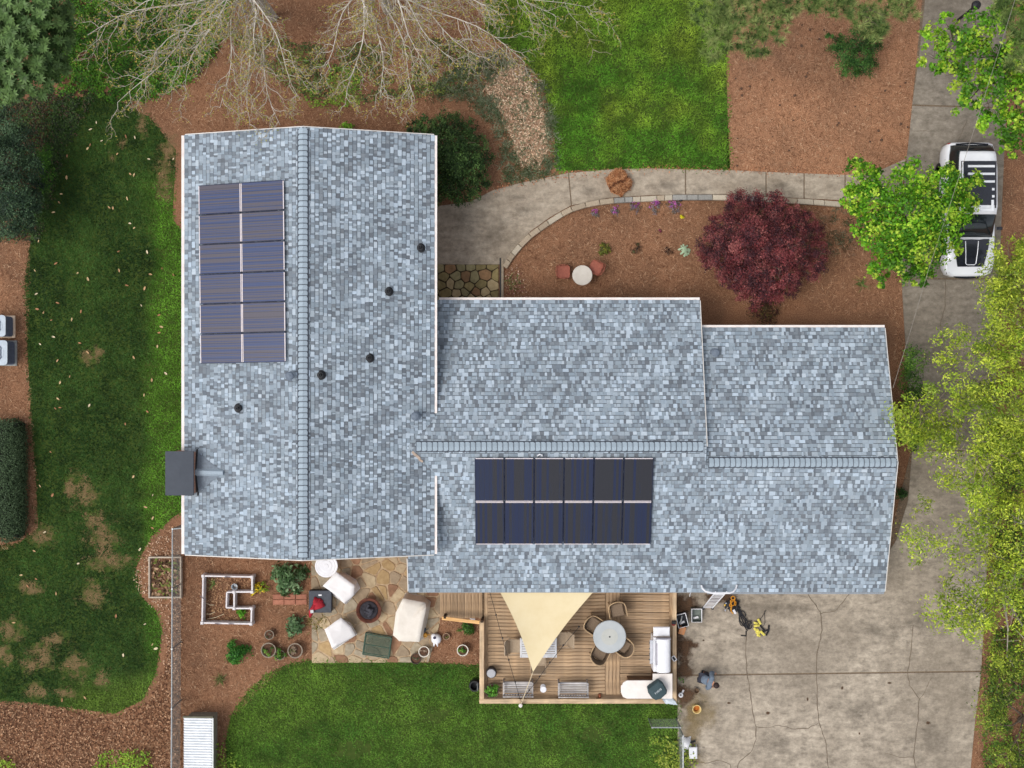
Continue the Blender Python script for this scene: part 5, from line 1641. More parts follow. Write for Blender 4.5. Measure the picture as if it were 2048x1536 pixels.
for s in (-1, 1):
    mb = MB(); mb.tube([(-.02 + s * .05, -.1, .22), (s * .06 - .02, -.2, .2), (s * .07 - .02, -.29, .14)], [.03, .04, .02], 7); mb.build('ear', WHITEM, orn, smooth=True)
mb = MB(); mb.lathe([(.03, .3), (.06, .335), (.03, .36), (0, .365)], 10, (-.05, .08, 0)); mb.build('patch', M('dark_patch', (70, 64, 84), (54, 50, 66), 8, .7), orn)
for k_, (a_, b_, c_) in enumerate([(848, 1254, (60, 76, 92)), (851, 1265, (206, 150, 60))]):
    t_ = thing('flower_can', ['small dark blue watering can behind the cream sofa cover', 'small orange tin behind the cream sofa cover'][k_], 'can', P(a_, b_ + 4))
    mm = M('can_%d' % k_, c_, tuple(int(x * .8) for x in c_), 12, .6)
    mb = MB(); mb.lathe([(.06, 0), (.085, .02), (.085, .16), (.06, .18), (.05, .16)], 14); mb.build('body', mm, t_)
    mb = MB(); mb.tube([(.08, 0, .08), (.16, .03, .16), (.18, .04, .2)], .014, 6); mb.build('spout', mm, t_)
t_ = thing('black_bag', 'black planter bag hung outside the left deck rail', 'bag', P(950, 1366))
mb = MB(); mb.lathe([(.14, 0), (.2, .1), (.22, .35), (.2, .5), (.16, .5), (.14, .2), (0, .2)], 16); mb.build('bag', BLACKP, t_)
mb = MB(); mb.tube([(.1, -.18, .45), (.12, -.05, .58), (.1, .1, .46)], .02, 6); mb.build('handle', GALV, t_)

# ============================================================ VEGETABLE BEDS, FENCES, SHED
VIN = M('white_vinyl', (218, 214, 214), (198, 192, 194), 5, .5, bmp=.03)
ub = thing('raised_bed', 'white vinyl U-shaped raised garden bed in the mulch', 'raised bed', P(455, 1200))
BH = .42
UP = [(406, 1152), (504, 1154), (504, 1184), (468, 1184), (468, 1217), (503, 1217), (502, 1248), (404, 1246)]
for i in range(8):
    a_, b_ = P(*UP[i], BH), P(*UP[(i + 1) % 8], BH)
    mid = (a_ + b_) / 2; L = (b_ - a_).length; an = math.atan2((b_ - a_).y, (b_ - a_).x)
    for k_ in range(2):
        m_ = MB(); m_.bbox((0, 0, 0), (L, .05 + .008 * k_, BH / 2 - .012), .008); o = m_.build('wall_board', VIN, ub)
        o.location = Vector((mid.x, mid.y, BH * (.25 + .5 * k_))) - ub.location; o.rotation_euler = (0, 0, an)
    m_ = MB(); m_.bbox((0, 0, 0), (.11, .11, BH + .05), .025); o = m_.build('corner_post', VIN, ub); o.location = Vector((a_.x, a_.y, BH / 2 + .02)) - ub.location
bx = [(453, 1185), (466, 1185), (466, 1216), (452, 1216)]
for i in (0, 2, 3):
    a_, b_ = P(*bx[i], BH), P(*bx[(i + 1) % 4], BH); mid = (a_ + b_) / 2
    m_ = MB(); m_.bbox((0, 0, 0), ((b_ - a_).length, .05, BH - .06), .008); o = m_.build('box_board', VIN, ub)
    o.location = Vector((mid.x, mid.y, BH / 2)) - ub.location; o.rotation_euler = (0, 0, math.atan2((b_ - a_).y, (b_ - a_).x))
for k_, (a_, b_) in enumerate([(455, 1153), (435, 1247), (462, 1247), (405, 1198)]):
    mb = MB(); mb.tube([P(a_ - 5, b_ - (0 if k_ < 3 else 6), BH + .03), P(a_ + 5, b_ + 1.5, BH + .035)], .014, 5); mb.build('tie', M('tie_grey', (120, 112, 120), (96, 90, 98), 9, .7), ub, world=True)
x, y = scatter([P(*q) for q in UP], 260)
n = len(x)
o = link('bed_litter', leaf_mesh('bed_litter', np.stack([x, y, rng.uniform(.02, .06, n)], 1) - np.array(ub.location)[None] * np.array([1, 1, 0]), rng.uniform(.05, .14, n), rng.uniform(.015, .04, n),
         np.array([lin((150, 112, 84)), lin((100, 70, 52)), lin((176, 140, 104))])[rng.integers(0, 3, n)], STRAW, tilt=(0, .4)), ub); o['kind'] = 'stuff'
def spike_plant(name, label, px, py, n, L, cols, parent_z=0, lean=(.4, 1.4), W=(.015, .035), spread=.03, cat='plant', group=None):
    t_ = thing(name, label, cat, P(px, py, parent_z), 0, group)
    pts = np.stack([rng.normal(0, spread, n), rng.normal(0, spread, n), np.full(n, .01)], 1)
    ci = np.array([lin(c) for c in cols])[rng.integers(0, len(cols), n)] * rng.uniform(.75, 1.25, (n, 1))
    o = link('blades', blade_mesh('blades', pts, rng.uniform(L * .5, L, n), rng.uniform(W[0], W[1], n), ci, LEAF, lean), t_); o['kind'] = 'stuff'
    return t_
def bush(name, label, px, py, r, h, n, cols, size, cat='bush', group=None, wr=.5, z=0):
    t_ = thing(name, label, cat, P(px, py, z), 0, group)
    leaves_cluster(t_, n, r, h, cols, size, .03, 'foliage', wr)
    mb = MB()
    for k_ in range(5):
        th = k_ * 1.256; mb.tube([(0, 0, 0), (math.cos(th) * r * .4, math.sin(th) * r * .4, h * .6)], [.012, .005], 4)
    mb.build('stems', BARK, t_)
    return t_
spike_plant('onion_plant', 'pale green strappy plant inside the white raised bed', 427, 1167, 22, .4, [(110, 140, 70), (150, 164, 100), (86, 120, 56)])
bush('lettuce', 'bright green lettuce clump in the white raised bed', 486, 1226, .22, .3, 260, [(86, 150, 34), (110, 176, 48), (66, 120, 28)], .07, 'plant')
t_ = thing('glass_jar', 'small clear bucket standing in the white raised bed', 'bucket', P(471, 1172))
mb = MB(); mb.lathe([(.09, 0), (.12, .2), (.11, .2), (.085, .03), (0, .03)], 16); mb.build('bucket', bagm, t_)
for k_, (a_, b_, c_, d_) in enumerate([(414, 1238, 448, 1228), (428, 1210, 412, 1206), (412, 1228, 430, 1224)]):
    mb = MB(); mb.tube([P(a_, b_, .08), P((a_ + c_) / 2, (b_ + d_) / 2 + 2, .12), P(c_, d_, .07)], .012, 5)
    tag(mb.build('dry_stalk', ROPE, None, world=True), 'dry tan plant stalk lying inside the white raised bed', 'stalk', 'dry stalks in the raised bed')
dy = thing('daffodil_clump', 'yellow flowers and pale leaves beside the white raised bed', 'flowers', P(520, 1180))
leaves_cluster(dy, 130, .26, .3, [(214, 190, 40), (236, 214, 70), (226, 220, 150)], .09, .05, 'petals', .6, (-.05, .0))
leaves_cluster(dy, 160, .24, .28, [(110, 140, 40), (140, 160, 50)], .09, .04, 'foliage', .4, (.18, .12))
bush('comfrey', 'large blue-green leafy bush beside the left wing back wall', 580, 1156, .6, .75, 620, [(74, 104, 62), (98, 128, 84), (56, 88, 46), (120, 146, 104)], .19)
bush('comfrey', 'blue-green leafy bush beside the red bag', 592, 1250, .42, .5, 300, [(84, 112, 74), (110, 138, 96), (66, 96, 56)], .17)
bush('small_shrub', 'dense dark green shrub in the mulch below the raised bed', 476, 1303, .44, .6, 900, [(36, 84, 26), (52, 108, 34), (70, 124, 44)], .11)
spike_plant('yucca', 'spiky straw-tipped plant in the mulch near the back lawn', 441, 1357, 60, .45, [(96, 112, 56), (150, 140, 96), (70, 92, 40)])
bush('small_shrub', 'small green shrub beside the handrail and deck', 935, 1256, .28, .35, 500, [(60, 96, 36), (80, 120, 46)], .08)
spike_plant('grass_clump', 'yellowed grass clump at the patio edge below the red bag', 634, 1245, 120, .3, [(120, 110, 50), (96, 104, 44), (170, 150, 100)], spread=.2)

def frame_bed(px0, px1, py0, py1, label):
    t_ = thing('timber_bed_frame', label, 'bed frame', P((px0 + px1) / 2, (py0 + py1) / 2))
    z = .2
    c = [P(px0, py0, z), P(px1, py0, z), P(px1, py1, z), P(px0, py1, z)]
    for i in range(4):
        a_, b_ = c[i], c[(i + 1) % 4]
        m_ = MB(); m_.bbox((0, 0, 0), ((b_ - a_).length + (.05 if i % 2 == 0 else -.06), .055, .2), .008); o = m_.build('plank', M('bed_plank', (182, 170, 154), (150, 138, 124), 8, .9, rand=.1), t_)
        o.location = Vector(((a_ + b_).x / 2, (a_ + b_).y / 2, .1)) - t_.location; o.rotation_euler = (0, 0, math.atan2((b_ - a_).y, (b_ - a_).x))
    return t_
frame_bed(298, 361, 1115, 1195, 'weathered timber frame bed of dead stems crossing the wire fence')
litter('dead_stems', [(302, 1118), (357, 1118), (357, 1192), (302, 1192)], 150, [(120, 92, 70), (170, 140, 112), (80, 60, 46), (110, 120, 60)], .22, 'dead plant stems inside the timber frame bed', 'stems', .12)
WIRE = M('fence_wire', (150, 154, 152), (126, 130, 128), 20, .5, metal=.5, bmp=0)
def chain_fence(pts, h, label, posts_every=2.4, name='chain_link_fence', cat='fence', step=.11):
    t_ = thing(name, label, cat, P(*pts[0]))
    for i in range(len(pts) - 1):
        a_, b_ = P(*pts[i]), P(*pts[i + 1]); d = b_ - a_; L = d.length
        mb = MB(); mb.tube([a_ + Vector((0, 0, h)), b_ + Vector((0, 0, h))], .026, 8); mb.build('top_rail', GALV, t_, world=True)
        k = max(1, round(L / posts_every))
        for j in range(k + (1 if i == len(pts) - 2 else 0)):
            q = a_ + d * (j / k); mb = MB(); mb.tube([q, q + Vector((0, 0, h + .04))], .03, 8); mb.build('post', GALV, t_, world=True)
        mb = MB(); m = int(L / step); u = d.normalized(); run = h * .9
        s = -run
        while s < L:
            for sg in (0, 1):
                s0, s1 = (s, s + run) if sg == 0 else (s + run, s)
                z0, z1 = 0.04, h
                t0, t1 = 0, 1
                lo, hi = 0., 1.
                # clip to 0..L
                f0, f1 = s0, s1
                def at(t): return f0 + (f1 - f0) * t
                ta, tb = (0 - f0) / (f1 - f0), (L - f0) / (f1 - f0)
                lo, hi = max(0, min(ta, tb)), min(1, max(ta, tb))
                if hi - lo < .02: continue
                mb.tube([a_ + u * at(lo) + Vector((0, 0, z0 + (z1 - z0) * lo)), a_ + u * at(hi) + Vector((0, 0, z0 + (z1 - z0) * hi))], .004, 3, cap=False)
            s += step
        mb.build('wire_mesh', WIRE, t_, world=True, kind='stuff')
    return t_
chain_fence([(388, 1048), (363.5, 1050), (362, 1400), (361, 1570)], 1.2, 'grey chain link fence running from the house corner along the mulch bed')
chain_fence([(1357, 1452), (1357, 1570)], 1.2, 'short chain link fence with weeds beside the garage pad')
chain_fence([(1297, 1437), (1352, 1437)], 1.15, 'chain link garden gate standing open below the deck', 1.1, 'garden_gate', 'gate')

sh = thing('low_shed', 'low shed with white corrugated metal roof beside the fence', 'shed', P(408, 1480))
sx0, sx1, sy0, sy1 = P(367, 0, .95).x, P(424, 0, .95).x, -14.9, P(0, 1436, .95).y
mb = MB(); mb.box(((sx0 + sx1) / 2, (sy0 + sy1) / 2, .43), (sx1 - sx0 - .08, sy1 - sy0 - .1, .86)); mb.build('wall', M('shed_wall', (132, 126, 112), (104, 98, 86), 6, .85), sh, world=True)
V, Fs = [], []
n = int((sy1 - sy0) / .014)
for i in range(n + 1):
    yy = sy0 + (sy1 - sy0) * i / n; zz = .035 * (math.sin(2 * math.pi * yy / .098) > 0) + .02 * math.sin(2 * math.pi * yy / .098)
    V += [(sx0, yy, .90 + zz), (sx1, yy, .96 + zz)]
    if i: Fs.append((2 * i - 2, 2 * i - 1, 2 * i + 1, 2 * i))
mb = MB(); mb.add(V, Fs); mb.build('roof_sheet', M('white_metal_roof', (228, 230, 232), (206, 210, 214), 4, .45, metal=.2, bmp=0), sh, world=True)
mb = MB(); mb.box((sx1 + .03, (sy0 + sy1) / 2, .93), (.06, sy1 - sy0, .10)); mb.build('edge_trim', GALV, sh, world=True)
mb = MB(); mb.box(((sx0 + sx1) / 2, sy1 + .03, .9), (sx1 - sx0 + .06, .05, .12)); mb.build('edge_trim', M('trim_olive', (120, 118, 100), (96, 96, 80), 8, .8), sh, world=True)

# ---- air conditioners
def ac(px, pytop, pybot, label, padm):
    z = .82
    x1_ = P(px, 0, z).x; y1_ = P(0, pytop, z).y; y0_ = P(0, pybot, z).y
    s = y1_ - y0_
    t_ = thing('air_conditioner', label, 'air conditioner', (x1_ - s / 2, (y0_ + y1_) / 2, .08), 0, None)
    ACB = M('ac_body', (104, 112, 128), (84, 92, 108), 8, .6, bmp=.05); ACT = M('ac_top', (174, 184, 193), (160, 170, 180), 6, .5, bmp=.0)
    rr = lambda h_, r_: [(math.cos(a0 + k_ * math.pi / 8) * r_ + sx * (h_ - r_), math.sin(a0 + k_ * math.pi / 8) * r_ + sy * (h_ - r_)) for (sx, sy, a0) in ((1, 1, 0), (-1, 1, math.pi / 2), (-1, -1, math.pi), (1, -1, 1.5 * math.pi)) for k_ in range(5)]
    mb = MB(); mb.prism(rr(s / 2 - .03, .1), 0, z - .13); mb.build('cabinet', ACB, t_)
    for k_ in range(9):
        mb = MB(); mb.prism(rr(s / 2 - .018, .1), .06 + k_ * .07, .075 + k_ * .07); mb.build('louver', ACB, t_)
    # top plate as ring with a round fan opening
    O_ = rr(s / 2, .12); mN = len(O_)
    V = [(a_, b_, z - .1) for a_, b_ in O_]
    R_ = s * .36
    I_ = [(math.cos(math.atan2(b_, a_)) * R_, math.sin(math.atan2(b_, a_)) * R_) for a_, b_ in O_]
    V += [(a_, b_, z - .085) for a_, b_ in I_] + [(a_, b_, z - .2) for a_, b_ in I_] + [(a_, b_, z - .14) for a_, b_ in O_]
    Fs = [(k_, (k_ + 1) % mN, mN + (k_ + 1) % mN, mN + k_) for k_ in range(mN)] + [(mN + k_, mN + (k_ + 1) % mN, 2 * mN + (k_ + 1) % mN, 2 * mN + k_) for k_ in range(mN)] + [(3 * mN + k_, 3 * mN + (k_ + 1) % mN, (k_ + 1) % mN, k_) for k_ in range(mN)]
    mb = MB(); mb.add(V, Fs); mb.build('top_plate', ACT, t_)
    mb = MB(); mb.lathe([(R_, z - .2), (0, z - .2)], 24); mb.build('fan_well', M('fan_well', (50, 56, 84), (40, 44, 66), 6, .7), t_)
    for k_ in range(3):
        a_ = k_ * 2.094 + .3
        mb = MB(); mb.add([(0, 0, z - .15), (math.cos(a_) * R_ * .9, math.sin(a_) * R_ * .9, z - .17), (math.cos(a_ + .7) * R_ * .9, math.sin(a_ + .7) * R_ * .9, z - .12), (0, 0, z - .17), (math.cos(a_) * R_ * .9, math.sin(a_) * R_ * .9, z - .18), (math.cos(a_ + .7) * R_ * .9, math.sin(a_ + .7) * R_ * .9, z - .13)], [(0, 1, 2), (5, 4, 3), (0, 3, 4, 1), (1, 4, 5, 2), (2, 5, 3, 0)]); mb.build('fan_blade', GALV, t_)
    for k_ in range(5):
        r_ = R_ * (k_ + 1) / 5
        mb = MB(); mb.tube([(r_ * math.cos(a_), r_ * math.sin(a_), z - .085) for a_ in np.linspace(0, 2 * math.pi, 24)], .006, 4); mb.build('guard_ring', ACT, t_)
    mb = MB(); mb.bbox((.0, 0, -.04), (s + .08, s + .04, .08), .01); mb.build('pad', padm, t_)
ac(10.5, 630, 673, 'grey air conditioner unit on a cream pad, upper of the pair', M('cream_pad', (222, 200, 176), (204, 180, 154), 8, .85))
ac(14, 680.5, 730, 'grey air conditioner unit on a dull grey pad, lower of the pair', M('grey_pad', (150, 152, 150), (128, 130, 128), 8, .85))

# ============================================================ FRONT YARD THINGS
bale = thing('pine_straw_bale', 'broken bale of rusty pine straw lying on the walkway', 'straw bale', P(1237, 366))
mb = MB(); V, Fs = [], []
out = [(1211, 359), (1222, 346), (1236, 338), (1246, 343), (1253, 354), (1263, 364), (1258, 380), (1246, 388), (1243, 395), (1236, 390), (1222, 385), (1216, 372)]
cen = P(1238, 365)
m = len(out)
for s, z in ((1.02, .02), (1.0, .16), (.86, .30), (.6, .37), (.3, .36)):
    for i, (a_, b_) in enumerate(out):
        p = P(a_, b_); V.append(cen + (p - cen) * s + Vector((0, 0, z * random.uniform(.8, 1.12) - (.14 if (i in (3, 9) and s < .9) else 0))))
V.append(cen + Vector((0, 0, .3)))
for r_ in range(4):
    for k_ in range(m): Fs.append((r_ * m + (k_ + 1) % m, r_ * m + k_, (r_ + 1) * m + k_, (r_ + 1) * m + (k_ + 1) % m))
for k_ in range(m): Fs.append((4 * m + (k_ + 1) % m, 4 * m + k_, 5 * m))
mb.add(V, Fs); mb.build('straw_body', M('straw_heap', (150, 98, 62), (108, 66, 42), 20, .95, bmp=.6), bale, world=True, smooth=True)
x, y = scatter([P(a_, b_) - bale.location for a_, b_ in out], 2100, .03)
n = len(x); q = np.hypot(x, y)
split = np.abs(x * -.55 + y * .83 + .02 + .05 * np.sin(9 * x)) < .045
z = .33 * np.clip(1 - (q / .62) ** 3, .05, 1) + rng.uniform(0, .07, n) + .10 * (fbm(x, y, .22, 91) - .5)
cc = np.array([lin((170, 118, 80)), lin((142, 94, 62)), lin((188, 142, 104)), lin((108, 68, 46))])[rng.integers(0, 4, n)]
cc[split] = np.array(lin((84, 52, 36)))
o = link('loose_straw', leaf_mesh('loose_straw', np.stack([x, y, z], 1), rng.uniform(.1, .24, n), rng.uniform(.008, .018, n), cc, STRAW, tilt=(0, .5)), bale); o['kind'] = 'stuff'
bt = thing('bistro_table', 'small white round bistro table between two red chairs', 'table', P(1162.5, 554))
mb = MB(); mb.lathe([(.36, .66), (.378, .67), (.378, .69), (.36, .705), (0, .71)], 40); mb.build('table_top', M('bistro_white', (196, 190, 180), (182, 175, 164), 3, .6, bmp=.02), bt)
for k_ in range(3):
    th = k_ * 2.094; mb = MB(); mb.tube([(.3 * math.cos(th), .3 * math.sin(th), 0), (.08 * math.cos(th), .08 * math.sin(th), .35), (.25 * math.cos(th), .25 * math.sin(th), .66)], .014, 6); mb.build('leg', WHITEP, bt)
REDM = M('coral_metal', (152, 88, 70), (128, 70, 56), 16, .65, bmp=.1)
def bistro_chair(px, py, rz, label):
    t_ = thing('bistro_chair', label, 'chair', P(px, py), rz, 'red metal bistro chairs')
    rr = [(math.cos(a0 + k_ * math.pi / 8) * .09 + sx * .14, math.sin(a0 + k_ * math.pi / 8) * .09 + sy * .14) for (sx, sy, a0) in ((1, 1, 0), (-1, 1, math.pi / 2), (-1, -1, math.pi), (1, -1, 1.5 * math.pi)) for k_ in range(5)]
    mb = MB(); mb.prism(rr, .425, .445, .006); mb.build('seat', REDM, t_)
    mb = MB(); mb.tube([(a_ * 1.02, b_ * 1.02, .45) for a_, b_ in rr + rr[:1]], .014, 6); mb.build('seat_rim', REDM, t_)
    bk = [(-.23, .1, .46), (-.25, .18, .7), (-.2, .27, .84), (0, .31, .88), (.2, .27, .84), (.25, .18, .7), (.23, .1, .46)]
    mb = MB(); mb.tube(bk, .014, 6)
    for k_ in range(-3, 4): mb.tube([(k_ * .06, .2, .46), (k_ * .06, .29, .85 - abs(k_) * .012)], .007, 5)
    mb.build('backrest', REDM, t_)
    for s in (-1, 1):
        mb = MB(); mb.tube([(s * .24, .16, .64), (s * .27, -.05, .64), (s * .24, -.19, .44)], .012, 6); mb.build('arm', REDM, t_)
        for sy in (-.18, .2):
            mb = MB(); mb.tube([(s * .2, sy * .9, .43), (s * .24, sy * 1.15, 0)], .013, 6); mb.build('leg', REDM, t_)
bistro_chair(1126, 546, math.pi / 2, 'red metal bistro chair facing the white table from the landing side')
bistro_chair(1190, 538, -math.pi / 2 - .45, 'red metal bistro chair pushed under the white table from the bed side')
for px, py, r, c in [(1190, 428, .17, 0), (1230, 423, .2, 0), (1268, 416, .24, 0), (1308, 414, .29, 0), (1348, 415, .28, 0)]:
    t_ = thing('creeping_phlox', {1190: 'smallest and palest of the pink flowering phlox clumps', 1230: 'small pink and grey phlox clump beside the palest one', 1268: 'middle pink flowering phlox clump of the row of five', 1308: 'widest grey-green phlox clump with few pink flowers', 1348: 'full pink phlox clump beside the yellow plant'}[px], 'flowers', P(px, py), 0, 'pink phlox row along the edging wall')
    leaves_cluster(t_, int(900 * r), r, .16, [(120, 116, 118), (104, 104, 92), (136, 126, 132)], .05, .01, 'foliage', .5)
    leaves_cluster(t_, int(420 * r), r * .75, .12, [(176, 84, 168), (194, 104, 186), (150, 80, 150)], .035, .10, 'blossoms', .8, (0, r * .4))
bush('sedum', 'small bright yellow plant below the pink phlox', 1364, 434, .11, .1, 90, [(206, 196, 30), (226, 214, 60)], .06, 'plant')
bush('coral_bells', 'tiny dark maroon plant below the widest phlox', 1320, 462, .09, .1, 60, [(110, 44, 64), (130, 60, 80)], .05, 'plant')
bush('azalea', 'small olive and yellow azalea above the bistro table', 1208, 501, .27, .35, 300, [(96, 104, 40), (128, 130, 50), (76, 84, 36), (150, 146, 60)], .08, 'bush')
bush('azalea', 'dull brown twiggy azalea between the olive azalea and the pale succulent', 1273, 499, .22, .25, 160, [(92, 72, 52), (84, 90, 56), (70, 54, 42)], .06, 'bush')
bush('azalea', 'dark brown dying azalea touching the pale succulent', 1334, 503, .2, .2, 120, [(84, 56, 44), (100, 74, 56), (66, 46, 38)], .06, 'bush')
t_ = thing('lambs_ear', 'pale silver-green rosette plant beside the red maple', 'plant', P(1368, 501))
n = 46
a_ = rng.uniform(0, 2 * np.pi, n); q = rng.uniform(.04, .2, n)
dirs = np.stack([np.cos(a_), np.sin(a_), np.full(n, .3)], 1)
link('rosette', leaf_mesh('rosette', np.stack([np.cos(a_) * q, np.sin(a_) * q, .16 - q * .5], 1), .13, .075, np.array(lin((168, 190, 158)))[None] * rng.uniform(.75, 1.2, (n, 1)), LEAF, normals=np.stack([np.cos(a_) * .4, np.sin(a_) * .4, np.ones(n)], 1), dirs=dirs), t_)
spike_plant('iris_clump', 'green strappy iris clump with yellow blade below the bright green tree', 1722, 566, 26, .55, [(70, 110, 50), (96, 134, 64), (150, 150, 70)], spread=.06)
spike_plant('grass_clump', 'wispy green and tan grass clump by the flagstone landing', 1025, 566, 60, .35, [(110, 124, 64), (170, 150, 110), (84, 104, 50)], spread=.14)
bush('small_shrub', 'small green shrub against the left wing rake end', 697, 258, .28, .6, 240, [(110, 160, 40), (130, 176, 56)], .09)
bush('small_shrub', 'dark green shrub at the garage end wall', 1796, 985, .3, .7, 350, [(36, 62, 26), (52, 84, 34)], .08)
for px, py in ((1157, 411), (1361, 397)):
    mb = MB(); mb.lathe([(.05, 0), (.06, .1), (.075, .12), (.06, .16), (0, .17)], 12)
    o = mb.build('path_light', DARKM); o.location = P(px, py + 3); tag(o, 'small blue-grey path light at the back of the edging wall', 'path light', 'path lights along the edging wall')

# ---- SUV (front towards -Y)
CARW = M('car_white', (226, 228, 231), (220, 222, 226), 2, .25, spec=.5, bmp=0, coat=.5)
CARB = M('car_black', (34, 37, 46), (28, 30, 38), 3, .2, spec=.5, bmp=0, coat=.5)
CARG = M('car_glass', (30, 38, 40), (22, 28, 32), 2, .06, spec=.6, bmp=0)
CHRM = M('chrome', (206, 208, 212), (186, 188, 194), 3, .2, metal=.8, bmp=0)
car = thing('suv', 'white SUV with black roof and dark bonnet parked on the driveway', 'car', (17.12, 6.52, .03))
def loft(stations, name, matl, parent, closed=True, smooth=True):
    """stations: list of (y, [(x,z) ...]) half profiles from bottom outer to top centre; mirrored"""
    V, Fs = [], []
    k = None
    for (yy, pr) in stations:
        full = [(-x_, z_) for x_, z_ in pr] + [(x_, z_) for x_, z_ in pr[::-1]]
        k = len(full)
        V += [(x_, yy, z_) for x_, z_ in full]
    for i in range(len(stations) - 1):
        for j in range(k - 1):
            Fs.append((i * k + j, i * k + j + 1, (i + 1) * k + j + 1, (i + 1) * k + j))
    Fs.append(tuple(range(k))[::-1]); Fs.append(tuple(range((len(stations) - 1) * k, len(stations) * k)))
    mb = MB(); mb.add(V, Fs); return mb.build(name, matl, parent, smooth=smooth)
def body_prof(w, zt, zc, zb=.32): return [(w * .93, zb), (w * .99, zb + .18), (w, .72), (w * .975, .92), (w * .90, zt), (w * .55, zt + (zc - zt) * .7), (0.001, zc)]
body = loft([(-2.47, [(.45, .36), (.56, .45), (.6, .6), (.58, .74), (.52, .8), (.3, .82), (.001, .83)]), (-2.38, body_prof(.80, .84, .88)), (-2.15, body_prof(.92, .93, .98)), (-1.8, body_prof(.965, 1.0, 1.06)), (-1.0, body_prof(.975, 1.06, 1.12)),
             (-.6, body_prof(.975, 1.08, 1.14)), (.6, body_prof(.98, 1.10, 1.16)), (1.7, body_prof(.98, 1.12, 1.18)), (2.2, body_prof(.95, 1.13, 1.18)), (2.42, body_prof(.88, 1.1, 1.14)), (2.49, [(.7, .4), (.76, .5), (.78, .75), (.76, .95), (.68, 1.04), (.4, 1.06), (.001, 1.07)])], 'body', CARW, car)
gh = lambda wb, wt, z0, z1: [(wb, z0), (wb * .97, z0 + (z1 - z0) * .45), (wt, z1 - .05), (wt * .9, z1), (wt * .5, z1 + .025), (.001, z1 + .03)]
loft([(-1.05, gh(.80, .74, 1.05, 1.14)), (-.35, gh(.84, .70, 1.06, 1.66)), (0, gh(.85, .70, 1.06, 1.74)), (1.4, gh(.86, .69, 1.06, 1.75)), (2.0, gh(.84, .66, 1.06, 1.70)), (2.36, gh(.80, .70, 1.06, 1.25))], 'greenhouse', CARG, car)
rf = lambda w, z: [(w, z - .05), (w * .98, z), (w * .55, z + .022), (.001, z + .028)]
roof_ = loft([(-.28, rf(.70, 1.70)), (0, rf(.715, 1.762)), (1.4, rf(.705, 1.768)), (1.9, rf(.67, 1.745)), (2.03, rf(.64, 1.72))], 'roof_panel', CARW, car)
mb = MB(); mb.bbox((.0, .85, 1.80), (1.30, 1.62, .02), .01); mb.build('black_roof_glass', CARB, roof_)
for k_, yy in enumerate((1.46, 1.18, .90)):
    mb = MB(); mb.bbox((.08, yy, 1.84), (.98, .085, .05), .015); mb.build('roof_bar', CARW, roof_)
for yy in (.62, .36):
    mb = MB(); mb.bbox((.52, yy, 1.83), (.09, .09, .04), .02); mb.build('bar_foot', CARW, roof_)
for s in (-1, 1):
    mb = MB(); mb.bbox((s * .6, .78, 1.825), (.05, 1.7, .03), .01); mb.build('roof_rail', CARW if s < 0 else CARB, roof_)
mb = MB(); mb.bbox((.50, .02, 1.815), (.10, .42, .02), .01); mb.bbox((.30, -.13, 1.813), (.5, .1, .02), .01); mb.build('sunroof_frame', CARW, roof_)
# bonnet: dark panel with a pale U line
hb = MB(); nx_, ny_ = 8, 8; V, Fs = [], []
for i in range(ny_ + 1):
    yy = -1.12 - 1.02 * i / ny_; hw = .66 - .18 * (i / ny_) ** 1.5
    zc_ = 1.135 - .135 * (i / ny_) ** 1.6
    for j in range(nx_ + 1):
        u = j / nx_ * 2 - 1; V.append((u * hw, yy, zc_ - .02 * u * u + .03))
Fs = [(i * (nx_ + 1) + j, (i + 1) * (nx_ + 1) + j, (i + 1) * (nx_ + 1) + j + 1, i * (nx_ + 1) + j + 1) for i in range(ny_) for j in range(nx_)]
hb.add(V, Fs); bon = hb.build('bonnet', CARB, car, smooth=True)
mb = MB(); mb.tube([(-.24, -1.2, 1.17), (-.22, -1.6, 1.145), (-.19, -2.02, 1.065), (-.13, -2.07, 1.05), (.13, -2.07, 1.05), (.19, -2.02, 1.065), (.22, -1.6, 1.145), (.24, -1.2, 1.17)], .016, 5); mb.build('bonnet_line', CARW, bon)
mb = MB(); mb.tube([(-.66, -1.08, 1.12), (-.3, -1.13, 1.15), (.3, -1.13, 1.15), (.66, -1.08, 1.12)], .018, 5); mb.build('cowl', CARW, bon)
for s in (-1, 1):
    mb = MB(); mb.tube([(s * .3, -1.02, 1.17), (s * .02, -.85, 1.30)], .012, 5); mb.build('wiper', BLACKP, car)
    mb = MB(); mb.bbox((s * .66, -2.27, .80), (.34, .14, .12), .03, -s * .35); mb.build('headlight', CHRM, car)
    mb = MB(); mb.bbox((s * .74, 2.46, .88), (.12, .06, .26), .02); mb.build('tail_light', M('tail_red', (150, 24, 28), (130, 20, 24), 4, .3), car)
    mb = MB(); mb.bbox((s * 1.05, -.72, 1.10), (.2, .12, .14), .03); mb.build('mirror', CARB, car)
    for yy in (-.1, .95):
        mb = MB(); mb.bbox((s * .985, yy, .93), (.03, .2, .035), .01); mb.build('door_handle', CHRM, car)
    for yy in (-1.5, 1.48):
        w_ = MB(); w_.lathe([(.36, -.12), (.385, -.09), (.385, .09), (.36, .12), (.25, .12), (.25, -.12)], 24)
        ob = w_.build('wheel', BLACKP, car); ob.location = (s * .86, yy, .385); ob.rotation_euler = (0, math.pi / 2, 0)
        w_ = MB(); w_.lathe([(.25, -.1), (.25, .1), (.2, .07), (.06, .09), (0, .09)], 16); w_.build('rim', CHRM, ob)
mb = MB(); mb.tube([(-.62, -2.36, .70), (-.4, -2.49, .68), (0, -2.52, .67), (.4, -2.49, .68), (.62, -2.36, .70)], .045, 6); mb.build('grille', CARB, car)
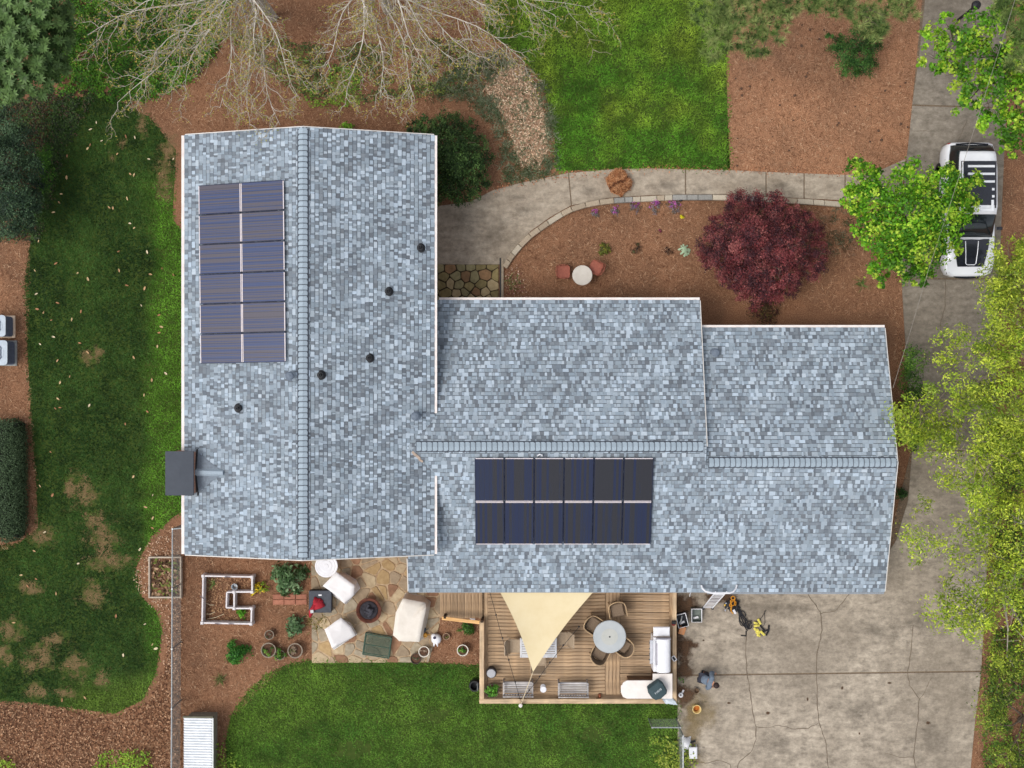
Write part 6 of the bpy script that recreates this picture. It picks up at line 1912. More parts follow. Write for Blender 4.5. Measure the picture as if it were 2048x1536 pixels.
mb = MB(); mb.tube([(-.6, 2.40, 1.17), (0, 2.44, 1.18), (.6, 2.40, 1.17)], .03, 6); mb.build('rear_wiper_rail', CARB, car)

# ---- overhead service wire and lamp
mb = MB()
pts = [P(1786, 776, 3.2), P(1820, 665, 3.5), P(1856, 543, 4.1), P(1905, 394, 4.9), P(1953, 244, 5.7), P(2036, -20, 7.0), P(2085, -180, 7.8)]
fine = []
for i in range(len(pts) - 1):
    for k_ in range(5): fine.append(pts[i].lerp(pts[i + 1], k_ / 5))
fine.append(pts[-1])
mb.tube(fine, .007, 5)
tag(mb.build('service_wire', M('wire_grey', (150, 144, 134), (112, 106, 98), 3, .7, bmp=0), None, world=True), 'thin pale overhead wire running from the garage gable over the driveway', 'wire')
up_ = thing('utility_pole', 'wooden utility pole carrying the overhead wire', 'pole', P(2085, -180, 7.8) * Vector((1, 1, 0)) if False else (P(2085, -180, 7.8).x, P(2085, -180, 7.8).y, 0))
mb = MB(); mb.tube([(0, 0, 0), (0, 0, 8.4)], [.16, .11], 10); mb.build('shaft', BARK, up_)
mb = MB(); mb.box((0, 0, 7.75), (1.6, .1, .12)); mb.build('crossarm', BARK, up_)
lampp = thing('driveway_lamp', 'black round-topped lamp post at the driveway under bright leaves', 'lamp post', P(1916, 40))
mb = MB(); mb.tube([(0, 0, 0), (0, 0, 1.5)], [.05, .04], 10); mb.build('pole', BLACKP, lampp)
mb = MB(); mb.lathe([(.05, 1.45), (.1, 1.5), (.14, 1.62), (.17, 1.72), (.15, 1.8), (.06, 1.86), (0, 1.87)], 18); mb.build('lamp_head', BLACKP, lampp)

# ============================================================ GARAGE PAD THINGS
GP = .03
la = thing('ladder', 'white extension ladder with curved stabiliser leaning on the garage eave', 'ladder', P(1415, 1216, GP))
f0, f1 = P(1406, 1216, GP), P(1425, 1216, GP)
t0, t1 = P(1431, 1184, 2.75), P(1453, 1184, 2.75)
mb = MB(); mb.tube([f0, t0], .028, 4); mb.build('side_rail', WHITEM, la, world=True)
mb = MB(); mb.tube([f1, t1], .028, 4); mb.build('side_rail', WHITEM, la, world=True)
for k_ in range(11):
    t = (k_ + .3) / 11
    mb = MB(); mb.tube([f0.lerp(t0, t), f1.lerp(t1, t)], .015, 6); mb.build('rung', WHITEM, la, world=True)
for k_ in range(3):
    t = (k_ + 8.1) / 11
    off = Vector((0, .03, .06))
    mb = MB(); mb.tube([f0.lerp(t0, t) + off, f1.lerp(t1, t) + off], .02, 6); mb.build('fly_rung', WHITEM, la, world=True)
mb = MB(); mb.tube([P(1403, 1171, 2.52), P(1405, 1177, 2.6), P(1411, 1183, 2.7), P(1424, 1186, 2.74), P(1460, 1186, 2.74), P(1467, 1183, 2.7), P(1472, 1177, 2.6), P(1473.5, 1170, 2.52)], .032, 8); mb.build('stabiliser', WHITEM, la, world=True)
for f_ in (f0, f1):
    mb = MB(); mb.box(f_ + Vector((0, 0, .01)), (.09, .12, .03)); mb.build('foot', BLACKP, la, world=True)
YEL = M('yellow_webbing', (222, 184, 60), (190, 148, 40), 20, .7, bmp=0)
ORG = M('orange_webbing', (206, 144, 40), (176, 112, 28), 20, .7, bmp=0)
YEL2 = M('pale_yellow_strap', (226, 214, 110), (190, 178, 70), 20, .7, bmp=0)
def squiggle(cx, cy, r, n, z=.05):
    pts = []
    a0 = random.uniform(0, 6)
    for k_ in range(n):
        rr = r * random.uniform(.3, 1); aa = a0 + k_ * random.uniform(.9, 2.1)
        pts.append(P(cx + rr * math.cos(aa), cy + rr * math.sin(aa), z + random.uniform(0, .1)))
    out = []
    for i in range(len(pts) - 1):
        p0, p1, p2, p3 = pts[max(i - 1, 0)], pts[i], pts[i + 1], pts[min(i + 2, len(pts) - 1)]
        for k_ in range(4):
            t = k_ / 4
            out.append(.5 * ((2 * p1) + (p2 - p0) * t + (2 * p0 - 5 * p1 + 4 * p2 - p3) * t * t + (3 * p1 - p0 - 3 * p2 + p3) * t ** 3))
    return out
hp = thing('harness_pile', 'heap of black and orange climbing harness straps at the ladder foot', 'harness', P(1464, 1212, GP))
for k_ in range(3):
    mb = MB(); mb.tube(squiggle(1462 + 3 * k_, 1210, 15, 14, .08), .03, 5); mb.build('black_strap', BLACKP, hp, world=True)
mb = MB(); mb.tube(squiggle(1464, 1206, 9, 9, .16), .02, 5); mb.tube([P(1466 + 4 * math.cos(t), 1196 + 3.5 * math.sin(t), .2) for t in np.linspace(0, 6.28, 12)], .022, 5); mb.build('orange_strap', ORG, hp, world=True)
mb = MB(); mb.tube([P(1461, 1200, .2), P(1463, 1212, .2), P(1462, 1222, .18), P(1466, 1227, .15)], .026, 5); mb.build('orange_strap', ORG, hp, world=True)
mb = MB(); mb.tube([P(1467, 1219, .2), P(1471, 1227, .17)], .045, 5); mb.build('pale_tag', WHITEM, hp, world=True)
for k_ in range(6):
    mb = MB(); q = P(1449 + random.uniform(0, 14), 1203 + 3.5 * k_, .18); mb.box(q, (.07, .04, .03), random.uniform(0, 3)); mb.build('buckle', CHRM if k_ % 2 else YEL, hp, world=True)
rp = thing('rope_heap', 'tangle of black safety ropes trailing across the concrete', 'rope', P(1490, 1240, GP))
for k_ in range(4):
    o_ = [(1473 + k_ * 2, 1214 + k_), (1478 + k_ * 2, 1228), (1480 + k_ * 5, 1242), (1490 + k_ * 3, 1254 + k_), (1494 + k_ * 2, 1262 - 6 * k_), (1500 + k_, 1250 - 3 * k_)]
    mb = MB(); mb.tube([P(a_, b_, .06 + .02 * k_) for a_, b_ in o_], .022, 5); mb.build('rope', BLACKP, rp, world=True)
mb = MB(); mb.tube([P(1485 + 7 * math.cos(t), 1237 + 15 * math.sin(t), .09) for t in np.linspace(0, 6.0, 18)], .018, 5); mb.tube([P(1498 + 6 * math.cos(t), 1250 + 8 * math.sin(t), .1) for t in np.linspace(0, 6.0, 18)], .018, 5); mb.build('rope', BLACKP, rp, world=True)
mb = MB(); mb.tube([P(1492, 1262, .06), P(1492, 1272, .06), P(1482, 1271, .05)], .024, 5); mb.build('hook', DARKM, rp, world=True)
mb = MB(); mb.tube([P(1520, 1240, .05), P(1530, 1224, .05), P(1533, 1220, .05), P(1529, 1222, .05), P(1530, 1245, .05), P(1527, 1252, .05)], .010, 4); mb.build('thin_cord', DARKM, rp, world=True)
ys = thing('strap_bundle', 'pale yellow webbing bundle with black bar beside the rope tangle', 'strap', P(1515, 1256, GP))
for a_, b_, c_, d_ in ((1508, 1245, 1514, 1247), (1516, 1238, 1521, 1248), (1508, 1252, 1518, 1251), (1508, 1256, 1515, 1263), (1514, 1258, 1519, 1266), (1521, 1262, 1529, 1270), (1514, 1270, 1520, 1272), (1512, 1264, 1518, 1268)):
    mb = MB(); mb.tube([P(a_, b_, .09), P((a_ + c_) / 2, (b_ + d_) / 2, .13), P(c_, d_, .09)], .045, 5); mb.build('yellow_strap', YEL2, ys, world=True)
for q in ([(1518, 1248), (1529, 1261)], [(1524, 1264), (1538, 1259)], [(1538, 1250), (1537, 1262), (1532, 1271)]):
    mb = MB(); mb.tube([P(a_, b_, .07) for a_, b_ in q], .035, 5); mb.build('black_bar', BLACKP, ys, world=True)
CLP = M('clear_plastic', (120, 128, 122), (98, 106, 100), 5, .35, bmp=0)
def bin_(px, py, rz, label, w=.38, l=.5, lid=True, dark=False):
    t_ = thing('plastic_bin', label, 'bin', P(px, py, GP), rz)
    h = .3
    mb = MB()
    for s in (-1, 1):
        mb.box((s * w / 2, 0, h / 2), (.014, l, h)); mb.box((0, s * l / 2, h / 2), (w, .014, h))
    mb.box((0, 0, .01), (w, l, .016)); mb.build('body', CLP if not dark else DARKM, t_)
    mb = MB(); mb.tube([(w / 2, l / 2, h), (-w / 2, l / 2, h), (-w / 2, -l / 2, h), (w / 2, -l / 2, h), (w / 2, l / 2, h)], .018, 5); mb.build('rim', WHITEM, t_)
    mb = MB(); mb.box((.0, -.12, .06), (.2, .08, .08), .2); mb.build('contents', WHITEM, t_)
    if dark:
        m_ = MB(); m_.tube([(-.1, -.12, .12), (0, .02, .15), (.06, .14, .12)], .03, 5); m_.build('tool', GALV, t_)
    return t_
bin_(1391, 1228, 0, 'clear plastic tote with white rim at the ladder foot')
bin_(1362, 1238, .25, 'dark tote with pale rim and loose tools beside the deck rail', dark=True)
cb = thing('cardboard_box', 'small closed cardboard box on the concrete beside the deck', 'box', P(1363, 1259, GP), -.3)
mb = MB(); mb.bbox((0, 0, .1), (.24, .3, .2), .008); mb.build('carton', M('cardboard', (200, 142, 100), (182, 126, 86), 10, .9), cb)
mb = MB(); mb.box((0, 0, .2015), (.03, .3, .003)); mb.build('tape', M('tape', (186, 140, 104), (170, 124, 90), 10, .4), cb)
bk = thing('bucket', 'cream bucket with orange contents on the garage pad', 'bucket', P(1391, 1414, GP))
mb = MB(); mb.lathe([(.12, 0), (.155, .3), (.165, .31), (.165, .34), (.145, .34), (.115, .03), (0, .03)], 24); mb.build('pail', M('cream_pail', (228, 208, 150), (212, 186, 120), 6, .6), bk)
mb = MB(); mb.lathe([(.125, .12), (.07, .16), (0, .15)], 16); mb.build('contents', M('orange_fill', (196, 120, 50), (150, 84, 36), 14, .8, bmp=.4), bk)
mb = MB(); mb.tube([(-.165, 0, .3), (-.12, -.14, .22), (0, -.19, .2), (.12, -.14, .22), (.165, 0, .3)], .008, 5); mb.build('handle', GALV, bk)
sr = thing('tape_roll', 'white roll of tape beside the deck rail corner', 'tape roll', P(1361, 1389, GP))
mb = MB(); mb.lathe([(.035, 0), (.085, 0), (.09, .02), (.09, .1), (.085, .11), (.04, .11), (.035, .09), (.035, 0)], 20); mb.build('roll', WHITEM, sr)
mb = MB(); mb.bbox((.09, .13, .02), (.07, .12, .03), .008, -.5); mb.build('dispenser', WHITEM, sr)
bl_ = thing('leaf_scoop', 'small brown wire-handled scoop on the garage pad', 'scoop', P(1391, 1380, GP))
mb = MB(); mb.lathe([(.04, 0), (.09, .06), (.1, .14), (.085, .14), (.06, .04), (0, .03)], 14, (.02, 0, 0)); mb.build('cup', M('brown_metal', (110, 88, 66), (80, 62, 48), 12, .7), bl_)
mb = MB(); mb.tube([(-.02, .05, .1), (-.08, .14, .16), (-.03, .18, .16), (.08, .12, .12)], .01, 5); mb.build('handle', DARKM, bl_)
bd = thing('white_bundle', 'crumpled white cloth bundle with black handle beside the wire fence', 'bundle', P(1371, 1486, GP))
V, Fs = [], []
for i in range(7):
    for j in range(6):
        fx, fy = i / 6 - .5, j / 5 - .5
        V.append((fx * .38 + random.uniform(-.03, .03), fy * .5 + random.uniform(-.03, .03), max(.0, .3 - 1.0 * (fx * fx + fy * fy)) + random.uniform(0, .06)))
Fs = [(i * 6 + j, (i + 1) * 6 + j, (i + 1) * 6 + j + 1, i * 6 + j + 1) for i in range(6) for j in range(5)]
mb = MB(); mb.add(V, Fs); mb.add([(a_, b_, .002) for a_, b_, c_ in V], [f_[::-1] for f_ in Fs]); mb.build('cloth', WHITEM, bd, smooth=True)
mb = MB(); mb.tube([(-.13, -.2, .08), (-.06, -.3, .08), (-.04, -.36, .05)], [.06, .06, .04], 7); mb.build('tail', WHITEM, bd, smooth=True)
mb = MB(); mb.tube([(.15, .05, .14), (.36, .11, .1)], .035, 6); mb.build('handle', BLACKP, bd)
wb = thing('white_case', 'white plastic step stool on the concrete beside the white bundle', 'step stool', P(1384, 1501, GP))
mb = MB(); mb.bbox((0, 0, .30), (.31, .44, .05), .03); mb.build('top', WHITEM, wb)
for s in (-1, 1):
    for t in (-1, 1):
        mb = MB(); mb.tube([(s * .12, t * .18, .28), (s * .15, t * .22, 0)], .025, 6); mb.build('leg', WHITEM, wb)
mb = MB(); mb.bbox((0, .02, .33), (.05, .12, .012), .004); mb.build('grip', GALV, wb)
t_ = thing('paint_lid', 'small pale scraper lying near the eave at the deck corner', 'scraper', P(1379, 1190, GP))
mb = MB(); mb.tube([(0, -.06, .02), (.02, .05, .03), (.05, .1, .02)], .018, 5); mb.build('blade', WHITEM, t_)

# ---- person bending over, grey-blue shirt, dark hair
per = thing('person', 'person in grey-blue long-sleeved shirt and dark trousers stooping on the garage pad', 'person', P(1408, 1352, GP), R(-18))
def skin_mesh(name, verts, edges, radii, root, matl, parent, sub=2):
    me = bpy.data.meshes.new(name); me.from_pydata(verts, edges, [])
    o = link(name, me, parent, matl)
    md = o.modifiers.new('Skin', 'SKIN'); md.use_smooth_shade = True
    sv = me.skin_vertices[0].data
    for i, r_ in enumerate(radii): sv[i].radius = r_ if isinstance(r_, tuple) else (r_, r_); sv[i].use_root = (i == root)
    s = o.modifiers.new('Sub', 'SUBSURF'); s.levels = sub; s.render_levels = sub
    return o
SKIN = M('skin', (186, 140, 114), (170, 122, 98), 8, .6, bmp=0)
SHIRT = M('shirt', (110, 122, 136), (92, 104, 118), 14, .9, bmp=.25)
JEAN = M('trousers', (58, 60, 70), (46, 48, 58), 20, .9, bmp=.2)
HAIR = M('hair', (56, 40, 38), (36, 27, 26), 30, .7, bmp=.4)
# local +X is the way the person leans; hips at x=-.18, head at x=.3
hipc = (-.16, 0, .48)
bv = [hipc, (-.06, 0, .60), (.06, 0, .72), (.16, 0, .80), (.23, 0, .84), (.28, -.01, .89), (.35, -.02, .92),
      (.12, .19, .77), (.08, .31, .56), (.26, .30, .36), (.32, .28, .31), (.12, -.19, .77), (.12, -.30, .54), (.32, -.24, .38), (.39, -.2, .34),
      (-.15, .11, .44), (.14, .16, .46), (-.08, .14, .09), (.04, .16, .05), (-.15, -.11, .44), (.16, -.15, .44), (-.04, -.13, .09), (.08, -.14, .05)]
be = [(0, 1), (1, 2), (2, 3), (3, 4), (4, 5), (5, 6), (3, 7), (7, 8), (8, 9), (9, 10), (3, 11), (11, 12), (12, 13), (13, 14), (0, 15), (15, 16), (16, 17), (17, 18), (0, 19), (19, 20), (20, 21), (21, 22)]
brad = [(.14, .12), .13, (.15, .12), (.12, .1), .055, .085, .09, .055, .045, .036, .03, .055, .045, .036, .03, .085, .055, .04, .035, .085, .055, .04, .035]
skin_mesh('body', bv, be, brad, 0, SKIN, per)
sv_ = bv[:4] + [(.21, 0, .83), bv[7], bv[8], (.23, .305, .39), bv[11], bv[12], (.29, -.25, .40)]
skin_mesh('shirt', sv_, [(0, 1), (1, 2), (2, 3), (3, 4), (3, 5), (5, 6), (6, 7), (3, 8), (8, 9), (9, 10)], [(.185, .165), (.18, .155), (.2, .16), (.165, .13), .075, .1, .085, .06, .1, .085, .06], 0, SHIRT, per)
pv = [(-.15, 0, .49), bv[15], bv[16], (-.07, .14, .13), bv[19], bv[20], (-.03, -.13, .13)]
skin_mesh('trousers', pv, [(0, 1), (1, 2), (2, 3), (0, 4), (4, 5), (5, 6)], [(.155, .14), .105, .078, .06, .105, .078, .06], 0, JEAN, per)
for (a_, b_) in ((-.02, .15), (.02, -.135)):
    mb = MB(); mb.bbox((a_, b_, .045), (.27, .1, .09), .03); mb.build('shoe', BLACKP, per)
mb = MB(); 
for (r0, cxx, cyy, czz) in ((.112, .325, -.015, .935),):
    mb.lathe([(.02, -.11), (.085, -.08), (.112, -.01), (.105, .05), (.07, .095), (0, .112)], 18, (cxx, cyy, czz))
mb.build('hair', HAIR, per, smooth=True)
for s in (-1, 1):      # eyes, ears, fingers
    mb = MB(); mb.lathe([(0, -.012), (.012, 0), (0, .012)], 8, (.442, -.02 + s * .032, .915)); mb.build('eye', BLACKP, per)
    mb = MB(); mb.lathe([(0, -.03), (.014, -.01), (.016, .015), (0, .03)], 8, (.35, -.02 + s * .1, .91)); mb.build('ear', SKIN, per)
mb = MB(); mb.tube([(.44, -.02, .92), (.465, -.02, .895), (.44, -.02, .885)], [.008, .014, .01], 6); mb.build('nose', SKIN, per)
for (wx, wy, wz, dx, dy, dz) in ((.32, .28, .31, .5, -.1, -.8), (.39, -.2, .34, .7, .3, -.6)):
    d = Vector((dx, dy, dz)).normalized(); sd = d.cross(Vector((0, 0, 1))).normalized()
    for k_ in range(4):
        q = Vector((wx, wy, wz)) + d * .05 + sd * (-.027 + .018 * k_)
        L = (.065, .078, .074, .056)[k_]
        mb = MB(); mb.tube([q, q + d * L * .5, q + d * L * .85 + Vector((-.012, 0, -.01)), q + d * L + Vector((-.025, 0, -.012))], [.010, .009, .008, .006], 6); mb.build('finger', SKIN, per, smooth=True)
    q = Vector((wx, wy, wz)) + d * .015 + sd * .03
    mb = MB(); mb.tube([q, q + sd * .025 + d * .025, q + sd * .03 + d * .05], [.011, .010, .007], 6); mb.build('thumb', SKIN, per, smooth=True)

# ============================================================ FALLEN LEAVES, PINE CONES
lm = []
for c in ((196, 160, 118), (214, 186, 140), (176, 128, 92), (222, 206, 172)):
    mb = MB()
    mb.add([(-.09, 0, .012), (-.04, .035, .03), (.03, .04, .028), (.09, 0, .015), (.03, -.04, .03), (-.04, -.035, .028), (0, 0, .012)], [(0, 6, 1), (1, 6, 2), (2, 6, 3), (3, 6, 4), (4, 6, 5), (5, 6, 0)][::1])
    mm = M('dry_leaf_%d' % c[0], c, tuple(int(x * .8) for x in c), 30, .8, bmp=.1)
    mb.f = [f_[::-1] for f_ in mb.f]
    lm.append(mb.mesh('fallen_leaf', mm))
LP = [(193, 245), (181, 259), (252, 273), (269, 275), (203, 282), (175, 297), (181, 290), (234, 308), (135, 312), (297, 318), (347, 318), (133, 355), (319, 347), (260, 348), (268, 350), (122, 388), (254, 397), (218, 415), (107, 425), (118, 405), (226, 416), (259, 447), (269, 456), (77, 482), (295, 504), (236, 503),
      (70, 541), (112, 527), (156, 546), (177, 558), (237, 541), (254, 571), (301, 549), (324, 537), (347, 550), (289, 577), (72, 588), (115, 606), (75, 618), (87, 625), (102, 640), (144, 639), (163, 623), (282, 611), (317, 630), (323, 654), (318, 665), (81, 688), (106, 674), (114, 721), (160, 686), (175, 705), (268, 715), (315, 693), (139, 753), (120, 765), (332, 747), (304, 760),
      (288, 790), (116, 798), (111, 817), (119, 815), (179, 811), (294, 823), (250, 848), (102, 904), (267, 953), (105, 990), (305, 990), (292, 1014), (80, 972), (90, 1064), (305, 1036), (306, 1056), (280, 1099), (156, 1127), (69, 1102), (72, 1158), (232, 1232), (290, 1248), (304, 1289), (312, 1297), (247, 1310), (55, 1172), (112, 1187), (28, 1245), (42, 1150), (136, 1333), (170, 1395), (298, 1378), (125, 1400)]
for px, py in LP:
    o = link('fallen_leaf', random.choice(lm)); o.location = P(px + random.uniform(-1, 1), py, .04)
    o.rotation_euler = (random.uniform(-.3, .3), random.uniform(-.3, .3), random.uniform(0, 6.28)); s = random.uniform(.6, 1.05); o.scale = (s, s * random.uniform(.7, 1.1), s)
    tag(o, 'single dry tan leaf lying on the dark west lawn', 'leaf', 'fallen leaves on the west lawn')
cone = MB()
cone.lathe([(.01, 0), (.045, .02), (.05, .05), (.035, .08), (0, .1)], 8)
cme = cone.mesh('pine_cone', M('cone_brown', (104, 78, 62), (72, 54, 44), 30, .9, bmp=.5))
for px, py in [(1471, 156), (1500, 175), (1481, 180), (1481, 191), (1476, 277), (1472, 333), (1620, 62), (1646, 61), (1640, 80), (1610, 155), (1614, 145), (1698, 323), (1672, 250), (1710, 215), (1758, 262), (1760, 279), (1738, 285), (1802, 247), (1811, 165), (1800, 175), (1814, 253), (1604, 50), (1590, 190), (1586, 240), (1678, 247), (1740, 210), (1790, 35), (1600, 92), (1560, 210), (1545, 273), (1545, 160), (1576, 300), (1650, 316), (1770, 180)]:
    o = link('pine_cone', cme); o.location = P(px, py, .012); o.rotation_euler = (random.uniform(.9, 1.5), 0, random.uniform(0, 6.3)); s = random.uniform(.5, 1.1); o.scale = (s, s, s)
    o.location.z += .03
    tag(o, 'dark pine cone lying on the mulch bed under the pine', 'pine cone', 'pine cones in the front mulch bed')

# ============================================================ TREES AND SHRUBS
def crown(parent, blobs, n, cols, size, wr=.5, sub=26, spread=.2, name='crown', flat=.75, tilt_r=.6, shell=.35, leafm=LEAF, dark=.35):
    """leaf clumps spread through the blobs (px,py,z,r)"""
    base = rootloc(parent)
    C_ = np.array([P(b[0], b[1], b[2]) for b in blobs]); Rr = np.array([b[3] for b in blobs])
    w = Rr ** 2 / np.sum(Rr ** 2)
    P_, N_, K_ = [], [], []
    cc = np.array([lin(c) for c in cols])
    for b in range(len(blobs)):
        nb = max(20, int(n * w[b])); ks = max(5, int(sub * (Rr[b] / np.mean(Rr)) ** 2))
        d = unit(rng.normal(size=(ks, 3))); d[:, 2] = np.abs(d[:, 2]) * .9 - .15
        rad = (shell + (1 - shell) * rng.random(ks) ** .5)[:, None]
        sc = C_[b] + d * rad * Rr[b] * np.array([1, 1, flat])
        idx = rng.integers(0, ks, nb)
        p = sc[idx] + rng.normal(0, Rr[b] * spread, (nb, 3)) * np.array([1, 1, .7])
        nr = (p - C_[b]) / Rr[b] + np.array([0, 0, .8]) + rng.normal(0, tilt_r, (nb, 3))
        tone = rng.random(ks) ** 1.2; bf = rng.uniform(.78, 1.22)
        ci = cc[np.clip((tone[idx] * len(cols) + rng.normal(0, .6, nb)).astype(int), 0, len(cols) - 1)] * rng.uniform(.7, 1.3, (nb, 1)) * bf
        P_.append(p); N_.append(nr); K_.append(ci)
    p = np.concatenate(P_) - np.array(base); nr = np.concatenate(N_); ci = np.concatenate(K_)
    m = len(p)
    L = rng.uniform(size * .65, size * 1.3, m)
    return link(name, leaf_mesh(name, p, L, L * wr * rng.uniform(.8, 1.2, m), ci, leafm, normals=nr), parent)
def limbs(parent, trunk, blobs, matl, r0, twigs=4, name='limb', tw=.012):
    """tapered limbs from the trunk top to each blob, with twigs"""
    base = rootloc(parent); top = trunk[-1]
    ends = [P(b[0], b[1], b[2]) for b in blobs]
    mains = [0]
    if len(blobs) > 12:
        while len(mains) < 7:      # farthest-point choice of main limbs; the rest branch off them
            mains.append(max(range(len(ends)), key=lambda i: min((ends[i] - ends[j]).length for j in mains)))
        order = mains + [i for i in range(len(ends)) if i not in mains]
    else:
        order = list(range(len(ends))); mains = order
    r_full = r0; spine = []
    for oi, bi in enumerate(order):
        b = blobs[bi]; e = ends[bi]
        s = trunk[-1].lerp(trunk[-2], random.uniform(0, .8))
        r0 = r_full
        if bi not in mains:
            s = min(spine, key=lambda q: (q - e).length + .35 * (q - top).length); r0 = r_full * .4
        mid = s.lerp(e, .5) + Vector((random.uniform(-.2, .2), random.uniform(-.2, .2), .25))
        mb = MB(); L = (e - s).length
        mb.tube([s - base, s.lerp(mid, .5) - base + Vector((0, 0, .05)), mid - base, e - base], [r0, r0 * .8, r0 * .55, r0 * .22], 6)
        if bi in mains: spine += [s.lerp(mid, .5), mid, mid.lerp(e, .5), e]
        for k_ in range(twigs):
            q = mid.lerp(e, random.uniform(-.2, 1))
            d = Vector((random.uniform(-1, 1), random.uniform(-1, 1), random.uniform(-.2, .7))).normalized() * b[3] * random.uniform(.6, 1.1)
            mb.tube([q - base, q + d * .5 - base + Vector((0, 0, .04)), q + d - base], [tw, tw * .7, tw * .3], 4, cap=False)
        mb.build(name, matl, parent)
def tree(name, label, base_px, trunk_top, blobs, n, cols, size, matl=BARK, r=.12, cat='tree', twigs=4, **kw):
    b0 = P(*base_px)
    t_ = thing(name, label, cat, b0)
    tp = P(*trunk_top)
    pts = [b0, b0.lerp(tp, .35) + Vector((random.uniform(-.06, .06), random.uniform(-.06, .06), 0)), b0.lerp(tp, .7), tp]
    mb = MB(); mb.tube([p - b0 for p in pts], [r * 1.25, r, r * .85, r * .65], 9); mb.build('trunk', matl, t_)
    limbs(t_, pts, blobs, matl, r * .5, twigs)
    crown(t_, blobs, n, cols, size, **kw)
    return t_
BRG = [(58, 104, 18), (78, 130, 20), (100, 150, 26), (128, 170, 40), (164, 190, 60)]
tree('young_maple', 'bright green leafy tree overhanging the walkway and the white SUV', (1815, 470), (1822, 455, 2.4),
     [(1725, 350, 3.5, .62), (1712, 395, 3.4, .6), (1755, 400, 3.9, .9), (1825, 362, 3.9, .75), (1820, 430, 4.4, 1.15), (1888, 372, 3.9, .75), (1935, 366, 3.6, .5), (1890, 430, 4.1, .9), (1925, 405, 3.7, .6), (1770, 470, 3.9, .9), (1730, 450, 3.4, .5), (1850, 490, 3.9, .9), (1895, 490, 3.6, .6), (1800, 520, 3.5, .75), (1760, 535, 3.2, .5), (1840, 545, 3.2, .5), (1765, 560, 2.9, .3)],
     17000, BRG, .12, wr=.62, sub=30, spread=.13)
tree('young_maple', 'bright green leafy tree over the top of the driveway by the black lamp', (1990, 120), (2000, 110, 3.4),
     [(1868, 75, 4.6, .5), (1868, 118, 4.6, .45), (1905, 95, 4.9, .75), (1950, 60, 5.2, .7), (1960, 115, 5.2, .8), (1900, 150, 4.7, .55), (1950, 165, 5.0, .7), (1935, 205, 4.6, .5), (1985, 30, 5.3, .7), (2000, 160, 5.3, .8), (2040, 200, 5.3, .9), (1985, 225, 4.9, .6), (2030, 260, 4.9, .7), (1975, 245, 4.5, .4), (2050, 110, 5.6, .9), (2010, 290, 4.4, .4), (2060, 30, 5.6, .9), (1890, 45, 4.7, .4), (2090, 180, 5.4, 1.0), (2035, 295, 4.4, .4)],
     10500, BRG, .13, wr=.62, sub=20, spread=.14)
REDL = [(68, 40, 46), (90, 48, 53), (114, 55, 58), (134, 64, 66), (148, 88, 84)]
bl = []
for rr_, cnt, z_, sz in ((90, 22, 1.3, .44), (66, 16, 1.9, .5), (36, 10, 2.3, .5), (8, 4, 2.45, .5)):
    for k_ in range(cnt):
        a_ = 2 * math.pi * (k_ + random.uniform(-.25, .25)) / cnt
        q = rr_ * random.uniform(.92, 1.08); bl.append((1527 + q * 1.18 * math.cos(a_), 496 + q * 1.02 * math.sin(a_), z_ * random.uniform(.86, 1.14), sz * random.uniform(.75, 1.2)))
tree('japanese_maple', 'dark red Japanese maple dome beside the walkway', (1515, 505), (1520, 498, 1.2), bl, 74000, REDL, .07, r=.09, wr=.45, sub=20, spread=.17, twigs=1)
bush('small_shrub', 'low olive-red shrub below the Japanese maple at the roof edge', 1528, 622, .62, .6, 700, [(80, 62, 40), (96, 84, 46), (72, 44, 40)], .09)
DKG = [(40, 62, 30), (54, 80, 38), (70, 98, 48), (92, 122, 62)]
bl = [(905, 320, 1.2, 1.0)]
for rr_, cnt, z_, sz in ((66, 13, .8, .42), (40, 8, 1.4, .5), (12, 4, 1.75, .5)):
    for k_ in range(cnt):
        a_ = 2 * math.pi * (k_ + random.uniform(-.3, .3)) / cnt
        bl.append((906 + rr_ * .96 * math.cos(a_), 322 + rr_ * 1.12 * math.sin(a_), z_, sz))
bl += [(850, 252, 1.0, .45), (890, 246, 1.2, .5), (825, 258, .8, .35)]
tree('evergreen_shrub', 'large rounded dark evergreen shrub at the left wing corner', (905, 325), (905, 325, .9), bl, 24000, DKG, .085, cat='shrub', r=.08, wr=.45, sub=26, spread=.16, twigs=1)
tree('juniper', 'mid green bushy juniper standing in the front mulch bed', (1705, 108), (1708, 105, .9),
     [(1672, 85, 1.0, .35), (1690, 110, 1.3, .5), (1720, 80, 1.4, .5), (1745, 65, 1.3, .4), (1755, 50, 1.2, .3), (1725, 115, 1.2, .5), (1700, 138, .9, .4), (1735, 135, .9, .38), (1662, 75, .8, .2), (1745, 95, 1.1, .35)],
     9000, [(36, 68, 26), (50, 88, 34), (66, 106, 44), (80, 118, 54)], .09, cat='shrub', r=.06, wr=.3, sub=18, spread=.2, twigs=1)
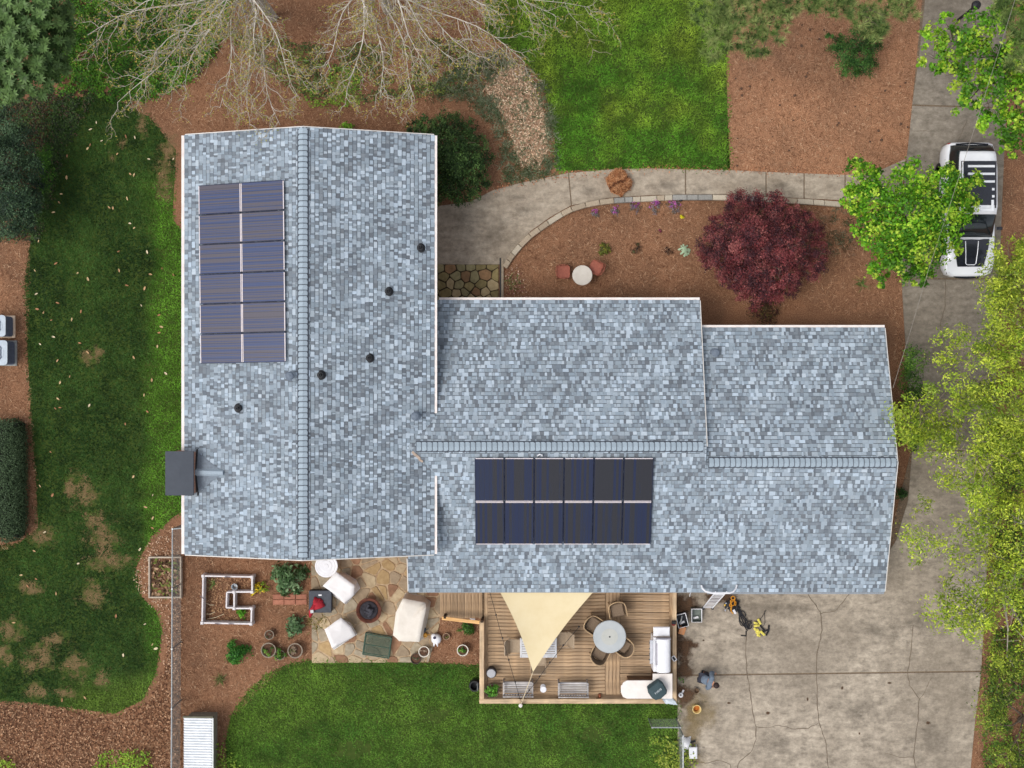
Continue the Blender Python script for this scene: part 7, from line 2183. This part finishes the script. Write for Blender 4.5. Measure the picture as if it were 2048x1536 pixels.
# magnolia: rosettes of broad glossy leaves
mg = thing('magnolia', 'magnolia with broad glossy leaf rosettes in the top corner by the weeds', 'tree', P(30, 60))
mbase = rootloc(mg)
mb = MB(); mb.tube([(0, 0, 0), (.1, .1, 1.8), (.0, .1, 3.6)], [.2, .16, .1], 9); mb.build('trunk', BARK, mg)
Pp, Nn, Dd, Cc_ = [], [], [], []
bl = [(20, 30, 5.0, 1.3), (70, 50, 4.6, 1.0), (110, 30, 4.0, .7), (40, 110, 4.6, 1.1), (95, 100, 4.0, .8), (30, 165, 3.9, .9), (75, 160, 3.6, .7), (115, 130, 3.4, .5), (-30, 90, 4.8, 1.3), (60, -10, 5.2, 1.2), (130, 70, 3.6, .4)]
for (a_, b_, z_, r_) in bl:
    c = np.array(P(a_, b_, z_))
    for k_ in range(int(95 * r_ * r_) + 14):
        d = unit(rng.normal(size=(1, 3)))[0]; d[2] = abs(d[2])
        rc_ = c + d * r_ * rng.uniform(.45, 1.05) * np.array([1, 1, .8])
        nl = rng.integers(8, 12); a0 = rng.uniform(0, 6.28); tone = rng.random()
        ax = unit((d + np.array([0, 0, 1.2]) + rng.normal(0, .25, 3))[None])[0]
        u_ = unit(np.cross(ax, [1, .1, .2])[None])[0]; v_ = np.cross(ax, u_)
        for q in range(nl):
            th = a0 + q * 2 * math.pi / nl + rng.normal(0, .15)
            dd = u_ * math.cos(th) + v_ * math.sin(th) + ax * rng.uniform(-.1, .35)
            Pp.append(rc_ + dd * .10); Dd.append(dd); Nn.append(ax + u_ * math.cos(th) * -.3 + v_ * math.sin(th) * -.3)
            Cc_.append(np.array(lin((50, 76, 34))) * (1 - tone) + np.array(lin((96, 124, 66))) * tone)
    e = P(a_, b_, z_) - mbase
    mb = MB(); mb.tube([(0, .1, 2.4), (Vector((0, .1, 2.6)) + e) / 2 + Vector((0, 0, .3)), e], [.07, .05, .02], 6); mb.build('limb', BARK, mg)
Pp = np.array(Pp) - np.array(mbase); nL = len(Pp)
link('crown', leaf_mesh('crown', Pp, rng.uniform(.18, .25, nL), rng.uniform(.06, .085, nL), np.array(Cc_) * rng.uniform(.75, 1.25, (nL, 1)), leaf_mat('glossy_leaf', .5, .1), normals=np.array(Nn), dirs=np.array(Dd)), mg)
tree('evergreen_shrub', 'very dark blue-green evergreen shrub on the left edge above the air conditioners', (10, 360), (12, 350, 1.4),
     [(10, 250, 2.0, .7), (40, 280, 1.9, .55), (10, 320, 2.2, .9), (55, 340, 1.8, .55), (20, 400, 2.1, .9), (60, 400, 1.6, .5), (15, 450, 1.7, .6), (45, 440, 1.5, .45), (70, 370, 1.3, .35), (-40, 350, 2.2, 1.0)],
     26000, [(34, 52, 38), (46, 68, 48), (60, 84, 60), (78, 104, 72)], .08, cat='shrub', r=.1, wr=.4, sub=24, spread=.2, twigs=1)
tree('weedy_sapling', 'light green weedy sapling between the dark shrub and the west lawn', (82, 350), (86, 345, .6), [(88, 320, .9, .35), (92, 345, .8, .3), (86, 370, .7, .3), (60, 415, .8, .3), (95, 300, .7, .2)], 1500, [(52, 92, 26), (70, 116, 36), (90, 134, 46)], .09, cat='sapling', r=.02, twigs=1)
# clipped hedge
hg = thing('hedge', 'clipped rounded dark boxwood hedge on the left edge of the lawn', 'hedge', P(-10, 960))
def hedge_pts(n):
    u = rng.random(n); th = rng.uniform(-.1, math.pi + .1, n)
    y0_, y1_ = P(0, 1085, .8).y, P(0, 838, .8).y
    yy = y0_ + (y1_ - y0_) * u
    endf = np.clip(np.minimum(u, 1 - u) / .12, 0, 1) ** .5
    cx_, hw, hh = P(-45, 0, .8).x, 1.62, 1.05
    x_ = cx_ + np.sign(np.cos(th)) * np.abs(np.cos(th)) ** .5 * hw * (.72 + .28 * endf); z_ = np.clip(np.abs(np.sin(th)) ** .4 * hh * (.6 + .4 * endf), .03, 2)
    return np.stack([x_, yy, z_], 1), np.stack([np.cos(th), (u - .5) * .2, np.abs(np.sin(th)) + .1], 1)
hp_, hn_ = hedge_pts(26000)
hp_ = hp_ + rng.normal(0, .025, hp_.shape)
hc = mixc(lin((50, 68, 46)), lin((96, 118, 82)), np.clip(rng.normal(.42, .3, len(hp_)), 0, 1))
link('foliage', leaf_mesh('foliage', hp_ - np.array(rootloc(hg)), .06, .035, hc, LEAF, normals=hn_ + rng.normal(0, .6, hn_.shape)), hg)
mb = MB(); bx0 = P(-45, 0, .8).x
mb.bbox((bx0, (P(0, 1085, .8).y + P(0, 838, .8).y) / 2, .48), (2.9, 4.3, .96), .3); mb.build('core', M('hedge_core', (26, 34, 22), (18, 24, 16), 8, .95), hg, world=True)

# pine boughs at the top
PN = [(78, 100, 50), (98, 120, 60), (118, 138, 74), (140, 152, 90)]
def pine(name, label, base_px, trunk_top, blobs, ntuft, L=.22):
    t_ = thing(name, label, 'tree', P(*base_px)); b0 = rootloc(t_); tp = P(*trunk_top)
    mb = MB(); mb.tube([Vector((0, 0, 0)), (tp - b0) * .5, tp - b0], [.24, .2, .14], 10); mb.build('trunk', BARK, t_)
    limbs(t_, [b0, b0.lerp(tp, .5), b0.lerp(tp, .8), tp], blobs, BARK, .05, 3)
    C_, K_ = [], []
    tot = sum(b[3] ** 2 for b in blobs)
    for b in blobs:
        k = max(4, int(ntuft * b[3] ** 2 / tot))
        c = np.array(P(b[0], b[1], b[2])); d = unit(rng.normal(size=(k, 3))) * (rng.random((k, 1)) ** .4) * b[3] * np.array([1, 1, .5])
        C_.append(c + d)
    C_ = np.concatenate(C_) - np.array(b0); k = len(C_); nn_ = 46
    cc = np.array([lin(c) for c in PN])[rng.integers(0, 4, k)]
    pts = np.repeat(C_, nn_, 0); ci = np.repeat(cc, nn_, 0) * rng.uniform(.7, 1.3, (k * nn_, 1))
    link('needles', blade_mesh('needles', pts, rng.uniform(L * .7, L * 1.2, k * nn_), rng.uniform(.012, .022, k * nn_), ci, NEEDLE, (.1, 1.7)), t_)
    return t_
pine('pine_tree', 'tall pine whose soft olive boughs hang over the front lawn corner', (1600, -170), (1590, -140, 5.5),
     [(1425, 20, 6.2, .75), (1440, 70, 6.0, .6), (1480, 30, 6.3, .8), (1500, 85, 5.9, .55), (1545, 45, 6.2, .7), (1570, 10, 6.4, .6), (1420, 105, 5.8, .35), (1525, 110, 5.7, .25), (1620, 8, 6.3, .45), (1680, 8, 6.2, .5), (1715, 30, 6.0, .5), (1755, 30, 6.0, .55), (1745, 65, 5.8, .4), (1800, 12, 6.0, .45), (1660, -20, 6.4, .8), (1500, -30, 6.6, 1.0), (1780, -30, 6.3, .8), (1820, 25, 5.8, .25)], 620, .26)
pine('pine_tree', 'pine bough tips mixing with the bright green tree at the corner', (2110, -60), (2110, -50, 5.5), [(2010, 20, 6.0, .5), (2040, 60, 6.2, .6), (2045, 110, 6.0, .5), (2060, 10, 6.3, .7), (2025, 130, 5.8, .35)], 130, .26)

# yellow-green trees on the right side, open crowns
YG = [(108, 134, 36), (138, 160, 42), (166, 184, 54), (190, 202, 72), (130, 148, 56)]
def scatterblobs(poly, n, z, r):
    out = []
    while len(out) < n:
        a_ = random.uniform(min(p[0] for p in poly), max(p[0] for p in poly)); b_ = random.uniform(min(p[1] for p in poly), max(p[1] for p in poly))
        if in_poly(np.array([a_]), np.array([b_]), poly)[0]: out.append((a_, b_, random.uniform(*z), random.uniform(*r)))
    return out
tree('elm_tree', 'open yellow-green spring tree reaching over the driveway beside the garage roof', (2012, 800), (2045, 810, 2.8),
     scatterblobs([(1985, 620), (1880, 650), (1830, 700), (1800, 760), (1800, 850), (1850, 900), (1880, 960), (1950, 990), (2080, 960), (2080, 600)], 60, (3.0, 5.2), (.35, .75)), 25000, YG, .12, r=.13, wr=.36, sub=12, spread=.24, twigs=5, matl=M('pale_brown_bark', (140, 126, 108), (104, 92, 78), 12, .9))
tree('elm_tree', 'yellow-green spring tree beyond the SUV at the right border', (2062, 600), (2085, 590, 2.6),
     scatterblobs([(2000, 505), (1960, 560), (1960, 620), (2010, 680), (2090, 700), (2090, 450), (2045, 470)], 24, (3.0, 4.6), (.35, .65)), 9500, YG, .12, r=.11, wr=.36, sub=12, spread=.22, twigs=4, matl=MATS['pale_brown_bark'])
tree('elm_tree', 'thin yellow-green tree with pale forked branches over the garage pad edge', (2000, 1190), (2005, 1188, 2.4),
     scatterblobs([(1960, 990), (1850, 1000), (1800, 1080), (1790, 1180), (1830, 1230), (1900, 1270), (1960, 1330), (2080, 1330), (2080, 1000)], 56, (2.8, 4.8), (.32, .7)), 12500, YG, .12, r=.11, wr=.36, sub=11, spread=.26, twigs=5, matl=M('grey_bark', (168, 160, 146), (130, 122, 108), 12, .9))
tree('elm_tree', 'dense green and yellow shrubby tree in the lower corner of the undergrowth', (2040, 1440), (2050, 1430, 1.6),
     scatterblobs([(1985, 1290), (1975, 1420), (1985, 1560), (2090, 1560), (2090, 1280)], 20, (1.6, 3.0), (.4, .7)), 7000, [(56, 84, 28), (84, 108, 34), (112, 132, 42), (140, 154, 56)], .1, r=.09, wr=.4, sub=14, spread=.22, twigs=3)
tree('understory_shrub', 'dark green leafy shrub beside the driveway by the garage gable', (1805, 800), (1812, 795, .8), [(1830, 720, 1.6, .5), (1818, 760, 1.4, .45), (1835, 790, 1.5, .5), (1815, 830, 1.2, .45), (1840, 860, 1.2, .45), (1820, 885, .9, .35)], 3600, [(48, 80, 26), (66, 102, 34), (90, 122, 42)], .1, cat='shrub', r=.03, wr=.4, sub=14, spread=.22, twigs=2)

# bare birches: pale limbs fanning towards the house, sparse yellow buds
def curve(a_, b_, sag, k=7, wob=.1):
    out = []
    s = (b_ - a_).cross(Vector((0, 0, 1)))
    s = s.normalized() if s.length > 1e-6 else Vector((1, 0, 0))
    ph = random.uniform(0, 6)
    for i in range(k + 1):
        t = i / k
        out.append(a_.lerp(b_, t) + Vector((0, 0, sag * 4 * t * (1 - t))) + s * wob * math.sin(ph + t * 5) * t * (1 - t) * 2)
    return out
def bare_tree(label, base_px, hgt, tips):
    t_ = thing('birch_tree', label, 'tree', P(*base_px), 0, 'bare birches')
    b0 = rootloc(t_)
    mb = MB(); mb.tube([(0, 0, 0), (.05, -.1, hgt * .4), (0, -.2, hgt * .75), (.1, -.2, hgt)], [.2, .16, .11, .04], 9); mb.build('trunk', BIRCH, t_)
    buds = []
    for (px, py, z, r) in tips:
        e = P(px, py, z) - b0
        h0 = hgt * random.uniform(.36, .6)
        s = Vector((0, -.15, h0))
        mb = MB(); tw_ = MB()
        main = curve(s, e, random.uniform(.3, .9), 9, .5)
        mb.tube(main, [r * .66 * (1 - .82 * i / 9) for i in range(10)], 6)
        L = (e - s).length
        dirm = (e - s).normalized()
        for i in range(2, 10):
            for q in range(random.choice([2, 2, 3])):
                a_ = main[i - 1].lerp(main[min(i, 9)], random.random())
                th = random.choice([-1, 1]) * random.uniform(.25, .95)
                d = Matrix.Rotation(th, 3, 'Z') @ dirm
                ln = L * random.uniform(.16, .36) * (1.1 - .05 * i)
                b_ = a_ + Vector((d.x, d.y, random.uniform(-.35, .15))) * ln
                br = curve(a_, b_, random.uniform(-.03, .12), 5, .25)
                rr_ = r * .3 * (1 - .05 * i)
                mb.tube(br, [rr_ * (1 - .8 * k_ / 5) for k_ in range(6)], 4, cap=False)
                for k_ in range(1, 6):
                    for w_ in range(2):
                        th2 = random.choice([-1, 1]) * random.uniform(.3, 1.1)
                        d2 = Matrix.Rotation(th2, 3, 'Z') @ d
                        l2 = ln * random.uniform(.16, .42)
                        c_ = br[k_] + Vector((d2.x, d2.y, random.uniform(-.5, .2))) * l2
                        tw_.tube(curve(br[k_], c_, 0, 3, .12), [.010, .008, .006, .004], 3, cap=False)
                        for v_ in range(2):
                            buds.append(br[k_].lerp(c_, random.uniform(.3, 1.05)))
        lb = mb.build('limb', BIRCH, t_)
        tw_.build('twigs', M('twig_bark', (156, 146, 130), (118, 106, 92), 14, .9, bmp=0), lb, kind='stuff')
    buds = np.array([list(v_) for v_ in buds]); n = len(buds)
    buds = np.repeat(buds, 2, 0) + rng.normal(0, .06, (n * 2, 3)); n *= 2
    kp = rng.random(n) < .7; buds = buds[kp]; n = len(buds)
    ci = np.array([lin((150, 150, 66)), lin((176, 160, 80)), lin((128, 136, 56)), lin((160, 132, 70))])[rng.integers(0, 4, n)]
    link('buds', leaf_mesh('buds', buds, rng.uniform(.04, .10, n), rng.uniform(.02, .045, n), ci, LEAF, tilt=(0, 1.0)), t_)
    return t_
bare_tree('pale bare birch fanning white limbs over the weeds and left wing ridge', (545, 35), 9.0,
          [(175, 70, 4.6, .055), (235, 205, 4.2, .06), (300, 120, 5.0, .05), (370, 175, 4.4, .05), (440, 215, 4.4, .055), (500, 245, 4.4, .06), (560, 250, 4.5, .06), (600, 200, 4.8, .05), (250, 40, 5.6, .05), (420, 60, 6.0, .05), (520, 120, 5.4, .06), (-60, -260, 6, .06), (200, -420, 7, .06), (560, -500, 7, .06)])
bare_tree('pale bare birch reaching white limbs over the ivy and front mulch', (775, 20), 8.6,
          [(640, 150, 5.0, .05), (690, 210, 4.5, .055), (760, 195, 4.6, .055), (830, 200, 4.6, .06), (870, 150, 4.8, .05), (905, 120, 5.0, .05), (960, 115, 4.8, .055), (1050, 125, 4.4, .05), (1110, 30, 5.0, .05), (1000, 30, 5.6, .05), (730, 60, 5.8, .05), (1150, -250, 6, .06), (800, -480, 7, .06), (1180, 15, 5.2, .035)])
